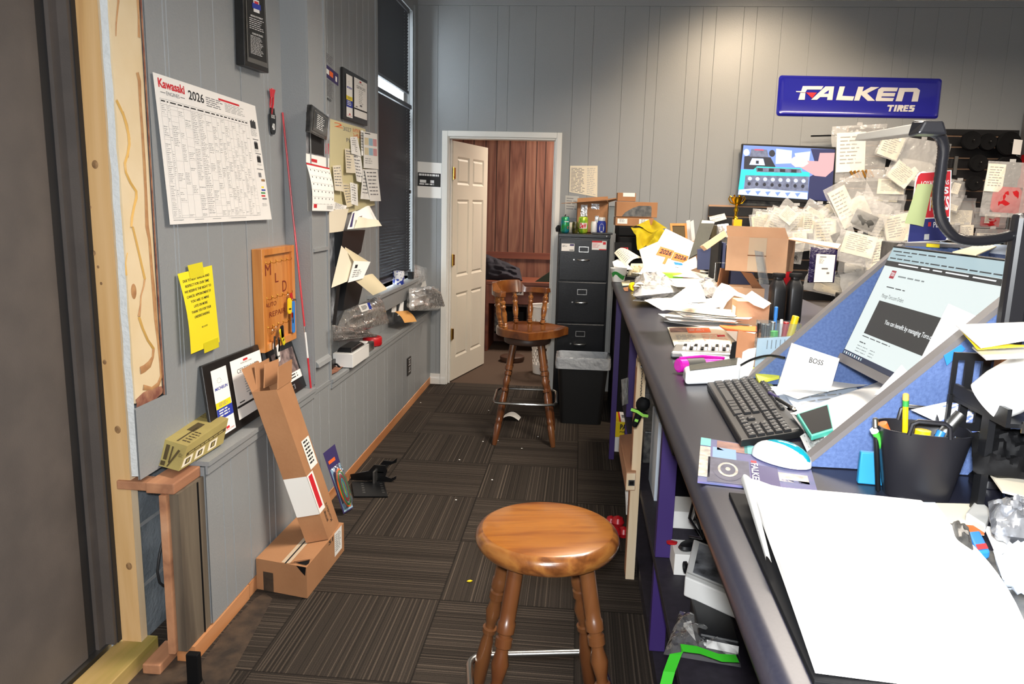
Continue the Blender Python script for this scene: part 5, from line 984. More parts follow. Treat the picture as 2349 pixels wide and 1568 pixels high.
# below the counter, further away
def boxpx(name, label, cat, px, z, h, m, dep=.1, prs=None, group=None):
    """upright box whose front bottom edge is seen at two pixels of the plane z"""
    a, b = pt(*px[0], z=z), pt(*px[1], z=z); k = Vector((-(b-a).y, (b-a).x, 0)).normalized()*dep; return cuboid(name, label, cat, [a, b, b+k], h, m, group, prs=prs)
def pr_yel(mb, b, tp_):
    f = mapper([tp_[0], tp_[1], b[1], b[0]]); words(mb, f, 'PA', 'ink', .5, .15, .92, .5, .04); words(mb, f, 'PERF', 'ink', .5, .58, .95, .72, .02)
    f = mapper([tp_[3], tp_[2], tp_[1], tp_[0]]); patch(mb, f, .45, 0, .55, 1, 'red_print'); patch(mb, f, .56, 0, 1, 1, 'paper'); patch(mb, f, .65, .3, .85, .6, 'ink_grey', .001)
y_ = 3.95; a, b = pt(1404, 1035, z=0), pt(1420, 1035, z=0)
mb = MB(); mb.box(a.x-.0, a.x+.05, a.y, a.y+.1, 0, .10, 'paper').box(a.x+.0501, a.x+.09, a.y+.02, a.y+.1, 0, .10, 'red_plastic'); tag(mb.build('small_white_box', bevel=.001), 'small white box on the carpet below the yellow carton', 'box')
cuboid('parts_carton', 'yellow lettered parts carton propped up beside the far counter post', 'box', [Vector((a.x-.008, a.y-.015, .1015)), Vector((a.x+.09, a.y-.015, .1015)), Vector((a.x+.09, a.y+.22, .1015))], .10, 'yellow_plastic', prs=pr_yel)
mb = MB(); c0 = Vector((.215, 3.36, 0))
for dx, dy, z, r_ in ((0, 0, .035, .035), (.045, .02, .03, .03), (.02, .09, .05, .032), (-.01, .13, .035, .028)): mb.lathe([(0, -r_), (r_*.7, -r_*.7), (r_, 0), (r_*.7, r_*.7), (0, r_)], 'red_plastic', 12, Matrix.Translation(c0+Vector((dx, dy, z))))
tag(mb.build('red_gloves'), 'red rubber gloves lying on the carpet under the wooden box', 'gloves')
mb = MB(); blob(mb, [pt(1434, 1124, y=3.25), pt(1452, 1120, y=3.25), pt(1455, 1186, y=3.2), pt(1436, 1180, y=3.2)], 'paper', .02, 10, .015, 5); tag(mb.build('shop_rag'), 'crumpled white rag hanging in front of the counter plinth', 'rag')
mb = MB(); blob(mb, [pt(1425, 870, y=4.0), pt(1442, 865, y=4.0), pt(1441, 925, y=3.95), pt(1427, 930, y=3.95)], 'grey_felt', .02, 10, .015, 6); tag(mb.build('grey_rag'), 'grey rag hanging between the two far purple posts', 'rag')
mb = MB(); blob(mb, [Vector((.30, 4.2, .70)), Vector((.52, 4.3, .70)), Vector((.52, 4.3, .41)), Vector((.30, 4.2, .41))], 'clear_film', .06, 14, .03, 9); tag(mb.build('stuffed_bag'), 'clear plastic bag stuffed on the shelf behind the far purple post', 'bag')
mb = MB(); mb.box(.32, .7, 3.3, 3.9, .401, .55, 'dark_parts'); tag(mb.build('dark_crate', bevel=.006), 'dark crate of parts on the shelf under the middle of the counter', 'crate')
cuboid('blue_white_file', 'pale blue file box on the shelf behind the nearest tall purple post', 'file', [Vector((.33, 2.86, .4005)), Vector((.37, 2.86, .4005)), Vector((.37, 3.1, .4005))], .32, 'paper_blue')
# below the counter, nearer
SZ = .4005
yp = 2.44; zp = pt(1580, 1213, y=yp).z; xp = pt(1538, 1210, y=yp).x
tag(MB().box(xp, xp+.25, yp, yp+.14, zp, zp+.06, 'paper').build('white_parcel', bevel=.002), 'white parcel box on the shelf just behind the nearest purple post', 'box')
tag(MB().box(xp+.01, xp+.24, yp+.01, yp+.14, SZ, zp-.001, 'shelf_dark').build('grey_carton', bevel=.002), 'dark grey carton under the white parcel on the counter shelf', 'box')
def pr_wr(mb, b, tp_):
    f = mapper([tp_[3], tp_[2], tp_[1], tp_[0]]); patch(mb, f, .78, 0, .92, .8, 'red_print', .001); patch(mb, f, .92, 0, 1, .7, 'purple_print', .001); [patch(mb, f, .83, .12+.11*k, .87, .19+.11*k, 'white_ink', .002) for k in range(5)]
cuboid('white_red_box', 'white box with a red printed stripe lying on the counter shelf', 'box', [(lambda a: [a, a+Vector((.095, 0, 0)), a+Vector((.095, .11, 0))])(pt(1545, 1318, z=SZ))][0], .07, 'paper', prs=pr_wr)
mb = MB(); c0 = pt(1575, 1222, z=.50); mb.lathe([(0, 0), (.03, .003), (.034, .01), (.03, .018), (0, .02)], 'black_plastic', 20, Matrix.Translation((c0.x+.01, c0.y-.05, .4725)) @ rotm(0, 0, 40), sx=1.6, sy=.8); tag(mb.build('eyeglass_case'), 'dark glossy eyeglass case resting on the white and red box', 'case')
mb = MB(); c0 = pt(1536, 1236, z=.49); mb.lathe([(0, 0), (.011, .003), (.012, .010), (.0, .014)], 'red_plastic', 12, Matrix.Translation((c0.x+.008, c0.y, .4725)), sx=1.5); tag(mb.build('red_tab'), 'small bright red pull tab beside the purple post', 'tab')
mb = MB(); c0 = pt(1572, 1307, z=.48)
for k in range(4): mb.lathe([(0, -.008), (.017, -.004), (.017, .004), (0, .008)], 'black_plastic', 12, Matrix.Translation((c0.x+.014*k, c0.y-.006*k, .49)) @ rotm(0, 75, -20))
tag(mb.build('rubber_bellows'), 'short black rubber bellows lying on the white box below the counter', 'part')
a, b = pt(1568, 1366, z=SZ+.076), pt(1700, 1425, z=SZ+.076); c0 = b+Vector((.06, .25, 0))
t = thing('ring_binder', 'thick white ring binder lying on the counter shelf spine towards the room', 'binder', (a+c0)/2); cuboid('cover', None, None, [a, b, c0], .058, 'white_plastic', parent=t, bevel=.004)
f = mapper([p+Vector((0, 0, .060)) for p in (a+(c0-b), c0, b, a)]); mb = MB(); patch(mb, f, .12, .08, .95, .86, 'photo_grey', .001); patch(mb, f, .02, .9, .98, .93, 'paper_grey', .001); mb.build('clear_sleeve', t)
a, b = pt(1600, 1492, z=SZ+.02), pt(1695, 1512, z=SZ+.02); c0 = b+Vector((.0, .16, .01)); t = thing('zip_binder', 'black leather binder on a booklet at the near end of the shelf', 'binder', (a+c0)/2)
cuboid('cover', None, None, [a, b, c0], .05, 'black_plastic', parent=t, bevel=.006); mb = MB(); f = mapper([a+Vector((0, -.0015, .045)), b+Vector((0, -.0015, .045)), b+Vector((0, -.0015, .008)), a+Vector((0, -.0015, .008))]); patch(mb, f, .2, .2, .97, .8, 'paper', .001); mb.lathe([(0, 0), (.010, .0), (.010, .006), (0, .007)], 'steel', 12, Matrix.Translation(f(.1, .5, .002)) @ rotm(90)); mb.build('page_block', t)
sheet('booklet', 'white booklet with fine print and a red mark under the black binder', 'booklet', [pt(1568, 1428, z=SZ+.012), pt(1608, 1415, z=SZ+.012), pt(1668, 1478, z=SZ+.012), pt(1622, 1492, z=SZ+.012)], 'paper', None, lambda mb, f: (lines(mb, f, .1, .08, .8, .35, 7, 'ink_grey', .4, words=4), patch(mb, f, .6, .6, .7, .7, 'red_print')), thick=.010)
t = thing('carrier_bag', 'clear plastic bag with a bright green drawstring on the shelf at the bottom', 'bag', pt(1600, 1500, z=SZ)); mb = MB(); blob(mb, [pt(1560, 1400, z=SZ+.05), pt(1690, 1440, z=SZ+.04), pt(1700, 1530, z=SZ+.03), pt(1522, 1500, z=SZ+.02)], 'thin_film', .03, 18, .014, 12, back=False); mb.build('bag_film', t)
mb = MB(); g_ = [pt(1690, 1512, z=SZ+.08), pt(1650, 1510, z=SZ+.085), pt(1600, 1492, z=SZ+.09), pt(1562, 1487, z=SZ+.09), pt(1550, 1500, z=SZ+.08), pt(1535, 1540, z=SZ+.03), pt(1522, 1590, z=SZ-.02)]
streak_ = []
for i, p in enumerate(g_): streak_ += [p+Vector((0, .014, .004)), p+Vector((.004, -.012, 0))] if i < 4 else [p+Vector((.014, 0, 0)), p+Vector((-.014, 0, 0))]
mat('drawstring_green', '#3fc02e', .4); mb.add(streak_, [(2*i, 2*i+1, 2*i+3, 2*i+2) for i in range(len(g_)-1)], 'drawstring_green'); mb.build('drawstring', t)
cuboid('brown_carton', 'brown cardboard carton at the very bottom under the counter edge', 'box', [Vector((.34, 1.10, .4005)), Vector((.60, 1.10, .4005)), Vector((.60, 1.42, .4005))], .18, 'cardboard_dark')
# wires and adapters in the near opening
mb = MB(); 
for s_ in range(3): mb.tube([(.34+.03*s_, 2.2-.1*s_, .885), (.36, 2.1, .75-.05*s_), (.33+.02*s_, 2.0, .70), (.38, 2.05, .62), (.36+.03*s_, 2.15, .58)], .004, 'black_plastic', 6)
tag(mb.build('cable_tangle'), 'tangle of black power cords hanging under the counter', 'cable')
mb = MB(); mb.box(.36, .42, 2.0, 2.06, .70, .80, 'black_plastic').box(.357, .3595, 2.015, 2.03, .77, .78, 'led_red' if mat('led_red', '#ff2010', .5, emit=3) else ''); tag(mb.build('power_adapter'), 'black power adapter with a glowing red light under the counter', 'adapter')
# ================================================================== screens partitions
mat('blue_fabric', '#5a70a0', .9, col2='#4c6190', scale=160, bump=.2, bscale=300); mat('grey_edge', '#6e6a6a', .5)
zb = pt(2150, 556, x=.99).z
def wing(name, label, y, tip, far, xb, th=.022):
    a = pt(*tip, y=y); b = pt(*far, y=y); a = a+(b-a)*((HC+.002-a.z)/(b.z-a.z)); k = (zb-a.z)/(b.z-a.z); c_ = a+(b-a)*k
    t = thing(name, label, 'partition', (a.x, y, HC)); mb = MB(); P_ = [(a.x, a.z), (xb, HC+.002), (xb, zb), (c_.x, zb)]
    mb.add([(p[0], y, p[1]) for p in P_]+[(p[0], y+th, p[1]) for p in P_], [(0, 1, 2, 3), (7, 6, 5, 4), (0, 4, 5, 1), (1, 5, 6, 2), (2, 6, 7, 3), (3, 7, 4, 0)], 'blue_fabric'); mb.box(c_.x, xb, y-.002, y+th+.002, zb, zb+.008, 'grey_edge'); mb.build('fabric_panel', t)
    mb = MB(); nn = Vector((-(c_-a).z, 0, (c_-a).x)).normalized()*.006; vs = [a-nn*.5, c_-nn*.5, c_+nn, a+nn]
    mb.add([v+Vector((0, -.002, 0)) for v in vs]+[v+Vector((0, th+.002, 0)) for v in vs], [(0, 1, 2, 3), (7, 6, 5, 4), (0, 4, 5, 1), (1, 5, 6, 2), (2, 6, 7, 3), (3, 7, 4, 0)], 'grey_edge'); mb.build('edge_trim', t); return c_
wing('desk_partition', 'nearer slanted blue fabric partition standing on the counter before the monitor', 1.30, (1849, 1065), (2349, 664), .98)
wing('desk_partition', 'farther slanted blue fabric partition rising behind the monitor', 1.93, (1755, 838), (2027, 605), .98)
cuboid('desk_partition', 'upright blue fabric back panel of the screened desk behind the monitor', 'partition', [Vector((.985, 1.28, HC+.001)), Vector((1.005, 1.28, HC+.001)), Vector((1.005, 1.97, HC+.001))], zb-HC, 'blue_fabric')
sheet('folded_poster', 'long white curled sheet lying along the top of the farther blue partition', 'paper', [pt(1940, 690, y=1.97), pt(1950, 690, y=1.97), pt(1836, 790, y=1.97), pt(1826, 784, y=1.97)], 'paper', wave(.01, 1))
# ------------------------------------------------------------------ monitor
MC = Vector((.687, 1.592, 1.327)); ya, ti = R(3.3), R(19.7); wd = Vector((math.sin(ya), -math.cos(ya), 0)); nn = wd.cross(Vector((0, 0, 1))); uu = Vector((0, 0, 1))*math.cos(ti)-nn*math.sin(ti); fn = wd.cross(uu)
MW, MH = .489, .293; t = thing('monitor', 'tilted flat computer monitor showing an orders web page', 'monitor', (.75, 1.6, HC))
BM = basis(MC, wd, uu); mb = MB(BM); mb.box(-MW/2, MW/2, -MH/2, MH/2, -.022, 0, 'black_plastic'); mb.build('housing', t, bevel=.003)
MB(BM).box(-MW/2+.001, MW/2-.001, -MH/2, -MH/2+.019, .0003, .0045, 'grey_edge').build('chin_bezel', t, 'grey lower bezel')
Mz = Vector((MC.x+.09, MC.y, HC+.001)); MB().box(Mz.x-.08, Mz.x+.10, Mz.y-.11, Mz.y+.11, HC+.001, HC+.014, 'black_plastic').box(Mz.x-.0, Mz.x+.03, Mz.y-.03, Mz.y+.03, HC+.0145, MC.z, 'black_plastic').build('stand', t, bevel=.003)
mat('screen_white', '#d6e0de', .4, emit=.5); mat('screen_dark', '#3a3938', .4, emit=.35); mat('screen_grey', '#8b9494', .4, emit=.4); mat('screen_cyan', '#b4ccd2', .4, emit=.42); mat('screen_red', '#b0283a', .4, emit=.4); mat('screen_text', '#4a5052', .4, emit=.3); mat('screen_light_text', '#e8ecec', .4, emit=.5); mat('screen_blue', '#1e2a4a', .4, emit=.35)
sw = MW/2-.006; st, sb = MH/2-.006, -MH/2+.0195
f = mapper([BM @ Vector(p) for p in ((-sw, st, .0008), (sw, st, .0008), (sw, sb, .0008), (-sw, sb, .0008))]); mb = MB(); patch(mb, f, 0, 0, 1, 1, 'screen_white', 0); patch(mb, f, 0, 0, 1, .115, 'screen_cyan', .0004); patch(mb, f, 0, .118, .97, .165, 'screen_dark', .0004)
lines(mb, f, .02, .025, .5, .045, 1, 'screen_text', .5, .0008, 7, 0); lines(mb, f, .06, .055, .22, .07, 1, 'screen_text', .5, .0008, 2, 0); lines(mb, f, .02, .088, .95, .108, 1, 'screen_text', .5, .0008, 16, 0, 3); lines(mb, f, .13, .132, .9, .158, 1, 'screen_light_text', .4, .0008, 6, 0, 2)
patch(mb, f, .10, .195, .145, .265, 'screen_red', .0008); words(mb, f, 'TORO', 'screen_light_text', .105, .21, .14, .245, .02, off=.0012); lines(mb, f, .18, .23, .42, .25, 1, 'screen_grey', .6, .0008, 4, 0); lines(mb, f, .12, .335, .30, .352, 1, 'screen_text', .5, .0008, 3, 0)
words(mb, f, 'Manage Toro.com Orders', 'screen_text', .115, .40, .33, .445, off=.0008); patch(mb, f, .115, .465, .93, .765, 'screen_dark', .0008); words(mb, f, 'You can benefit by managing Toro.com orders', 'screen_light_text', .26, .60, .80, .65, .008, off=.0012)
lines(mb, f, .115, .785, .4, .80, 1, 'screen_text', .5, .0008, 5, 0); lines(mb, f, .115, .84, .18, .855, 1, 'screen_text', .6, .0008, 2, 0)
for i in range(3):
    for j in (.11, .17, .25): lines(mb, f, j, .875+.025*i, j+.05, .885+.025*i, 1, 'screen_grey', .6, .0008, 2, 0, i)
patch(mb, f, 0, .955, 1, 1, 'screen_blue', .0008)
for i in range(9): patch(mb, f, .012+.024*i, .966, .024+.024*i, .988, 'screen_light_text' if i % 2 else 'screen_cyan', .0012)
mb.build('screen', t)
# ------------------------------------------------------------------ keyboard and mouse
mat('keyboard_black', '#1a1a1b', .45); mat('keycap', '#222224', .5)
kc = [pz(1752, 864, .016), pz(1845, 987, .016), pz(1700, 1009, .018), pz(1622, 876, .018)]
t = thing('keyboard', 'black full size keyboard lying on the counter in front of the papers', 'keyboard', (kc[0]+kc[2])/2); f = mapper(kc); nk = (kc[1]-kc[0]).cross(kc[0]-kc[3]).normalized(); sgk = 1 if nk.z > 0 else -1
g = lambda u, v, o=0: f(u, v, o*sgk)
mb = MB(); bs = [Vector((p.x, p.y, HC+.0015)) for p in kc]; mb.hexa([bs[3], bs[2], bs[1], bs[0], kc[3], kc[2], kc[1], kc[0]], 'keyboard_black'); mb.text('lenovo', 'paper_grey', lambda u, v: g(.945+.03*v, .05+.13*(1-u) if 0 else .06+.12*u, .0008)); mb.build('keyboard_base', t, bevel=.003)
def key(u0, u1, v0, v1, lab=True):
    mb = MB(); du, dv = (u1-u0)*.12, (v1-v0)*.16; u0 += .0015; u1 -= .0015; v0 += .008; v1 -= .008
    lo_ = [g(u0, v1, .0006), g(u1, v1, .0006), g(u1, v0, .0006), g(u0, v0, .0006)]; hi_ = [g(u0+.004, v1-.018, .005), g(u1-.004, v1-.018, .005), g(u1-.004, v0+.012, .005), g(u0+.004, v0+.012, .005)]
    mb.hexa(lo_+hi_, 'keycap')
    if lab: mb.grid(lambda a, b: g(u0+.006+a*.006, v0+.03+b*.03, .0054), 1, 1, 'paper_grey')
    mb.build('key', t)
rows = [(.05, .15, 14, 0), (.19, .33, 14, 0), (.33, .47, 14, 0), (.47, .61, 13, 0), (.61, .75, 12, 0)]
for v0, v1, nk_, _ in rows:
    for i in range(nk_): key(.025+.645*i/nk_, .025+.645*(i+1)/nk_, v0, v1)
u = .025
for w_ in (.06, .05, .05, .26, .05, .05, .06, .065): key(u, u+w_, .75, .91, False); u += w_
for v0 in (.19, .33):
    for i in range(3): key(.685+.042*i, .727+.042*i, v0, v0+.14)
key(.727, .769, .61, .75); [key(.685+.042*i, .727+.042*i, .75, .89) for i in range(3)]
for r_ in range(5):
    for i in range(4): key(.822+.042*i, .864+.042*i, .19+.14*r_, .33+.14*r_)
mat('pad_violet', '#5a5484', .55, col2='#48507c', scale=30); mat('pad_teal', '#5fa8a8', .5); mat('pad_brown', '#a07464', .5, col2='#6e4a48', scale=30); mat('pad_dark', '#33334a', .5, col2='#4a4a60', scale=40); mat('pad_cream', '#c9bfae', .5, col2='#8f8780', scale=60); mat('pad_blue', '#7094c0', .5)
pc = [pz(1608, 1003, .004), pz(1850, 1040, .004), pz(1878, 1135, .004), pz(1600, 1103, .004)]; t = thing('mouse_pad', 'worn multicoloured mouse pad printed with a tyre under the teal mouse', 'mouse pad', (pc[0]+pc[2])/2)
f = mapper(pc); sg = 1 if (pc[1]-pc[0]).cross(pc[0]-pc[3]).z > 0 else -1; gp = lambda u, v, o=0: f(u, v, o*sg)
mb = MB(); mb.slab(lambda u, v: f(u, v), (0, 0, 1), .003, 4, 4, 'pad_violet'); mb.build('pad_base', t); mb = MB()
for u0, v0, u1, v1, m in ((.0, .0, .1, .2, 'pad_teal'), (.0, .22, .1, .9, 'pad_cream'), (.12, .2, .34, .45, 'pad_blue'), (.08, .45, .45, .98, 'pad_dark'), (.16, .02, .45, .26, 'pad_brown'), (.42, .02, .6, .25, 'pad_teal'), (.6, .05, .8, .3, 'purple_print'), (.82, .1, .92, .4, 'green_print'), (.46, .5, .7, .95, 'purple_print'), (.7, .6, .95, .8, 'pad_cream'), (.72, .75, .98, .95, 'pad_violet')): mb.grid(lambda u, v: gp(u0+(u1-u0)*u, v0+(v1-v0)*v, .0006), 1, 1, m)
for r0, m, o in ((.18, 'pad_dark', .001), (.12, 'pad_cream', .0014), (.09, 'pad_dark', .0018), (.03, 'pad_cream', .0022)): mb.add([gp(.26+r0*.75*math.cos(a), .70+r0*1.3*math.sin(a), o) for a in [k*.35 for k in range(18)]], [tuple(range(18))], m)
mb.text('FALKEN', 'white_ink', lambda u, v: gp(.47+.06*(1-v), .48+.46*u, .0016), .02); mb.grid(lambda u, v: gp(.47+.05*u, .42+.05*v, .0016), 1, 1, 'red_print'); mb.build('pad_print', t)
mo = pz(1790, 1062, .0); mo.z = HC+.0055; t = thing('computer_mouse', 'rounded white and teal computer mouse on the colourful mouse pad', 'mouse', mo); mat('teal_gloss', '#128fa0', .12, coat=.6); mat('white_gloss', '#e8ecf0', .15, coat=.5)
a_ = pz(1733, 1045)-pz(1848, 1078); an = math.degrees(math.atan2(a_.y, a_.x)); MM = rotm(0, 0, an, mo)
def egg(mb, L, W, Hh, m, z0=0, n=20, k=.0):
    mb.grid(lambda u, v: ((L*math.cos(2*math.pi*u)*math.sin(v*math.pi/2)), W*math.sin(2*math.pi*u)*math.sin(v*math.pi/2)*(1-.12*math.cos(2*math.pi*u)), z0+Hh*math.cos(v*math.pi/2)**.8), n, 8, m)
mb = MB(MM); egg(mb, .055, .032, .034, 'white_gloss'); mb.build('shell', t); mb = MB(MM @ Matrix.Translation((-.004, 0, .004))); egg(mb, .050, .019, .0325, 'teal_gloss'); mb.build('top_panel', t)
mb = MB(MM @ rotm(58, 0, 4, (.004, -.0245, .010))); egg(mb, .033, .010, .0075, 'teal_gloss'); mb.build('side_grip', t)
# second black mouse by the papers
mo = pz(1800, 862, .0); mo.z = HC+.012; mo.y -= .03; t = thing('black_mouse', 'black and silver mouse resting on the papers above the keyboard', 'mouse', mo); MM = rotm(0, 0, 8, mo); mb = MB(MM); egg(mb, .07, .026, .028, 'black_plastic'); mb.build('shell', t); mb = MB(MM @ Matrix.Translation((.036, 0, .002))); egg(mb, .030, .021, .028, 'brushed_steel'); mb.build('palm_rest', t, 'silver palm rest')
# ------------------------------------------------------------------ foreground writing pad
pc = [pz(1672, 1128, .008), pz(2108, 1172, .008), pz(2400, 1630, .008), pz(1868, 1560, .008)]
t = thing('desk_pad', 'large blank white desk pad on a dark board filling the near counter', 'pad', (pc[0]+pc[2])/2); mb = MB(); mb.slab(mapper(pc), (0, 0, 1), .007, 1, 1, 'matte_black'); mb.build('backing_board', t, bevel=.001)
pc = [pz(1712, 1112, .030), pz(2112, 1152, .020), pz(2400, 1572, .022), pz(1872, 1522, .020)]; f = mapper(pc); s2_ = 1 if (pc[1]-pc[0]).cross(pc[0]-pc[3]).z > 0 else -1
cu = lambda u, v: s2_*(.012*math.exp(-((u-.0)/.12)**2)*(1-v)+.004*math.sin(3*v+2*u)); f = mapper(pc, cu); mb = MB(); mb.slab(lambda u, v: f(u, v)+Vector((.035*math.sin(math.pi*v)*u, 0, 0)), (0, 0, 1), .010, 14, 14, 'paper')
for i in range(40): mb.grid(lambda a, b: f(.01+.024*i+.006*a, .345+.012*b, s2_*.0008), 1, 1, 'ink_light')
mb.build('page_block', t)
sheet('curled_page', None, None, [pz(1700, 1100, .045), pz(1722, 1096, .050), pz(1770, 1290, .022), pz(1757, 1285, .022)], 'paper_grey', wave(.008, 1), parent=t)
# ------------------------------------------------------------------ pen cup
c0 = pz(2118, 1150); c0.y += .03; t = thing('pen_cup', 'black oval plastic desk caddy full of pens beside the near partition', 'pen holder', c0); mat('caddy_black', '#1b1b20', .35)
M2 = rotm(0, 0, -12, c0); k_ = lambda s_, z: [(x*s_, y*s_, z) for x, y in [(.062*math.copysign(abs(math.cos(a))**.7, math.cos(a)), .042*math.copysign(abs(math.sin(a))**.7, math.sin(a))) for a in [j*math.pi/18 for j in range(36)]]]
mb = MB(M2); loft(mb, [k_(.76, .001), k_(.82, .02), k_(1.08, .108), k_(1.10, .110), k_(1.05, .110), k_(.78, .02)], 'caddy_black'); mb.build('caddy_body', t, auto=60)
for s_ in (-1, 1): MB(M2).tube([(-.028, s_*.044, .108), (-.025, s_*.046, .126), (-.018, s_*.046, .131), (.018, s_*.046, .131), (.025, s_*.046, .126), (.028, s_*.044, .108)], .0036, 'caddy_black', 8).build('handle', t)
def pen(label, foot, head, r_, m, cap=None, name='pen', cat='pen', capl=.2, tip=None):
    foot, head = Vector(foot), Vector(head); t = thing(name, label, cat, foot); d = (head-foot)
    MB().tube([foot, foot+d*.03, foot+d*(1-capl)], [r_*.3, r_, r_], m, 10).build('barrel', t)
    MB().tube([foot+d*(1-capl)+d*.001, foot+d*.99, head], [r_*1.12, r_*1.08, r_*.7], cap or m, 10).build('cap', t); return t
cz = lambda x, y, z: M2 @ Vector((x, y, z))
hd = lambda a, b, y: pt(a, b, y=y)
t = pen('yellow pencil with a green banded ferrule standing in the black caddy', cz(-.02, -.01, .02), hd(2078, 902, c0.y-.01), .0042, 'yellow_plastic', 'eraser_tan' if mat('eraser_tan', '#e8a850', .7) else '', 'pencil', 'pencil', .07)
a, b = cz(-.02, -.01, .02), hd(2078, 902, c0.y-.01); MB().tube([a.lerp(b, .86), a.lerp(b, .925)], .0046, 'green_print', 10).build('ferrule', t)
pen('fat silver marker leaning right in the black caddy', cz(.0, .01, .05), hd(2205, 948, c0.y+.02), .0085, 'brushed_steel', 'brushed_steel', 'marker', 'marker', .5)
pen('green pen with a pale cap leaning left out of the caddy', cz(-.03, 0, .03), hd(2003, 982, c0.y-.0), .0055, 'green_plastic', 'white_plastic', capl=.08)
pen('orange pen leaning left behind the green one', cz(-.02, .01, .03), hd(2022, 970, c0.y+.01), .008, 'orange_print', 'orange_print', capl=.4)
pen('yellow highlighter in the middle of the black caddy', cz(-.0, .01, .03), hd(2118, 985, c0.y+.01), .011, 'yellow_plastic', 'yellow_plastic', 'highlighter', 'highlighter', .3)
pen('bright blue pen low in the black caddy', cz(.005, .0, .03), hd(2160, 988, c0.y+.01), .006, 'blue_plastic', capl=.3)
pen('dark blue pen with a chrome end at the right of the caddy', cz(.035, .0, .03), hd(2202, 1003, c0.y-.005), .007, 'blue_print', 'steel', capl=.12)
pen('slim black pen with chrome clip at the left edge of the caddy', cz(-.055, -.01, .0), hd(2008, 958, c0.y-.0), .004, 'black_plastic', 'steel', capl=.12)
c1 = pz(1998, 1110); mb = MB(rotm(0, 0, -6, c1)); mb.box(-.022, .012, -.006, .006, .001, .055, 'blue_tape').tube([(.02, 0, .001), (.02, 0, .06)], .008, 'blue_tape', 12) if mat('blue_tape', '#1f86b8', .6) else 0
tag(mb.build('blue_tape_roll', bevel=.002), 'bright blue folded cloth and tube standing left of the black caddy', 'cloth')
# ================================================================== on the back wall
def crop(L_, k, ox, oy): return [(a/k+ox, b/k+oy) for a, b in L_]
# enamel sign
sc4 = [pt(*a, y=BY-.014) for a in ((1788, 172), (2163, 180), (2153, 272), (1781, 265))]; mat('enamel_blue', '#20229a', .18, coat=.6); mat('enamel_white', '#e4e0dc', .3)
t = thing('enamel_sign', 'glossy dark blue embossed tyre sign with white lettering high on the back wall', 'sign', (sc4[2]+sc4[3])/2)
mb = MB(); f = mapper(sc4); nrm = (sc4[1]-sc4[0]).cross(sc4[0]-sc4[3]).normalized(); sg = 1 if nrm.y < 0 else -1
g = lambda u, v, o=0: f(u, v, o*sg)
def rr(u0, v0, u1, v1, r_=.02, n=5):
    o = []
    for (cx, cy, a0) in ((u1-r_, v0+r_*4, -90), (u1-r_, v1-r_*4, 0), (u0+r_, v1-r_*4, 90), (u0+r_, v0+r_*4, 180)):
        for i in range(n+1): a = R(a0+90*i/n); o.append((cx+r_*math.cos(a), cy+r_*4*math.sin(a)))
    return o
L0, L1, L2 = rr(0, 0, 1, 1), rr(.012, .045, .988, .955), rr(.028, .10, .972, .90); n = len(L0)
vs = [g(*p, -.010) for p in L0]+[g(*p, .003) for p in L1]+[g(*p, -.002) for p in L2]
mb.add(vs, [(j*n+i, j*n+(i+1) % n, (j+1)*n+(i+1) % n, (j+1)*n+i) for j in (0, 1) for i in range(n)]+[tuple(range(2*n, 3*n))], 'enamel_blue', True); mb.build('sign_panel', t)
T_ = [(458, 75), (1713, 95), (1678, 410), (437, 382)]
def inv(px, py):
    """crop pixel to u, v on the sign"""
    u = v = .5
    for _ in range(12):
        x = (T_[0][0]*(1-u)+T_[1][0]*u)*(1-v)+(T_[3][0]*(1-u)+T_[2][0]*u)*v; y = (T_[0][1]*(1-u)+T_[1][1]*u)*(1-v)+(T_[3][1]*(1-u)+T_[2][1]*u)*v
        u += (px-x)/1250; v += (py-y)/310
    return u, v
def poly(mb, pts, m, o=.0012, off=.004):
    P_ = [g(*inv(*p), o) for p in pts]; n = len(P_); Q_ = [g(*inv(*p), off) for p in pts]; mb.add(P_+Q_, [tuple(range(n, 2*n))]+[(i, (i+1) % n, n+(i+1) % n, n+i) for i in range(n)], m)
for pts in ([(640, 158), (800, 158), (782, 184), (672, 184), (660, 205), (625, 205)], [(587, 196), (628, 196), (628, 205), (590, 203)], [(622, 209), (660, 209), (655, 262), (605, 262)],
            [(705, 262), (815, 160), (882, 160), (868, 264), (828, 264), (832, 241), (775, 241), (750, 262)], [(925, 160), (965, 160), (945, 232), (1037, 236), (1025, 268), (897, 264)],
            [(1068, 162), (1110, 162), (1098, 200), (1165, 163), (1228, 165), (1135, 212), (1195, 270), (1140, 270), (1090, 224), (1075, 268), (1035, 268)],
            [(1245, 166), (1372, 168), (1360, 197), (1262, 197), (1255, 208), (1352, 209), (1343, 236), (1246, 236), (1243, 246), (1340, 248), (1330, 273), (1205, 272), (1200, 262), (1222, 182)],
            [(1382, 170), (1515, 170), (1538, 188), (1520, 276), (1473, 276), (1490, 200), (1422, 200), (1400, 274), (1352, 273)]):
    mb = MB(); poly(mb, pts, 'enamel_white'); mb.build('letter', t)
mb = MB(); poly(mb, [(664, 207), (748, 207), (712, 250)], 'red_print', .001, .005); poly(mb, [(800, 216), (838, 216), (843, 187)], 'enamel_blue', .004, .0045); mb.build('triangle_mark', t)
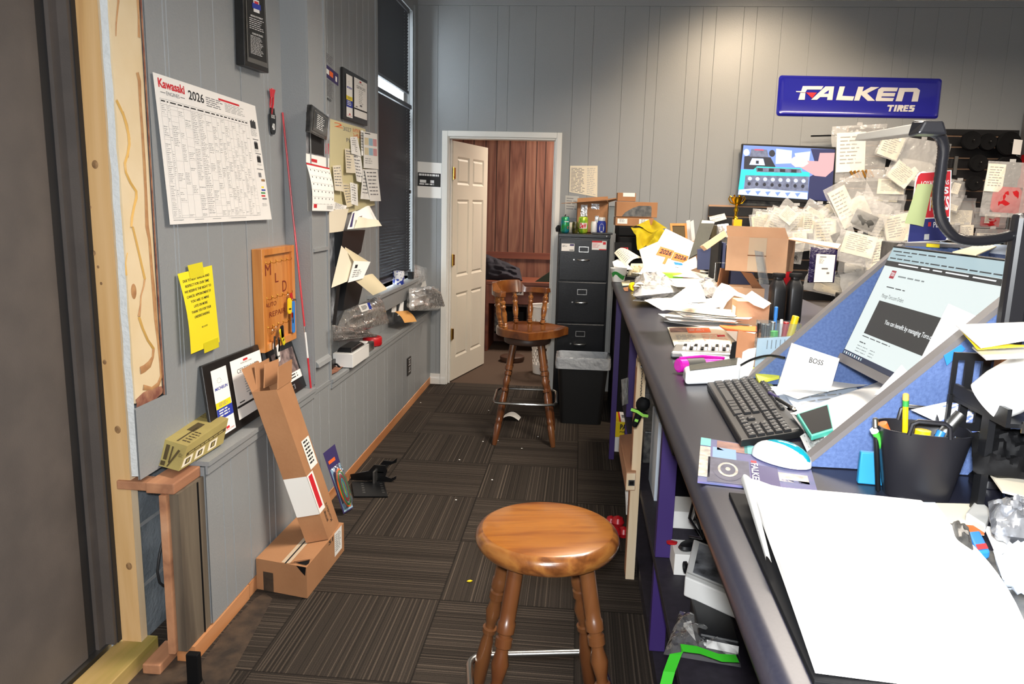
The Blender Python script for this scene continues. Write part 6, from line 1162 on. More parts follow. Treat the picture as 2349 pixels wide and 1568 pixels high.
for pts in ([(1293, 302), (1342, 302), (1339, 315), (1325, 315), (1313, 353), (1299, 353), (1310, 315), (1290, 315)], [(1350, 302), (1366, 302), (1352, 353), (1336, 353)],
            [(1374, 302), (1408, 303), (1414, 312), (1408, 328), (1400, 333), (1403, 354), (1387, 354), (1384, 336), (1379, 336), (1374, 354), (1359, 354)], [(1420, 303), (1456, 303), (1453, 315), (1432, 315), (1430, 322), (1449, 322), (1446, 333), (1427, 333), (1425, 342), (1446, 342), (1442, 354), (1406, 354)],
            [(1466, 303), (1502, 304), (1498, 316), (1478, 316), (1477, 322), (1494, 323), (1497, 330), (1490, 350), (1484, 355), (1448, 355), (1452, 342), (1474, 343), (1476, 335), (1460, 334), (1456, 328), (1461, 308)]):
    mb = MB(); poly(mb, pts, 'enamel_white'); mb.build('letter', t)
# television
tv = [pt(*a, y=6.12) for a in ((1703, 329), (1918, 337), (1913, 469), (1697, 458))]; ty = 6.12
t = thing('television', 'wall mounted flat television showing an engine repair video', 'television', (tv[2]+tv[3])/2); mb = MB(); board3(mb, tv, .05, 'black_plastic', (0, 1, 0)); mb.build('housing', t, bevel=.004)
mat('tv_blue', '#6c86c8', .4, emit=.75); mat('tv_pale', '#b9cdf0', .4, emit=.8); mat('tv_teal', '#20c8c0', .4, emit=.7); mat('tv_grey', '#6a6f86', .4, emit=.5, col2='#8a90a8', scale=30); mat('tv_dark', '#2c3246', .4, emit=.3); mat('tv_shirt', '#2b3570', .4, emit=.35); mat('tv_skin', '#d59a9c', .4, emit=.7); mat('tv_skin_light', '#f0c4bc', .4, emit=.75); mat('tv_red', '#c8506a', .4, emit=.6)
f = mapper(tv); s3 = 1 if (tv[1]-tv[0]).cross(tv[0]-tv[3]).y < 0 else -1; U = lambda a, b: ((a-195)/(870-195)*.95+.02, (b-615)/(1020-615)*.90+.035)
mb = MB(); q_ = lambda u, v, o: f(u, v, o*s3)
def scr(m, pts, o=.001): mb.add([q_(*U(*p), o) for p in pts], [tuple(range(len(pts)))], m)
scr('tv_blue', [(190, 612), (882, 618), (872, 1024), (165, 1008)], .0006)
scr('tv_pale', [(440, 630), (560, 640), (560, 740), (440, 750)], .0009); scr('tv_pale', [(580, 660), (700, 640), (690, 740), (600, 740)], .0009)
scr('tv_dark', [(200, 700), (260, 690), (400, 700), (440, 770), (420, 800), (200, 800)], .0009)
scr('tv_grey', [(250, 640), (370, 640), (385, 700), (240, 700)], .0012); scr('tv_pale', [(260, 712), (345, 712), (360, 765), (240, 765)], .0014); scr('tv_dark', [(290, 730), (312, 730), (312, 755), (290, 755)], .0017); scr('tv_red', [(275, 638), (345, 638), (345, 650), (275, 650)], .0016)
for c in ((215, 668), (410, 668)): scr('tv_dark' if c[0] > 300 else 'tv_pale', [(c[0]+24*math.cos(a), c[1]+28*math.sin(a)) for a in [k*.6 for k in range(10)]], .0015)
scr('tv_teal', [(180, 805), (270, 805), (300, 775), (640, 775), (640, 800), (700, 805), (700, 840), (215, 850), (205, 960), (165, 970)], .0018)
scr('tv_grey', [(215, 850), (695, 838), (695, 955), (210, 960)], .0020); scr('tv_grey', [(290, 785), (630, 782), (640, 812), (300, 820)], .0021)
for i in range(4): scr('tv_dark', [(305+85*i, 788), (345+85*i, 788), (345+85*i, 812), (305+85*i, 812)], .0024)
for i in range(8):
    c = (250+58*i, 875); scr('tv_pale', [(c[0]+16*math.cos(a), c[1]+16*math.sin(a)) for a in [k*.7 for k in range(9)]], .0024); scr('tv_dark', [(c[0]+13*math.cos(a)-4, c[1]+42+15*math.sin(a)) for a in [k*.7 for k in range(9)]], .0024)
scr('tv_pale', [(170, 968), (300, 950), (470, 955), (690, 965), (690, 1018), (165, 1008)], .0022)
for i in range(6): scr('tv_blue', [(220+75*i, 975), (262+75*i, 970), (240+75*i, 1004)], .0026)
scr('tv_shirt', [(700, 620), (882, 618), (872, 1024), (692, 1020), (700, 840), (760, 800)], .0028)
scr('tv_skin_light', [(548, 715), (575, 690), (625, 678), (665, 700), (690, 735), (650, 765), (590, 768), (560, 745)], .0034); scr('tv_skin', [(620, 765), (670, 715), (760, 715), (770, 650), (882, 645), (875, 780), (820, 835), (740, 830)], .0031)
mb.build('screen', t); mb = MB(); mb.box(tv[2].x-.055, tv[2].x-.03, ty-.003, ty-.001, tv[2].z+.012, tv[2].z+.02, 'white_ink'); mb.build('maker_badge', t)
MB().box(1.22, 1.9, 6.172, 6.22, 1.565, 1.60, 'dark_parts').build('wall_bracket', t)
tag(MB().tube([pt(1860, 312, y=6.15), pt(1935, 310, y=6.15)], .006, 'black_metal', 6).build('wall_rod'), 'thin black rod sticking out from the wall above the television', 'rod')
# slatwall
grain('slat_groove', ['#b08a6c', '#c09a7c'], 4, (.2, 1, 1), .6, 2); mat('slat_black', '#161517', .4)
SY = 6.19
def slat(name, label, x0, x1, z0, z1):
    t = thing(name, label, 'slatwall', ((x0+x1)/2, SY, z0)); MB().box(x0, x1, SY+.012, SY+.03, z0, z1, 'slat_groove').build('groove_back', t); z = z0
    while z < z1-.01:
        MB().box(x0, x1, SY-.004, SY+.0115, z, min(z+.070, z1), 'slat_black').build('slat', t, bevel=.002); z += .0805
slat('slatwall', 'low black slatwall panel running under the television', 1.0, 2.0, .35, 1.56); slat('slatwall', 'tall black slatwall panel at the right behind the hanging parts bags', 2.005, 3.24, .35, 2.165)
tag(MB().box(3.26, 3.34, 5.4, 6.2, 0, 2.3, 'grey_edge').build('partition_edge'), 'grey wall end post at the right end of the slatwall', 'post')
tag(MB().box(3.232, 3.256, 5.9, 6.1, .0, 1.98, 'red_plastic').build('red_display'), 'dark red upright display strip at the right end of the slatwall', 'display')
# ------------------------------------------------------------------ hanging bags
mat('bag_paper', '#f6f1e2', .8, col2='#ece4cf', scale=12); mat('brass_parts', '#c08a3a', .3, metal=.6); mat('foam_white', '#f0eee8', .6)
def pr_tag(mb, f, s): lines(mb, f, .12, .1, .88, .85, 8, 'ink_light', .3, words=3, seed=s)
BAGN = 0; LAY = []
def bag(cx, cy, w_, h, rot, label, y=6.02, lab=(.15, .2, .85, .8), con=None, film='clear_film', thick=.022, name='parts_bag', paper='bag_paper'):
    global BAGN; BAGN += 1; s = BAGN; thick *= .4
    if y > 5.7:
        ca, sa = abs(math.cos(R(rot))), abs(math.sin(R(rot))); hw, hh = (w_*ca+h*sa)/2+3, (w_*sa+h*ca)/2+3; k = 0
        while any(L_ == k and abs(cx-a) < hw+b and abs(cy-c_) < hh+d for a, b, c_, d, L_ in LAY): k += 1
        LAY.append((cx, hw, cy, hh, k)); y = 6.13-.052*k
    k = (y/1740.7)*1.03; o = pt(cx, cy, y=y); W, H_ = w_*k, h*k; Mx = Matrix.Translation(o) @ rotm(0, rot, 0) ; tl = 1.0
    P_ = lambda u, v, d=0: Mx @ Vector(((u-.5)*W, -d, (.5-v)*H_))
    t = thing(name, label, 'bag', P_(.5, 1)); mb = MB()
    def film_(sg): return lambda u, v: P_(u+.05*noise.noise((s, v*3, 1)), v, sg*thick*(max(0, 16*u*(1-u)*v*(1-v)))**.5+.008*noise.noise((u*5+s*3, v*5, sg))*min(1, 8*min(u, 1-u, v, 1-v)))
    mb.grid(film_(1), 9, 9, film); mb.grid(film_(-1), 6, 6, film); mb.build('bag_film', t)
    if lab:
        u0, v0, u1, v1 = lab; ff = mapper([P_(u0, v0, .004), P_(u1, v0, .004), P_(u1, v1, .004), P_(u0, v1, .004)], lambda u, v: .006*math.sin(3*u+s))
        mb = MB(); mb.grid(lambda u, v: ff(u, v), 4, 4, paper); sgn = 1 if (P_(u1, v0)-P_(u0, v0)).cross(P_(u0, v0)-P_(u0, v1)).y < 0 else -1
        fo = lambda u, v, off=0: ff(u, v, off*sgn*2.5); pr_tag(mb, fo, s); mb.build('paper_insert', t)
    if con:
        mb = MB()
        if con == 'brass':
            for i in range(6): mb.tube([P_(.35+.07*i, .80, .01), P_(.42+.07*i, .93, .012)], .009, 'brass_parts', 8)
        else: blob(mb, [P_(.2, .45, .0), P_(.8, .45, 0), P_(.8, .92, 0), P_(.2, .92, 0)], con, .008, 8, .005, s)
        mb.build('part', t)
    MB().box(*(lambda q: (q.x-.02, q.x+.02, q.y, q.y+.002, q.z, q.z+.02))(P_(.5, 0)), 'milky_film').build('hang_tab', t)
    if 'nearest the trophy' in label or 'far right edge' in label or 'lowest' in label or 'partition top' in label or 'bundle of' in label or 'tiny clear' in label: q = P_(.5, .02); MB().tube([q, Vector((q.x, SY-.006, q.z+.01))], .0025, 'steel', 5).build('peg', t)
    return t
B_ = bag
B_(1970, 352, 110, 115, -4, 'big clear bag of a white disc and brass screws at the top left', lab=(.08, .12, .62, .82), con='brass', paper='foam_white', y=5.95)
B_(2044, 335, 50, 52, 18, 'small cream tag bag under the tip of the lamp head', lab=(.05, .05, .95, .95))
B_(2106, 374, 112, 96, 8, 'large pale bag of a white filter behind the lamp neck', lab=None, con='foam_white', y=5.97, film='milky_film')
B_(2068, 400, 50, 42, 35, 'cream label tag overlapping the large white filter bag', lab=(.03, .03, .97, .97), y=5.9)
B_(2032, 424, 82, 62, 0, 'clear bag with a printed white label below the brass screw bag', lab=(.3, .3, .95, .8), y=6.0)
B_(2025, 470, 90, 50, 3, 'clear bag with a plain white strip label left of the red card', lab=(.1, .1, .8, .35), con='dark_parts')
B_(1955, 462, 86, 100, -30, 'tilted clear bag with a long printed label right of the television corner', lab=(.05, .1, .5, .95), con='bag_paper')
B_(1990, 492, 84, 70, 22, 'crumpled clear bag of silver wire beside the tilted label bag', lab=None, con='brushed_steel', y=5.96)
B_(2020, 520, 66, 105, 5, 'upright clear bag with a pale printed card in the middle of the slatwall', lab=(.15, .25, .75, .9), y=5.93)
B_(2062, 522, 60, 62, -14, 'cream bag with scribbled paper left of the green sticky note', lab=(.03, .05, .85, .98), y=5.9)
B_(1908, 502, 40, 70, -45, 'narrow cream label bag slanting below the television corner', lab=(.1, .05, .9, .95), y=5.9)
B_(1892, 540, 66, 92, -6, 'puffy white bag tapering to a point below the television', lab=(.15, .1, .85, .85), con='foam_white', y=5.88)
B_(1925, 535, 60, 66, -25, 'clear pointed bag of a small part right of the puffy white bag', lab=None, con='dark_parts', y=5.98)
B_(1762, 502, 70, 38, 4, 'cream bag nearest the trophy in the low row of bags', lab=(.1, .15, .9, .9), y=5.95)
B_(1744, 514, 44, 46, -10, 'small pinkish label bag just behind the open box', lab=(.1, .1, .9, .9), y=5.92, paper='paper_warm')
B_(1783, 508, 44, 60, 18, 'tilted cream label bag third from the trophy', lab=(.1, .05, .9, .95), y=5.9)
B_(1806, 496, 54, 58, 38, 'clear pointed bag standing highest in the low row', lab=(.2, .2, .8, .7), y=5.99)
B_(1822, 515, 44, 66, -3, 'white label bag left of the upright narrow tag', lab=(.1, .1, .9, .9), y=5.88)
B_(1854, 510, 24, 48, 0, 'upright narrow white tag bag with a black hook mark', lab=(.03, .03, .97, .97), y=5.86)
B_(1838, 552, 60, 46, -8, 'crumpled clear bag hanging below the upright narrow tag', lab=(.2, .1, .7, .6), y=5.94)
B_(1870, 485, 50, 36, 28, 'bundle of thin white sleeves sticking up below the television', lab=(.1, .4, .95, .7), y=5.97)
B_(1828, 578, 26, 50, 6, 'small dark clear bag with a white corner label right of the open box', lab=(0, 0, 1, .45), con='dark_parts', y=6.0)
B_(1962, 570, 84, 66, 12, 'clear bag with a blank cream label hanging left of the monitor', lab=(.15, .0, .95, .7), y=5.94)
B_(1960, 606, 68, 48, 0, 'clear bag of coiled white hose just below the blank cream label', lab=None, con='foam_white', y=5.98)
B_(2006, 583, 50, 66, -14, 'label bag leaning beside the top left corner of the monitor', lab=(.08, .05, .92, .95), y=5.9)
B_(1905, 652, 110, 46, 10, 'flattened pale bag lying lowest below the purple mailer', lab=(.1, .1, .8, .5), con='paper_warm', y=5.85)
B_(1972, 645, 80, 44, -12, 'crumpled brown and white paper bag lying by the partition top', lab=None, con='paper_warm', y=5.83, film='milky_film')
B_(2207, 485, 52, 56, 0, 'clear bag with a white barcode label right of the red card', lab=(.0, .45, .9, .98), y=6.0)
B_(2192, 445, 36, 56, 12, 'clear bag under the two steel washers on the slatwall', lab=(.2, .1, .6, .5), y=6.03)
B_(2216, 540, 26, 44, -3, 'narrow cream card bag low on the right slatwall', lab=(.0, .0, 1, .95), y=6.0)
B_(2190, 535, 24, 34, 10, 'tiny clear bag of a metal part beside the narrow cream card', lab=None, con='dark_parts', y=6.02)
B_(2312, 435, 96, 112, 2, 'clear bag of red caps hanging at the far right edge', lab=(.0, .05, .38, .55), con='red_plastic', y=5.6)
B_(2272, 500, 64, 42, 0, 'red and white header card bag low at the right', lab=(.3, .3, .8, .75), con='red_plastic', y=5.98)
B_(2276, 538, 70, 24, 0, 'black header card bag with a pale label below the red one', lab=(.05, .4, .9, .95), con='dark_parts', y=5.98)
B_(2185, 468, 30, 30, 15, 'small clear zip bag beside the lamp neck', lab=(.1, .5, .9, .9), y=6.01)
# purple bubble mailer
a = [pt(*q, y=5.78) for q in ((1860, 566), (1922, 570), (1913, 648), (1852, 648))]; mat('mailer_purple', '#231a48', .3, coat=.4, bump=1, bscale=55)
t = thing('bubble_mailer', 'dark purple bubble mailer with a white address label standing below the bags', 'mailer', (a[2]+a[3])/2); mb = MB(); blob(mb, a, 'mailer_purple', .02, 12, .004, 3); mb.build('mailer_body', t)
f = mapper([p+Vector((0, -.035, 0)) for p in a]); s3 = 1 if (a[1]-a[0]).cross(a[0]-a[3]).y < 0 else -1; ff = lambda u, v, off=0: f(u, v, off*s3*2)
mb = MB(); patch(mb, ff, .18, .18, .88, .97, 'paper', .001); patch(mb, ff, .32, .24, .55, .262, 'ink_grey', .002); patch(mb, ff, .42, .56, .65, .60, 'ink_grey', .002); patch(mb, ff, .62, .68, .72, .73, 'ink_grey', .002); lines(mb, ff, .3, .3, .5, .45, 4, 'ink_light', .4, .002, 2); mb.build('address_label', t); q = a[0].lerp(a[1], .5); MB().tube([q, Vector((q.x, SY-.006, q.z+.01))], .0025, 'steel', 5).build('peg', t)
# wheels and pulleys
def wheel(cx, cy, r_, label, y=6.08, hub='black_plastic', name='mower_wheel'):
    o = pt(cx, cy, y=y); rr_ = r_*y/1740.7; M2 = Matrix.Translation(o) @ rotm(90); t = thing(name, label, 'wheel', o-Vector((0, 0, rr_)))
    MB().lathe([(rr_*.55, -.02), (rr_*.9, -.022), (rr_, -.012), (rr_, .012), (rr_*.9, .022), (rr_*.55, .02)], 'matte_black', 28, M2).build('tyre', t)
    MB().lathe([(0, .006), (rr_*.18, .016), (rr_*.24, .008), (rr_*.5, .004), (rr_*.56, .02), (rr_*.56, -.02), (0, -.02)], hub, 24, M2).build('hub', t)
    MB().tube([o+Vector((0, -.02, 0)), o+Vector((0, -.05, .005))], .004, 'steel', 6).tube([o+Vector((0, .021, 0)), Vector((o.x, SY-.005, o.z))], .004, 'steel', 6).build('peg', t)
wheel(2227, 323, 20, 'black wheel hanging leftmost in the top row of the slatwall'); wheel(2265, 326, 18, 'black wheel hanging second in the top row of the slatwall'); wheel(2313, 330, 25, 'black spool at the right end of the top row behind a white tag')
wheel(2243, 374, 19, 'black wheel alone in the second row of the slatwall'); wheel(2234, 420, 17, 'grey hubbed pulley hanging below the black wheels', 6.03, 'brushed_steel', 'pulley'); wheel(2312, 388, 30, 'large olive black cap behind the red cap bag', 6.1, 'dark_parts', 'fuel_cap')
for i, (a, b) in enumerate(((2186, 414), (2207, 414))): c0 = pt(a, b, y=6.12); tag(MB().lathe([(.004, 0), (.011, 0), (.011, .004), (.004, .004)], 'steel', 16, Matrix.Translation(c0) @ rotm(90)).tube([c0, c0+Vector((0, .06, 0))], .003, 'steel', 5).build('washer'), ('left' if i == 0 else 'right')+' one of two shiny steel washers pegged right of the red card', 'washer')
tag(MB().box(*(lambda p: (p.x-.012, p.x+.012, 6.16, 6.175, p.z-.07, p.z+.07))(pt(2191, 380, y=6.17)), 'brushed_steel').build('price_rail'), 'small grey price strip hooked on the second row of the slatwall', 'strip')
sheet('swing_tag', 'white swing tag hanging at the top right corner of the slatwall', 'tag', [pt(*a, y=6.0) for a in ((2326, 319), (2346, 321), (2341, 355), (2321, 353))], 'paper', None, lambda mb, f: None)
o = pt(2268, 470, y=6.0); wheel(2268, 462, 16, 'brown cardboard roll hidden behind the red cap bag', 6.0, 'cardboard', 'cardboard_roll')
# floor display in front of the slatwall
t = thing('display_cabinet', 'low black display cabinet with grey shelves below the slatwall', 'cabinet', (2.1, 5.85, 0)); MB().box(1.15, 3.17, 5.62, 6.17, 0, .80, 'matte_black').build('cabinet_body', t, bevel=.004); MB().box(1.14, 3.18, 5.60, 6.17, .801, .83, 'grey_edge').build('cabinet_top', t, bevel=.003)
mb = MB(); mb.box(1.95, 2.35, 5.65, 5.95, .831, .93, 'dark_parts'); tag(mb.build('dark_carton', bevel=.005), 'dark grey carton on the display cabinet behind the bottles', 'box')
# lamp
mat('lamp_aluminium', '#cfc8bc', .45, metal=.1); mat('lamp_black', '#1c1c20', .32, coat=.3)
ly = 1.262; t = thing('gooseneck_lamp', 'black gooseneck desk lamp with a flat metal bar head arching over the counter', 'lamp', pt(2335, 600, y=ly)); gp_ = [(2318, 540), (2280, 549), (2230, 552), (2188, 541), (2160, 505), (2152, 450), (2160, 380), (2164, 335), (2150, 306), (2118, 296)]
cr = [pt(a, b, y=ly-.012*i) for i, (a, b) in enumerate(gp_)]
def spline(P_, n=6):
    o = []; P_ = [P_[0]]+P_+[P_[-1]]
    for i in range(1, len(P_)-2):
        for k in range(n):
            t_ = k/n; a, b, c, d = P_[i-1:i+3]; o.append(.5*((2*b)+(c-a)*t_+(2*a-5*b+4*c-d)*t_*t_+(3*b-3*c+d-a)*t_**3))
    return o+[P_[-2]]
sp_ = spline(cr, 12); MB().tube(sp_, [.0078+.0006*(i % 2) for i in range(len(sp_))], 'lamp_black', 12).build('gooseneck', t)
h0, h1 = pt(2128, 292, y=ly-.11), pt(1985, 315, y=ly+.15); d = (h1-h0).normalized(); sd = d.cross(Vector((0, 0, 1))).normalized()
mb = MB(); vv = lambda p, a, b: p+sd*a+Vector((0, 0, b)); mb.hexa([vv(h0, -.018, -.008), vv(h0, .018, -.008), vv(h1, .018, -.006), vv(h1, -.018, -.006), vv(h0, -.014, .006), vv(h0, .014, .006), vv(h1, .014, .006), vv(h1, -.014, .006)], 'lamp_aluminium'); mb.build('lamp_head', t, 'flat aluminium lamp head', bevel=.002)
mb = MB(); mb.hexa([vv(h0-d*.02, -.02, -.01), vv(h0-d*.02, .02, -.01), vv(h0+d*.012, .022, -.012), vv(h0+d*.012, -.022, -.012), vv(h0-d*.02, -.012, .008), vv(h0-d*.02, .012, .008), vv(h0+d*.012, .018, .01), vv(h0+d*.012, -.018, .01)], 'lamp_black'); mb.build('head_joint', t, bevel=.003)
b0 = pt(2330, 540, y=ly); zt_ = pt(2330, 488, y=ly).z; MB().box(b0.x-.006, b0.x+.03, ly-.012, ly+.016, HC+.02, zt_, 'lamp_black').build('clamp_post', t, bevel=.008); MB().lathe([(0, 0), (.026, 0), (.026, .012), (.02, .018), (0, .018)], 'lamp_black', 24, Matrix.Translation((b0.x+.01, ly, HC+.0015))).build('base', t)
# red and blue loyalty card with notes
y_ = 1.985; a = [pt(*q, y=y_) for q in ((2103, 394), (2183, 390), (2178, 552), (2082, 556))]
zc = min(p.z for p in a); f = mapper(a); s3 = 1 if (a[1]-a[0]).cross(a[0]-a[3]).y < 0 else -1; ff = lambda u, v, off=0: f(u, v, off*s3)
t = thing('counter_card', 'red white and blue rounded promotional card standing behind the monitor', 'card', (a[2]+a[3])/2); mb = MB(); rc = lambda u0, v0, u1, v1, r_: [(u0, v1), (u0, v0+r_), (u0+.03, v0+r_*.35), (u0+.10, v0+.01), (u1, v0), (u1, v1-r_), (u1-.03, v1-.02), (u1-.12, v1)]
P_ = [ff(*p, 0) for p in rc(0, 0, 1, 1, .14)]; n = len(P_); mb.add(P_+[p+Vector((0, .004, 0)) for p in P_], [tuple(range(n)), tuple(reversed(range(n, 2*n)))]+[(i, n+i, n+(i+1) % n, (i+1) % n) for i in range(n)], 'paper'); mb.build('card_panel', t)
mb = MB(); mb.add([ff(*p, .0008) for p in rc(.02, .012, .965, .655, .14)[:5]]+[ff(.965, .655, .0008)], [tuple(range(6))], 'red_print'); mb.add([ff(*p, .0008) for p in ((0.0, .67), (.965, .67), (.965, .90), (.9, .99), (.0, .99))], [tuple(range(5))], 'blue_navy' if mat('blue_navy', '#242a6a', .5) else '')
words(mb, ff, 'LOYALTY HAS', 'white_ink', .16, .135, .93, .20, .02, off=.0015); words(mb, ff, 'ITS', 'white_ink', .55, .23, .93, .33, .04, off=.0015); words(mb, ff, 'PERKS', 'white_ink', .45, .36, .95, .56, .03, off=.0015); patch(mb, ff, .45, .72, .52, .78, 'red_print', .0015); words(mb, ff, 'PERKS', 'white_ink', .58, .72, .93, .80, .02, off=.0015); patch(mb, ff, .38, .89, .5, .97, 'paper_grey', .0015); mb.build('card_print', t)
mat('note_green', '#b9c48a', .8); mat('note_mustard', '#a8842c', .8)
sheet('sticky_note', 'pale green sticky note curling off the promotional card', 'note', [pt(*q, y=y_-.014-.008*k) for k, q in enumerate(((2104, 422), (2140, 423), (2118, 520), (2075, 512)))], 'note_green', wave(.004, 1), lambda mb, f: lines(mb, f, .1, .2, .8, .6, 4, 'ink_light', .2, -.001, 3))
sheet('sticky_note', 'mustard yellow sticky note behind the pale green one', 'note', [pt(*q, y=y_-.008) for q in ((2138, 423), (2152, 422), (2150, 478), (2136, 476))], 'note_mustard')
c0 = Vector((a[3].x, y_+.004, 0)); mb = MB(); mb.box(a[3].x-.02, a[2].x+.06, 1.975, 2.10, HC+.0015, zc-.001, 'dark_parts'); tag(mb.build('pamphlet_stand', bevel=.003), 'dark box stand that carries the promotional card behind the partition', 'stand')
# clutter along the top of the back panel
def stand(name, label, cat, px, y, m, pr=None, ys=None, thick=.002, curl=None): 
    ys = ys or [y]*4; return sheet(name, label, cat, [pt(*q, y=k) for q, k in zip(px, ys)], m, curl, pr, n=4, thick=thick)
stand('yellow_label', 'yellow label strip along the top of the blue back panel', 'label', ((2126, 558), (2156, 560), (2155, 568), (2125, 566)), 1.90, 'yellow_print')
stand('cream_sheet', 'cream sheet lying slanted over the top right of the monitor', 'paper', ((2240, 562), (2296, 560), (2240, 584), (2185, 577)), 1.5, 'paper_cream', ys=[1.75, 1.75, 1.5, 1.5])
stand('printed_pamphlet', 'blue and white printed pamphlet poking up behind the monitor', 'paper', ((2157, 553), (2210, 566), (2240, 574), (2152, 570)), 1.93, 'paper_blue')
stand('white_page', 'pale blue white page behind the cream sheet by the lamp post', 'paper', ((2280, 560), (2329, 563), (2322, 586), (2270, 580)), 1.7, 'paper_blue')
# ================================================================== things on the counter
def cs(name, label, cat, px, h, m='paper', pr=None, curl=None, group=None, n=6, thick=0):
    """sheet on the counter: pixel corners with heights above the counter"""
    hs = h if isinstance(h, (list, tuple)) else [h]*4; c = [pz(a, b, k) for (a, b), k in zip(px, hs)]; up_ = (c[1]-c[0]).cross(c[0]-c[3]).z > 0
    if not up_ and pr: p0 = pr; pr = lambda mb, f: p0(mb, lambda u, v, off=0: f(u, v, -off))
    return sheet(name, label, cat, c, m, (lambda u, v: (1 if up_ else -1)*curl(u, v)) if curl else None, pr, group, n, None, thick)
def st(name, label, cat, px, ys, m='paper', pr=None, curl=None, thick=0, group=None):
    """upright or leaning sheet: pixel corners with depths"""
    c = [pt(a, b, y=k) for (a, b), k in zip(px, ys if isinstance(ys, (list, tuple)) else [ys]*4)]; s_ = 1 if (c[1]-c[0]).cross(c[0]-c[3]).y < 0 else -1
    pp = (lambda mb, f: pr(mb, lambda u, v, off=0: f(u, v, off*s_))) if pr else None
    return sheet(name, label, cat, c, m, curl, pp, group, 6, None, thick)
def fbox(name, label, cat, x0, x1, ytop, ybot, y, dep, m, prs=None, z0=None, bevel=.002):
    """box whose front face fills a pixel rectangle in the plane y"""
    a, b = pt(x0, ybot, y=y), pt(x1, ybot, y=y); z_ = z0 if z0 is not None else (a.z+b.z)/2; h = pt((x0+x1)/2, ytop, y=y).z-z_
    return cuboid(name, label, cat, [Vector((a.x, y, z_)), Vector((b.x, y, z_)), Vector((b.x, y+dep, z_))], h, m, prs=prs, bevel=bevel)
P0 = HC+.0015
def tx(s=0, m='ink_grey', rows=8): return lambda mb, f: lines(mb, f, .1, .1, .9, .9, rows, m, .3, words=5, seed=s, n=1)
# far cabinet behind the counter end, boxes and cloth
a, b = pt(1412, 540, y=5.3), pt(1520, 540, y=5.3); zt_ = pt(1460, 545, y=5.3).z
tag(MB().box(a.x+.03, b.x, 5.3, 5.95, 0, zt_, 'matte_black').build('storage_unit', bevel=.004), 'plain black storage unit standing behind the far end of the counter', 'cabinet')
def pr_lab(mb, b, tp_):
    f = mapper([tp_[0], tp_[1], b[1], b[0]]); 
    for u in (.05, .62): patch(mb, f, u, .15, u+.26, .75, 'white_label', .001); lines(mb, f, u+.05, .2, u+.2, .65, 3, 'ink_grey', .4, .0016, 3)
fbox('carton', 'brown carton with two white labels under the dark windowed carton', 'box', 1411, 1498, 499, 527, 5.45, .3, 'cardboard', pr_lab, z0=zt_+.0745)
tag(MB().box(a.x+.02, b.x-.02, 5.44, 5.9, zt_+.001, zt_+.073, 'matte_black').build('document_tray', bevel=.01), 'black curved plastic tray beneath the two labelled brown carton', 'tray')
def pr_win(mb, b, tp_):
    f = mapper([tp_[0], tp_[1], b[1], b[0]]); mb.add([f(.14, .98, .001), f(.22, .7, .001), (f(.4, .4, .001)), f(.55, .25, .001), f(.84, .24, .001), f(.86, .4, .001), f(.86, .95, .001)], [tuple(range(7))], 'dark_parts')
z_ = pt(1455, 499, y=5.45).z+.004; fbox('carton', 'brown carton with a dark window opening resting on the labelled carton', 'box', 1413, 1507, 463, 498, 5.46, .28, 'cardboard', pr_win, z0=z_)
fbox('carton', 'smallest brown carton with a white label on top of the windowed carton', 'box', 1416, 1458, 442, 462, 5.48, .15, 'cardboard', lambda mb, b, tp_: patch(mb, mapper([tp_[0], tp_[1], b[1], b[0]]), .3, 0, .95, .45, 'white_label', .001), z0=pt(1435, 462, y=5.48).z+.002)
mat('yellow_cloth', '#c9b414', .95, col2='#b5a010', scale=10, bump=.2, bscale=120)
t = thing('yellow_cloth', 'yellow microfibre cloth draped over the black tray at the counter end', 'cloth', pt(1485, 560, y=5.2))
mb = MB(); c = [pt(1447, 520, y=5.28), pt(1530, 528, y=5.28), pt(1512, 560, y=5.2), pt(1462, 572, y=5.15)]; f = mapper(c); mb.grid(lambda u, v: f(u, v, .05*math.sin(math.pi*v)*math.sin(9*u+2*v)+.03*noise.noise((u*4, v*4, 1))), 22, 16, 'yellow_cloth'); mb.build('draped_front', t)
mb = MB(); c = [pt(1485, 510, y=5.45), pt(1500, 510, y=5.45), pt(1530, 530, y=5.27), pt(1446, 522, y=5.27)]; f = mapper(c); mb.grid(lambda u, v: f(u, v, .02*math.sin(8*u)), 12, 8, 'yellow_cloth'); mb.build('top_fold', t)
st('black_picture_box', 'black boxed picture with thin red lines standing by the cabinet', 'box', ((1410, 556), (1449, 557), (1448, 588), (1410, 588)), 4.75, 'matte_black', lambda mb, f: (patch(mb, f, .35, .35, .8, .39, 'red_print'), patch(mb, f, .75, .4, .8, .8, 'red_print')), thick=.03)
c0 = pz(1418, 646); M2 = Matrix.Translation(Vector((c0.x, c0.y, P0))); t = thing('paper_cup', 'white takeaway bowl with a green swirl at the far corner of the counter', 'bowl', c0); MB().lathe([(0, 0), (.034, 0), (.048, .075), (.050, .078), (.045, .078), (.032, .006), (0, .006)], 'white_plastic', 24, M2).build('bowl', t)
mb = MB(); mb.grid(lambda u, v: M2 @ Vector(((.0415+.010*(1-v)-.002)*math.sin(-1+1.8*u), -(.0415+.010*(1-v)-.002)*math.cos(-1+1.8*u), .05-.025*v+.012*math.sin(5*u))), 8, 2, 'green_print'); mb.build('green_swirl', t)
st('folded_leaflet', 'cream folded leaflet arched over the bowl at the far counter corner', 'leaflet', ((1409, 580), (1440, 572), (1474, 592), (1436, 612)), [4.5, 4.5, 4.3, 4.22], 'paper_warm', tx(3), lambda u, v: .02*math.sin(math.pi*u))
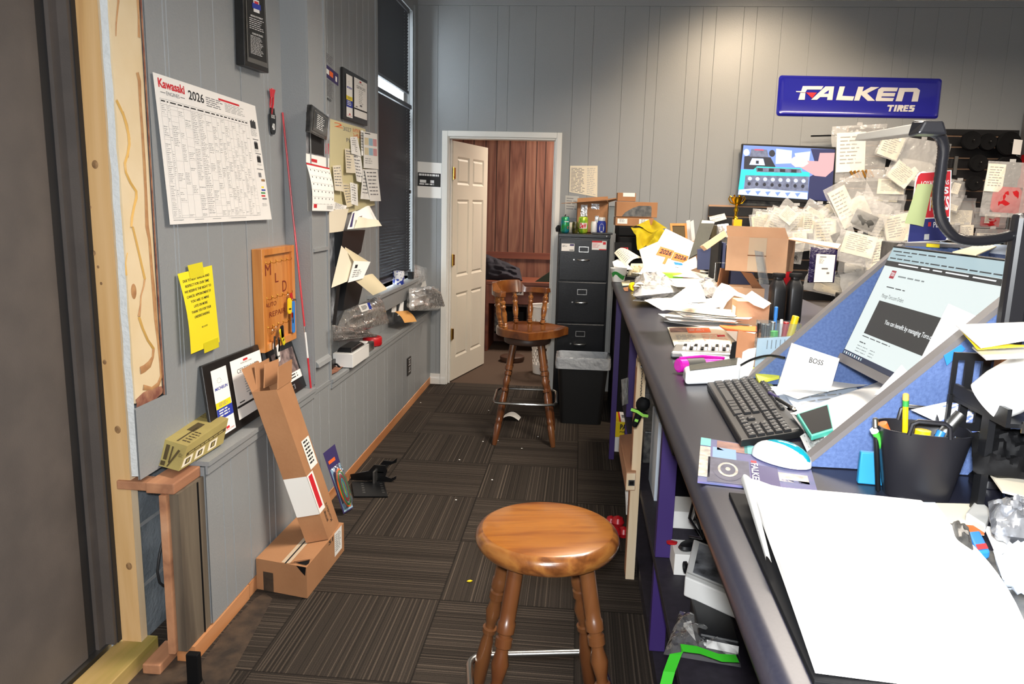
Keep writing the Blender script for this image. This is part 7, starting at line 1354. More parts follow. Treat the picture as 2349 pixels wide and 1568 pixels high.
cs('flat_leaflet', 'white leaflet corner sticking out left under the cream leaflet', 'leaflet', ((1405, 600), (1428, 592), (1452, 618), (1412, 625)), [.10, .10, .06, .05], 'paper', None, lambda u, v: .01*math.sin(math.pi*u))
mb = MB(); blob(mb, [pz(1448, 604, .09), pz(1478, 604, .09), pz(1476, 632, .01), pz(1438, 634, .01)], 'paper_cream', .035, 14, .03, 2); tag(mb.build('work_glove'), 'crumpled beige work glove lying between the far leaflets', 'glove')
def pile(n_, c0, sx, sy, z0, label, group, seed, ang=0, dz=.006, name='loose_sheet', m=('paper', 'paper', 'paper_warm', 'paper_grey'), jit=.05):
    rd = random.Random(seed); proto = {}
    for i in range(n_):
        mm = rd.choice(m)
        x, y = c0[0]+rd.uniform(-jit, jit), c0[1]+rd.uniform(-jit, jit); an = R(ang+rd.uniform(-28, 28)); z = z0+dz*i
        if mm not in proto:
            mb = MB(); s_ = rd.random()*9; mb.slab(lambda u, v: ((u-.5)*sx, (v-.5)*sy, .0015*math.sin(4*u+s_)*math.sin(3*v+s_)+.002+.006*max(0, abs(u-.5)*2-.85)), (0, 0, 1), .0012, 8, 8, mm)
            rd2 = random.Random(s_)
            for k in range(5): u0 = .1+.6*rd2.random(); v0 = .1+.15*k; mb.box((u0-.5)*sx, (u0-.3)*sx, (v0-.5)*sy, (v0-.49)*sy, .0040, .0042, 'ink_light')
            o = mb.build(name, label=label, cat='paper', group=group); proto[mm] = o
        else: o = proto[mm].copy(); COL.objects.link(o)
        o.location = (x, y, z); o.rotation_euler = (0, 0, an)
q = pz(1470, 635); pile(7, (q.x+.03, q.y), .21, .16, P0, 'loose paper in the far heap by the beige glove', 'papers in the far heap', 3, 10)
q = pz(1560, 640); pile(9, (q.x, q.y-.1), .28, .22, P0, 'loose paper in the heap under the tilted licence sheet', 'papers under the licence sheet', 4, 20, .008)
q = pz(1570, 705); pile(14, (q.x, q.y+.1), .30, .22, P0, 'white loose sheet in the biggest paper heap at the middle of the counter', 'papers in the middle heap', 5, 0, .0075, jit=.07)
q = pz(1625, 745); pile(9, (q.x, q.y+.05), .27, .18, P0, 'sheet in the low flat heap in front of the small cartons', 'papers in the front heap', 6, -8, .005)
# far papers that stand out
def pr_2026(mb, f):
    lines(mb, f, .1, .05, .7, .12, 2, 'ink_grey', .3, words=4, seed=1); lines(mb, f, .05, .16, .95, .44, 8, 'ink_light', .4, words=6, seed=2)
    for u, v in ((.13, .38), (.56, .40)):
        patch(mb, f, u, v, u+.42, v+.19, 'orange_print', .003); words(mb, f, '2026', 'ink', u+.05, v+.04, u+.38, v+.14, .03, .1, .006); patch(mb, f, u+.04, v-.02, u+.1, v+.04, 'paper', .002)
    patch(mb, f, .40, .56, .48, .72, 'orange_print', .003)
st('licence_sheet', 'tilted white sheet carrying two orange 2026 tags leaning in the far heap', 'paper', ((1527, 524), (1593, 556), (1562, 640), (1466, 628)), [4.25, 4.25, 3.98, 3.98], 'paper', pr_2026)
st('faded_sheet', 'faint printed sheet leaning left behind the orange tagged sheet', 'paper', ((1466, 572), (1514, 552), (1512, 632), (1484, 636)), [4.3, 4.3, 4.05, 4.05], 'paper_warm', tx(8, 'ink_light', 12))
st('white_card', 'white card standing at the right foot of the orange tagged sheet', 'card', ((1565, 603), (1596, 588), (1602, 612), (1570, 625)), 3.95, 'paper'); st('blue_tab', 'small bright blue tab between the orange tags and white card', 'tab', ((1545, 600), (1568, 604), (1567, 609), (1548, 607)), 3.97, 'blue_plastic', thick=.003)
st('smoked_sheet', 'scratched dark grey plastic panel leaning upright in the far heap', 'panel', ((1608, 503), (1641, 506), (1618, 572), (1580, 592)), [4.35, 4.35, 4.1, 4.1], 'photo_grey' if 0 else mat('smoke_panel', '#55554e', .25, col2='#4a4a46', scale=6) and 'smoke_panel', lambda mb, f: patch(mb, f, .1, .02, .98, .1, 'paper_grey'), thick=.008)
st('blue_folder', 'dark blue folder standing behind the brown flap of the small carton', 'folder', ((1600, 572), (1638, 568), (1652, 618), (1600, 618)), 3.75, mat('navy_folder', '#2c3352', .6) and 'navy_folder', thick=.02)
t = thing('picture_frame', 'small orange wooden picture frame at the far back of the counter', 'frame', pt(1556, 545, y=4.45)); c = [pt(*k, y=4.45) for k in ((1537, 512), (1575, 512), (1577, 550), (1540, 550))]
f = mapper(c); mb = MB()
for u0, v0, u1, v1 in ((0, 0, 1, .14), (0, .86, 1, 1), (0, .14, .12, .86), (.88, .14, 1, .86)): mb.slab(lambda u, v: f(u0+(u1-u0)*u, v0+(v1-v0)*v), (0, -1, 0), .015, 1, 1, 'oak_rack')
mb.build('frame', t); mb = MB(); mb.slab(lambda u, v: f(.12+.76*u, .14+.72*v)+Vector((0, .004, 0)), (0, -1, 0), .006, 1, 1, 'brown_print'); mb.build('picture', t)
for k, (x0, x1, lb) in enumerate(((1574, 1583, 'tall pale sleeve standing right beside the small wooden frame'), (1583, 1591, 'second tall pale sleeve leaning just left of the dark panel'))): st('card_sleeve', lb, 'sleeve', ((x0, 506+3*k), (x1, 504), (x1+4, 552), (x0+4, 552)), 4.5-.05*k, 'paper_grey', thick=.006)
fbox('green_tape_case', 'lime green and black marker box lying at the foot of the licence sheet', 'box', 1510, 1566, 626, 640, 3.78, .05, mat('lime_plastic', '#8ad02a', .4) and 'lime_plastic', z0=P0+.085); fbox('black_eraser', 'black felt eraser lying left of the lime green box', 'eraser', 1488, 1509, 626, 638, 3.80, .05, 'matte_black', z0=P0+.085)
cs('white_form', 'blank white form with a small blue stamp in front of the blue folder', 'paper', ((1538, 606), (1612, 628), (1638, 641), (1530, 632)), [.13, .14, .12, .10], 'paper', lambda mb, f: (lines(mb, f, .1, .1, .4, .2, 1, 'ink_grey', .5, words=2), patch(mb, f, .85, .8, .95, .93, 'blue_print')))
cs('white_form', 'blank curled white form right below the lime green box', 'paper', ((1528, 638), (1640, 641), (1632, 650), (1540, 657)), [.11, .12, .10, .09], 'paper', None, lambda u, v: .012*math.sin(math.pi*v))
cs('column_sheet', 'white sheet with columns of figures lying on the middle heap', 'paper', ((1583, 652), (1606, 649), (1622, 692), (1520, 698)), [.14, .14, .115, .115], 'paper', lambda mb, f: [lines(mb, f, .08+.22*k, .08, .2+.22*k, .6, 9, 'ink_grey', .35, words=1, rag=0, seed=k) for k in range(4)])
cs('curled_letter', 'long curled white letter bridging the middle heap and the small cartons', 'paper', ((1630, 672), (1722, 656), (1766, 684), (1652, 704)), [.13, .17, .16, .12], 'paper', lambda mb, f: (lines(mb, f, .45, .08, .85, .14, 1, 'ink', .5, words=3), lines(mb, f, .2, .25, .6, .4, 2, 'ink_light', .4, words=3)), lambda u, v: .03*math.sin(2*math.pi*u-.6))
cs('white_form', 'large plain white form with a grey smudge on top of the middle heap', 'paper', ((1478, 688), (1640, 682), (1660, 702), (1520, 712)), [.11, .12, .115, .11], 'paper', lambda mb, f: mb.add([f(.6+.08*math.cos(a), .35+.3*math.sin(a), .002) for a in [k*.628 for k in range(10)]], [tuple(range(10))], 'paper_grey'), wave(.006, 2))
mb = MB(); blob(mb, [pz(1456, 640, .08), pz(1530, 634, .12), pz(1565, 668, .08), pz(1452, 680, .05)], 'milky_film', .040, 18, .03, 21); t = thing('parts_bag', 'milky clear bag of white parts slumped at the counter edge', 'bag', pz(1500, 670)); mb.build('bag_film', t); mb = MB(); blob(mb, [pz(1470, 650, .08), pz(1540, 650, .08), pz(1540, 672, .06), pz(1475, 674, .06)], 'paper_warm', .025, 10, .02, 4); mb.build('part', t)
mb = MB(); blob(mb, [pz(1606, 648, .12), pz(1642, 645, .15), pz(1648, 668, .11), pz(1612, 680, .10)], 'clear_film', .03, 12, .02, 31); tag(mb.build('clear_pouch'), 'clear pouch bulging beside the brown flap of the small carton', 'pouch')
c0 = pz(1448, 667); M2 = Matrix.Translation(Vector((c0.x+.01, c0.y, P0+.022))) @ rotm(90, 0, 20); tag(MB().lathe([(.012, -.012), (.022, -.012), (.023, 0), (.022, .012), (.012, .012), (.012, -.012)], 'yellow_plastic', 20, M2).build('tape_roll'), 'small yellow ribbed tape roll at the edge of the counter', 'tape')
cs('tan_scrap', 'tan torn card scrap at the counter edge beyond the yellow roll', 'card', ((1425, 645), (1445, 643), (1447, 654), (1428, 655)), .004, 'paper_cream'); cs('brown_scrap', 'small brown card scrap left of the yellow roll', 'card', ((1429, 660), (1441, 657), (1441, 667), (1433, 667)), .003, 'cardboard_dark')
# cartons
def pr_label2(mb, b, tp_): f = mapper([tp_[3], tp_[0], b[0], b[3]]); patch(mb, f, .2, .25, .85, .6, 'white_label', .001)
cy0 = pz(1720, 751).y; zc1 = pt(1720, 690, y=cy0).z
fbox('small_carton', 'plain tan carton in front of the stacked heap beside the black bottles', 'box', 1687, 1762, 691, 751, cy0, .10, 'cardboard_pale', pr_label2, z0=P0)
y2 = cy0+.28; t = thing('flap_carton', 'small carton with four raised brown flaps under the big open box', 'box', pt(1700, 700, y=y2)); a, b = pt(1655, 690, y=y2), pt(1752, 690, y=y2); z1 = pt(1700, 660, y=y2).z
MB().box(a.x, b.x, y2, y2+.004, P0, z1, 'cardboard_pale').box(a.x, b.x, y2+.2, y2+.204, P0, z1, 'cardboard_pale').box(a.x, a.x+.004, y2+.0041, y2+.1999, P0, z1, 'cardboard_pale').box(b.x-.004, b.x, y2+.0041, y2+.1999, P0, z1, 'cardboard_pale').box(a.x+.004, b.x-.004, y2+.004, y2+.2, P0, P0+.004, 'cardboard_pale').build('carton_body', t)
for k_ in (((a.x, y2, z1), (a.x, y2+.16, z1), None, [(1652, 615), (1642, 672)]), ):
    mb = MB(); board3(mb, [pt(1652, 614, y=y2+.02), pt(1678, 620, y=y2+.15), pt(1668, 665, y=y2+.15), pt(1641, 672, y=y2)], .004, 'cardboard_dark', (1, 0, 0)); mb.build('flap', t)
mb = MB(); board3(mb, [pt(1699, 622, y=y2+.02), pt(1725, 626, y=y2+.02), pt(1750, 662, y=y2+.02), pt(1733, 668, y=y2+.02)], .004, 'cardboard_dark', (0, 1, 0)); mb.build('flap', t)
y3 = y2+.03; zb3 = pt(1740, 622, y=y3).z; mb = MB(); mb.box(a.x+.045, b.x-.03, y3+.05, y3+.15, z1+.006, zb3-.001, 'navy_folder'); tag(mb.build('catalogue_stack'), 'dark blue catalogues packed between the flap carton and the big open box', 'catalogues')
# big open box, front face seen
t = thing('open_box', 'big open cardboard box with taped side perched on top of the cartons', 'box', pt(1740, 622, y=y3)); ph = R(24); p0 = pt(1663, 621, y=y3); p0.z = zb3; nb = Vector((-math.sin(ph), -math.cos(ph), 0)); rb_ = pt(1802, 625, y=1)-CP; p1 = CP+rb_*((p0-CP).dot(nb)/rb_.dot(nb)); W_ = math.hypot(p1.x-p0.x, p1.y-p0.y); BX = Matrix.Translation(p0) @ rotm(0, 0, -24); D_ = .17; H_ = pt(1668, 541, y=y3).z-zb3
MB(BX).box(0, W_, 0, .005, 0, H_, 'cardboard_pale').box(0, W_, D_, D_+.005, 0, H_, 'cardboard_pale').box(0, .005, .0051, D_-.0001, 0, H_, 'cardboard_pale').box(W_-.005, W_, .0051, D_-.0001, 0, H_, 'cardboard_pale').box(.005, W_-.005, .005, D_, 0, .005, 'cardboard_pale').build('box_body', t)
fl = lambda P_, nx: board3(mb, [BX @ Vector(p) for p in P_], .004, 'cardboard_pale', nx)
mb = MB(); fl([(-.0, -.03, H_+.042), (W_-.012, -.03, H_+.042), (W_, 0, H_), (0, 0, H_)], (0, 1, 0)); mb.build('flap', t); mb = MB(); fl([(W_, 0, H_), (W_, D_, H_), (W_+.17, D_+.06, H_-.02), (W_+.18, .03, H_-.03)], (0, 0, -1)); mb.build('flap', t)
MB(BX).box(W_*.37, W_*.66, -.0018, -.0004, .004, H_-.002, 'packing_tape').build('packing_tape', t, 'pale packing tape strip'); MB(BX).box(W_*.36, W_*.67, -.0026, -.0019, H_*.46, H_*.49, 'cardboard_edge').build('tape_seam', t)
st('clear_sleeve', 'clear curved plastic sleeve standing before the big open box', 'sleeve', ((1731, 574), (1752, 578), (1764, 650), (1742, 652)), y3-.09, 'blister_plastic', None, wave(.01, 1), .002)
st('cardboard_wedge', 'long folded cardboard piece leaning left against the big open box', 'cardboard_pale', ((1612, 562), (1662, 528), (1668, 540), (1622, 572)), [y3-.02, y3+.02, y3+.02, y3-.02], 'cardboard_pale', thick=.03)
mb = MB(); blob(mb, [pt(1645, 515, y=y3+.1), pt(1672, 512, y=y3+.1), pt(1670, 545, y=y3+.1), pt(1652, 540, y=y3+.1)], 'paper', .03, 12, .05, 7); tag(mb.build('crumpled_paper'), 'crumpled white paper ball stuck behind the left flap of the big box', 'paper')
rkx = pt(1640, 620, y=y3+.30); t = thing('file_rack', 'wire file rack of dark folders standing left of the big open box', 'rack', rkx)
for i, m in enumerate(('matte_black', 'navy_folder', 'dark_parts', 'matte_black')): MB().box(rkx.x+.012*i*1.6-.0, rkx.x+.012*i*1.6+.012, y3+.25, y3+.45, HC+.002, pt(1650, 552+5*i, y=y3+.25).z, m).build('folder', t)
MB().tube([(rkx.x-.01, y3+.24, HC+.004), (rkx.x-.01, y3+.24, HC+.2), (rkx.x+.09, y3+.24, HC+.2), (rkx.x+.09, y3+.24, HC+.004)], .002, 'steel', 6).build('wire_frame', t)
a, b = pt(1534, 552, y=4.43), pt(1606, 552, y=4.43); tag(MB().box(a.x, b.x, 4.36, 4.56, P0, min(a.z, b.z)-.001, 'cardboard_pale').build('archive_carton', bevel=.002), 'pale carton under the wooden picture frame at the far counter end', 'box')
# trophy on a dark box
yt = 4.42; zt4 = pt(1690, 518, y=yt).z; a = pt(1642, 520, y=yt); b = pt(1705, 520, y=yt); tag(MB().box(a.x, b.x, yt-.04, yt+.14, HC+.0015, zt4, 'dark_parts').build('black_carton', bevel=.002), 'tall black carton that carries the gold trophy at the back', 'box')
c0 = pt(1690, 518, y=yt); c0.z = zt4+.001; mat('gold', '#d9a520', .15, metal=1); t = thing('trophy', 'small gold cup trophy on an orange yellow base beside the television', 'trophy', c0); k = yt/1740.7
MB().box(c0.x-9*k, c0.x+9*k, c0.y-9*k, c0.y+9*k, c0.z, c0.z+14*k, 'orange_amber' if mat('orange_amber', '#f0a010', .35) else '').build('base', t, 'orange yellow base'); T2 = Matrix.Translation((c0.x-4*k, c0.y, c0.z+14.2*k))
MB().lathe([(r_*k, z*k) for r_, z in ((0, 0), (7, 0), (6, 3), (3, 6), (3, 14), (5, 20), (3, 26), (3, 30), (6, 33), (11, 40), (14, 48), (13, 48.5), (9, 42), (0, 38))], 'gold', 20, T2).build('cup', t)
for s_ in (-1, 1): MB().tube([T2 @ Vector((s_*x*k, 0, z*k)) for x, z in ((5, 33), (13, 36), (18, 44), (15, 50), (11, 47))], 1.5*k, 'gold', 8).build('handle', t)
MB().lathe([(0, -3*k), (3*k, 0), (0, 3*k)], 'gold', 10, T2 @ Matrix.Translation((-6*k, 0, 51*k))).lathe([(0, -3*k), (3*k, 0), (0, 3*k)], 'gold', 10, T2 @ Matrix.Translation((6*k, 0, 51*k))).build('finial', t)
st('white_envelope', 'white envelope standing at the left end of the slatwall behind the trophy', 'envelope', ((1627, 497), (1662, 489), (1667, 502), (1630, 512)), 4.6, 'paper_warm', tx(4, 'ink_light', 2), thick=.004)
# black bottles with a red spout
yb = pz(1800, 742).y
def bottle(x0, x1, label, yb):
    a, b = pt(x0, 742, y=yb), pt(x1, 742, y=yb); w_ = (b.x-a.x)/2; cx_ = (a.x+b.x)/2; Ht = pt(x0, 628, y=yb).z-HC; t = thing('oil_bottle', label, 'bottle', (cx_, yb+.03, HC)); M2 = Matrix.Translation((cx_, yb+.03, P0))
    rg = lambda s_, d_, z: [(x*s_, y*d_, z) for x, y in [(w_*math.copysign(abs(math.cos(a_))**.5, math.cos(a_)), w_*1.25*math.copysign(abs(math.sin(a_))**.5, math.sin(a_))) for a_ in [j*math.pi/16 for j in range(32)]]]
    mb = MB(M2); loft(mb, [rg(.92, .92, 0), rg(1, 1, .01), rg(1, 1, Ht*.66), rg(.95, .9, Ht*.76), rg(.62, .6, Ht*.86), rg(.58, .5, Ht*.89), rg(.58, .5, Ht*.92)], 'black_plastic'); mb.build('bottle_body', t, auto=60)
    MB(M2).lathe([(0, Ht*.921), (w_*.85, Ht*.921), (w_*.85, Ht*.99), (w_*.8, Ht), (0, Ht)], 'matte_black', 24).build('bottle_cap', t); return t
bottle(1764, 1799, 'left of the two tall black oil bottles beside the tan carton', yb); bottle(1803, 1838, 'right of the two tall black oil bottles, next to the blue partition', yb)
mb = MB(); c0 = pt(1801, 640, y=yb+.10); mb.lathe([(.0, .03), (.028, .03), (.030, .0), (.012, -.03), (0, -.045)], 'red_plastic', 20, Matrix.Translation((c0.x, yb+.12, c0.z))).tube([(c0.x, yb+.12, c0.z-.04), (c0.x, yb+.12, P0)], .008, 'red_plastic', 8); tag(mb.build('red_funnel'), 'shiny red funnel spout between the tops of the two black bottles', 'funnel')
# magazines, calculator, marker, card reader
def pr_mag(mb, f):
    patch(mb, f, .02, .05, .3, .30, 'pad_brown', .001); patch(mb, f, .3, .08, .68, .36, 'orange_print', .001); lines(mb, f, .33, .14, .6, .3, 3, 'paper', .3, .002, 3); lines(mb, f, .08, .45, .4, .9, 6, 'ink_light', .4, .001, 4, seed=3); lines(mb, f, .5, .45, .9, .9, 6, 'orange_print', .2, .001, 4, seed=5); patch(mb, f, .75, .5, .88, .6, 'red_print', .001)
cs('magazine', 'open magazine with orange and brown pictures lying beyond the calculator', 'magazine', ((1531, 750), (1668, 748), (1690, 790), (1548, 795)), .008, 'paper_warm', pr_mag, thick=.004); cs('brochure', 'red topped brochure under the tan carton edge', 'brochure', ((1650, 745), (1736, 748), (1740, 760), (1668, 757)), .013, 'orange_print', thick=.002)
cs('white_page', 'plain white page between the magazine and the brown card', 'paper', ((1664, 758), (1735, 762), (1700, 792), (1688, 782)), .016, 'paper'); cs('price_leaflet', 'cream leaflet with faint boxes lying on the magazine', 'leaflet', ((1622, 778), (1676, 780), (1674, 794), (1612, 794)), .018, 'paper_cream', tx(9, 'ink_light', 3))
c = [pz(1548, 788, .028), pz(1690, 790, .028), pz(1692, 812, .022), pz(1538, 806, .022)]; t = thing('calculator', 'silver desk calculator with small keys at the edge of the magazine', 'calculator', c[3]); mb = MB(); bs = [Vector((p.x, p.y, P0)) for p in c]; mb.hexa([bs[3], bs[2], bs[1], bs[0], c[3], c[2], c[1], c[0]], 'brushed_steel'); mb.build('case', t, bevel=.006)
f = mapper(c)
for i in range(14):
    for j in range(2): mb = MB(); u0, v0 = .16+.056*i, .12+.34*j; mb.hexa([f(u0, v0+.26, 0), f(u0+.042, v0+.26, 0), f(u0+.042, v0, 0), f(u0, v0, 0)]+[p+Vector((0, 0, .004)) for p in (f(u0, v0+.26, 0), f(u0+.042, v0+.26, 0), f(u0+.042, v0, 0), f(u0, v0, 0))], 'white_plastic' if (i+j) % 3 else 'matte_black'); mb.build('key', t)
cs('receipt', 'small white receipt sheet in front of the calculator keys', 'paper', ((1562, 808), (1690, 812), (1688, 826), (1570, 824)), [.02, .02, .006, .006], 'paper')
mat('magenta_plastic', '#c81ca8', .3, coat=.3); a, b = pz(1556, 838, .022), pz(1662, 832, .018); d = b-a; t = thing('magenta_stapler', 'magenta hand tool with a grey grip band lying by the card reader', 'tool', a)
MB().tube([a-d*.02, a, a+d*.14], [.014, .019, .019], 'magenta_plastic', 12).tube([a+d*.5, a+d*.9, a+d], [.018, .014, .009], 'magenta_plastic', 12).build('body', t); MB().tube([a+d*.1401, a+d*.4999], .0195, 'grey_grip' if mat('grey_grip', '#4a4a46', .6) else '', 12).build('grip', t, 'grey rubber grip'); u_ = Vector((0, 0, .02)); MB().tube([a+d*.02+u_, a+d*.5+u_*1.1, a+d*.98+u_*.7], .004, 'magenta_plastic', 8).build('lever', t)
c = [pz(1572, 860, .05), pz(1694, 828, .065), pz(1694, 878, .012), pz(1578, 884, .012)]
rb = [pz(1580, 893), pz(1690, 882), pz(1700, 860), pz(1575, 868)]; a, b = pz(1572, 884), pz(1696, 880); t = thing('card_reader', 'white card terminal with a dark screen beside the keyboard', 'card reader', (a+b)/2)
bs = [a, b, b+Vector((.02, .08, 0)), a+Vector((.0, .07, 0))]; bs = [Vector((p.x, p.y, P0)) for p in bs]; tp_ = [bs[0]+Vector((0, .008, .030)), bs[1]+Vector((0, .0, .045)), bs[2]+Vector((0, 0, .055)), bs[3]+Vector((0.004, 0, .034))]
mb = MB(); mb.hexa(bs+tp_, 'white_gloss'); mb.build('case', t, bevel=.008, seg=3); f = mapper([tp_[3], tp_[2], tp_[1], tp_[0]]); s_ = 1 if (tp_[2]-tp_[3]).cross(tp_[3]-tp_[0]).z > 0 else -1; mb = MB(); mb.slab(lambda u, v: f(.08+.84*u, .12+.74*v, .002*s_), (0, 0, 1), .001, 1, 1, 'smoke_panel'); mb.build('screen', t)
st('brown_card', 'brown card sheet standing upright left of the acrylic holder', 'card', ((1694, 757), (1757, 771), (1742, 842), (1684, 836)), [2.2, 2.25, 2.05, 2.05], 'cardboard_dark', thick=.003); st('black_plate', 'short black plate leaning on the brown card', 'plate', ((1680, 786), (1690, 783), (1686, 828), (1674, 822)), 2.0, 'matte_black', thick=.006)
# acrylic holder and clear pen cup
yh = 2.02; st('price_card', 'pale blue white price card in the clear acrylic holder', 'card', ((1738, 776), (1828, 771), (1822, 838), (1731, 842)), yh, 'paper_blue', lambda mb, f: [patch(mb, f, .25+.11*k, .08, .27+.11*k, .38, 'ink_grey', .001) for k in range(6)], thick=.002)
st('acrylic_holder', 'clear acrylic brochure holder in front of the blue partition tip', 'holder', ((1733, 774), (1832, 769), (1826, 842), (1727, 847)), yh-.02, 'clear_acrylic', thick=.004); st('white_leaflet', 'narrow white leaflets standing between the brown card and acrylic holder', 'leaflets', ((1716, 800), (1735, 797), (1724, 862), (1708, 862)), [yh-.03, yh-.01, yh-.08, yh-.09], 'paper', thick=.02)
yc = 2.16; c0 = pt(1785, 770, y=yc); t = thing('clear_pen_cup', 'clear plastic cup crammed with pens in front of the black bottles', 'pen holder', c0); zc_ = pt(1785, 738, y=yc).z; x0, x1 = pt(1738, 770, y=yc).x, pt(1830, 770, y=yc).x
MB().box(x0, x1, yc-.03, yc+.03, HC+.0015, HC+.005, 'clear_acrylic').box(x0, x0+.002, yc-.03, yc+.03, HC+.0055, zc_, 'clear_acrylic').box(x1-.002, x1, yc-.03, yc+.03, HC+.0055, zc_, 'clear_acrylic').box(x0+.0025, x1-.0025, yc-.03, yc-.028, HC+.0055, zc_, 'clear_acrylic').box(x0+.0025, x1-.0025, yc+.028, yc+.03, HC+.0055, zc_, 'clear_acrylic').build('cup_body', t)
fp = lambda a, b, c_, d, lb, r_, m, cap=None, dy=0, **k: pen(lb, Vector((pt(a, 770, y=yc).x, yc+dy, HC+.01)), pt(c_, d, y=yc+dy), r_, m, cap, **k)
fp(1778, 0, 1781, 703, 'bright blue click pen standing tallest in the clear cup', .0048, 'blue_plastic', dy=.01); fp(1800, 0, 1826, 724, 'yellow highlighter leaning right in the clear cup', .009, 'yellow_plastic', dy=.0, name='highlighter', cat='highlighter', capl=.45); fp(1790, 0, 1804, 738, 'dark red marker leaning in the clear cup', .0075, 'red_plastic', dy=-.01, name='marker', cat='marker')
fp(1768, 0, 1774, 737, 'grey capped marker left of the blue pen', .0065, 'brushed_steel', dy=0, name='marker', cat='marker'); fp(1777, 0, 1776, 758, 'green highlighter low in the clear cup', .010, 'green_plastic', dy=-.015, name='highlighter', cat='highlighter'); fp(1744, 0, 1742, 740, 'leftmost black pen in the clear cup', .005, 'black_plastic', dy=0); fp(1752, 0, 1752, 742, 'second black pen from the left in the clear cup', .005, 'black_plastic', dy=.01); fp(1760, 0, 1762, 744, 'third black pen from the left in the clear cup', .005, 'black_plastic', dy=-.01); fp(1795, 0, 1793, 732, 'thin white pen between the blue pen and red marker', .004, 'white_plastic', dy=.015)
# white box lettered BOSS and neighbours
c = [pz(1795, 870), pz(1900, 878)]; yb_ = 1.75
st('lettered_box', 'white lettered box standing tilted before the far blue partition', 'box', ((1816, 786), (1926, 822), (1908, 884), (1788, 874)), [1.83, 1.80, 1.72, 1.76], 'white_gloss', lambda mb, f: words(mb, f, 'BOSS', 'ink', .44, .24, .72, .40, .01, 0, .002), thick=.03)
cs('sticky_pad', 'bright yellow note pad lying between keyboard and lettered box', 'note pad', ((1727, 842), (1792, 844), (1788, 862), (1741, 874)), [.035, .035, .025, .02], mat('lemon', '#eef05a', .8) and 'lemon', thick=.008)
mb = MB(); mb.tube(spline([pt(1690, 843, y=1.95), pt(1725, 824, y=1.93), pt(1765, 815, y=1.9), pt(1800, 820, y=1.86)], 8), .003, 'black_plastic', 8); tag(mb.build('black_wire'), 'thin black wire arching from the brown card to the lettered box', 'cable')
c0 = pz(1700, 848); tag(MB().tube([Vector((c0.x-.02, c0.y, P0+.008)), Vector((c0.x+.03, c0.y+.005, P0+.008))], .007, 'blue_print', 10).build('blue_marker_end'), 'small blue pen cap lying behind the card terminal', 'cap')
cs('yellow_card', 'pale green card edge beside the far end of the keyboard', 'card', ((1728, 866), (1752, 862), (1778, 888), (1762, 892)), .004, 'note_green')
# papers in front of the monitor
for k, (px, h, m, lb, pr, cu) in enumerate((
    (((1800, 870), (1935, 846), (2020, 872), (1880, 905)), .016, 'paper', 'wide white page lying just below the monitor', None, wave(.004, 2)),
    (((1768, 893), (1900, 872), (1985, 885), (1830, 915)), .020, 'paper', 'white page fanned left beneath the black mouse', None, wave(.005, 1)),
    (((1762, 886), (1790, 884), (1855, 930), (1800, 935)), .006, 'paper_blue', 'pale blue page corner by the middle of the keyboard', None, None),
    (((1800, 905), (1960, 880), (1990, 930), (1850, 968)), .012, 'paper_blue', 'pale bluish page under the folded white page', tx(6, 'ink_light', 5), wave(.003, 2)),
    (((1812, 948), (2035, 868), (2040, 930), (1870, 1000)), .026, 'paper', 'large folded white page crossing in front of the monitor', None, lambda u, v: .012*math.sin(math.pi*v)),
    (((1890, 950), (2030, 880), (2020, 920), (1890, 1010)), .034, 'paper', 'white page leaning along the nearer blue partition', None, wave(.004, 2)),
    (((1835, 1000), (1900, 995), (1890, 1030), (1858, 1050)), .010, 'paper', 'crumpled white page below the teal edged phone', tx(5, 'ink_light', 3), wave(.006, 3)))):
    cs('white_page', lb, 'paper', px, h, m, pr, cu)
c = [pz(1828, 948, .043), pz(1900, 925, .043), pz(1912, 985, .043), pz(1862, 1000, .043)]; t = thing('smartphone', 'black smartphone in a teal case lying among the white papers', 'phone', c[3]); mb = MB(); mb.slab(mapper(c), (0, 0, 1), .009, 1, 1, 'teal_case' if mat('teal_case', '#4fb8a4', .5) else ''); mb.build('phone_case', t, bevel=.002); f = mapper(c); s_ = 1 if (c[1]-c[0]).cross(c[0]-c[3]).z > 0 else -1; mb = MB(); mb.grid(lambda u, v: f(.05+.9*u, .06+.88*v, .0008*s_), 1, 1, 'matte_black'); mb.build('screen', t)
pen('black ballpoint pen lying between keyboard and folded pages', pz(1780, 912, .03), pz(1822, 938, .03), .004, 'black_plastic', 'steel', capl=.15); pen('purple pen tip under the papers beside the keyboard', pz(1764, 900, .02), pz(1784, 912, .022), .004, 'purple_print')
st('white_envelope', 'big white envelope standing between the monitor and nearer partition', 'envelope', ((2178, 697), (2262, 735), (2160, 830), (2090, 872)), [1.36, 1.36, 1.35, 1.35], 'paper', thick=.004); st('white_envelope', 'smaller white card wedged lower left of the big white envelope', 'card', ((2068, 836), (2090, 862), (2052, 900), (2006, 905)), [1.40, 1.38, 1.38, 1.40], 'paper', thick=.003)
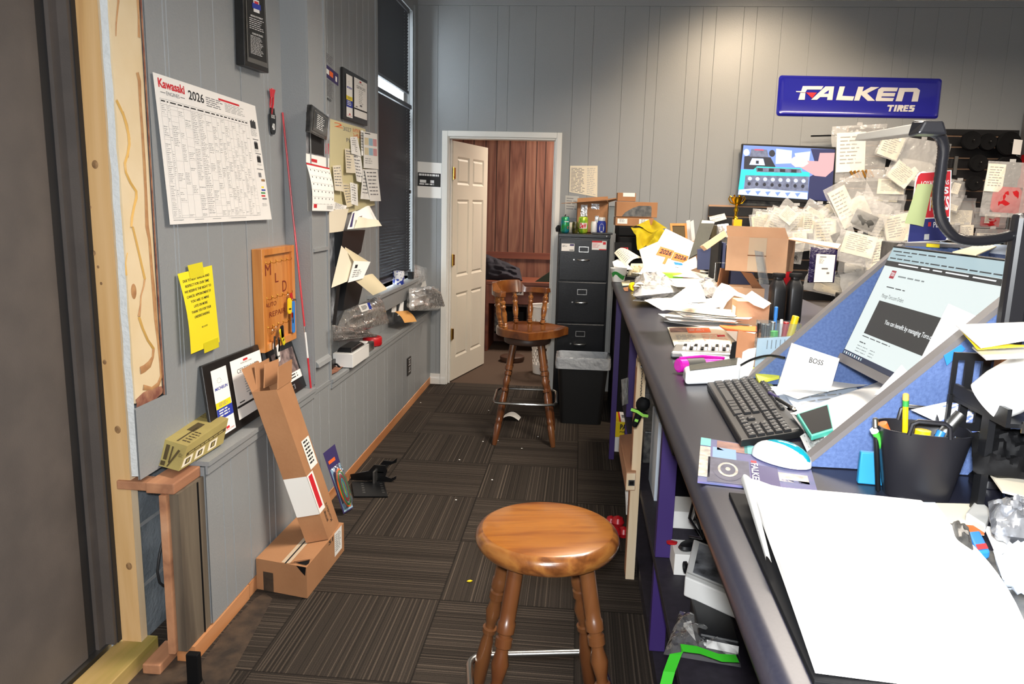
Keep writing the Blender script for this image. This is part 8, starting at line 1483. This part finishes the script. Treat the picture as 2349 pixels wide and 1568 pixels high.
# ------------------------------------------------------------------ clutter at the right edge
yr = 1.22; t = thing('letter_rack', 'black slotted plastic letter rack in front of the nearer partition', 'rack', pt(2250, 1000, y=yr))
def bars(mb, x0, x1, ytop, ybot, y, nb, m='black_plastic'):
    a, b = pt(x0, ytop, y=y), pt(x1, ytop, y=y); zt_, zb_ = a.z, pt(x0, ybot, y=y).z; w_ = (b.x-a.x); mb.box(a.x, b.x, y, y+.006, zt_-.012, zt_, m).box(a.x, b.x, y, y+.006, zb_, zb_+.012, m)
    for i in range(nb+1): x = a.x+w_*i/nb; mb.box(x-.006 if i else x, x+.006, y, y+.006, zb_+.012, zt_-.012, m)
mb = MB(); bars(mb, 2192, 2345, 808, 905, yr, 4); mb.build('upper_grille', t); mb = MB(); bars(mb, 2178, 2330, 905, 985, yr-.005, 4); mb.build('lower_grille', t)
a = pt(2180, 905, y=yr); MB().box(a.x+.17, a.x+.18, yr-.1, yr-.08, HC+.001, a.z-.007, 'black_plastic').build('leg', t); MB().box(a.x, a.x+.20, yr-.16, yr-.007, a.z-.006, a.z, 'black_plastic').box(a.x, a.x+.006, yr-.16, yr-.007, a.z+.0001, a.z+.02, 'black_plastic').box(a.x+.02, a.x+.07, yr-.163, yr-.1605, a.z-.012, a.z+.004, 'steel').build('tray', t); MB().box(a.x+.01, a.x+.02, yr-.1, yr-.08, HC+.001, a.z-.007, 'black_plastic').build('leg', t)
st('postcard', 'blue and white printed card standing in the lower letter rack', 'card', ((2090, 940), (2190, 918), (2330, 925), (2240, 1010)), yr+.012, 'paper', lambda mb, f: (patch(mb, f, .02, .4, .5, .9, 'blue_soft' if mat('blue_soft', '#6a80c8', .6) else '', .001), lines(mb, f, .25, .45, .6, .8, 4, 'white_ink', .4, .002, 3), lines(mb, f, .55, .1, .95, .8, 6, 'blue_soft', .35, .001, 3)), thick=.002)
for k, (px, ys, m, lb) in enumerate(((((2192, 744), (2349, 738), (2400, 770), (2250, 795)), [1.15, 1.15, 1.0, 1.0], 'paper', 'top white envelope fanned over the black letter rack'), (((2195, 748), (2250, 796), (2400, 790), (2240, 800)), [1.16, 1.01, 1.0, 1.02], 'yellow_print', 'yellow edged envelope just under the top white one'), (((2230, 795), (2349, 790), (2400, 815), (2262, 822)), [1.1, 1.1, .98, .98], 'paper', 'lower white envelope resting on the letter rack'))): st('envelope', lb, 'envelope', px, ys, m, thick=.002)
st('blue_tape', 'strip of bright blue tape stuck on the nearer partition edge', 'tape', ((2165, 815), (2205, 790), (2215, 800), (2172, 838)), 1.285, 'blue_plastic', thick=.001)
mb = MB(); c0 = pt(2335, 880, y=1.10); mb.lathe([(0, -.05), (.032, -.047), (.036, -.02), (.034, .04), (.028, .05), (0, .052)], 'white_plastic', 24, Matrix.Translation(c0) @ rotm(25, 40, 0)); tag(mb.build('white_bottle'), 'white rounded plastic bottle lying in the tray at the right edge', 'bottle')
fbox('cardboard_piece', 'brown cardboard piece wedged under the envelopes at the right edge', 'cardboard', 2292, 2380, 822, 858, 1.18, .02, 'cardboard_dark', z0=pt(2300, 858, y=1.18).z)
mb = MB(); c0 = pz(2215, 1030); M2 = Matrix.Translation((c0.x+.02, c0.y+.03, P0)); mb.lathe([(.0, 0), (.03, 0), (.042, .035), (.045, .038), (.04, .038), (.028, .006), (0, .005)], 'white_plastic', 24, M2); tag(mb.build('white_dish'), 'small round white dish behind the silver marker', 'dish')
mb = MB(); blob(mb, [pt(2228, 992, y=1.17), pt(2360, 985, y=1.17), pt(2380, 1100, y=1.10), pt(2232, 1085, y=1.12)], 'matte_black', .022, 16, .016, 14); tag(mb.build('black_cloth'), 'black cloth heap hanging below the letter rack at the right edge', 'cloth')
rd = random.Random(9); t = thing('camera_gear', 'black electronic adapter boxes piled behind the black caddy', 'adapter', pz(2270, 1080))
for i in range(4): c0 = pz(2245+26*i, 1075-6*i); MB(rotm(rd.uniform(-8, 8), rd.uniform(-8, 8), rd.uniform(-30, 30), (c0.x, c0.y, P0+.022))).box(-.028, .028, -.02, .02, -.014, .016, 'black_plastic').build('adapter', t, bevel=.004)
mb = MB(); mb.tube(spline([pz(2225, 1090, .01), pz(2250, 1075, .03), pz(2290, 1100, .02), pz(2300, 1150, .005), pz(2280, 1170, .004)], 8), .003, 'black_plastic', 8); tag(mb.build('adapter_cord'), 'looping black cord beside the grey power strip', 'cable')
c = [pz(2215, 1175, .018), pz(2242, 1140, .018), pz(2275, 1168, .018), pz(2262, 1205, .018)]; t = thing('power_strip', 'light grey flat plug with a grey cord near the black caddy', 'plug', c[0]); mb = MB(); mb.slab(mapper(c), (0, 0, 1), .014, 2, 2, 'paper_grey'); mb.build('plug_body', t, bevel=.003); MB().tube(spline([c[1]-Vector((0, 0, .007)), pz(2255, 1115, .02), pz(2262, 1100, .02), pz(2262, 1090, .01)], 6), .003, 'grey_edge', 8).build('cord', t)
cs('striped_envelope', 'white envelope with an orange stripe under the desk pad corner', 'envelope', ((2100, 1152), (2250, 1155), (2258, 1228), (2165, 1215)), .006, 'paper_warm', lambda mb, f: (patch(mb, f, .0, .75, 1, 1, 'orange_print', .001), patch(mb, f, .0, 0, .3, .6, 'paper_blue', .001))); c = [pz(2220, 1218, .02), pz(2248, 1215, .02), pz(2272, 1262, .02), pz(2242, 1266, .02)]
t = thing('blue_lighter', 'small blue and red lighter lying right of the desk pad', 'lighter', c[0]); mb = MB(); mb.slab(mapper(c), (0, 0, 1), .012, 1, 1, 'blue_plastic'); mb.build('lighter_body', t, bevel=.003); f = mapper(c); mb = MB(); s_ = 1 if (c[1]-c[0]).cross(c[0]-c[3]).z > 0 else -1; mb.grid(lambda u, v: f(.1+.8*u, .68+.25*v, .001*s_), 1, 1, 'red_print'); mb.build('label', t)
mb = MB(); blob(mb, [pz(2180, 1200, .02), pz(2222, 1212, .02), pz(2235, 1268, .02), pz(2190, 1240, .02)], 'dark_parts', .012, 10, .006, 3); tag(mb.build('coin_pouch'), 'dark mottled pouch between desk pad and blue lighter', 'pouch')
mat('foil_silver', '#c4c8d0', .22, metal=.8, bump=.6, bscale=25); mb = MB(); blob(mb, [pz(2266, 1150, .05), pz(2400, 1160, .05), pz(2400, 1240, .03), pz(2275, 1225, .03)], 'foil_silver', .022, 16, .012, 17); tag(mb.build('foil_pouch'), 'silver foil pouch lying at the right edge of the counter', 'pouch')
cs('cream_envelope', 'cream pointed envelope above the silver foil pouch', 'envelope', ((2262, 1072), (2400, 1080), (2400, 1150), (2300, 1125)), [.06, .05, .06, .06], 'paper_warm', thick=.003); cs('white_slip', 'small white slip below the silver foil pouch', 'paper', ((2255, 1205), (2300, 1210), (2320, 1260), (2280, 1262)), .01, 'paper')
mb = MB(); blob(mb, [pz(2278, 1262, .03), pz(2400, 1275, .03), pz(2420, 1370, .02), pz(2300, 1330, .02)], 'paper_blue', .022, 16, .02, 23); tag(mb.build('white_cloth'), 'crumpled pale cloth with faint stripes at the lower right edge', 'cloth')
pen('black capped pen lying on the dark case at the right edge', pz(2225, 1330, .01), pz(2290, 1390, .01), .006, 'black_plastic'); cs('dark_case', 'dark flat case under the clutter right of the desk pad', 'case', ((2170, 1240), (2400, 1290), (2420, 1500), (2300, 1420)), .004, 'dark_parts', thick=.002)
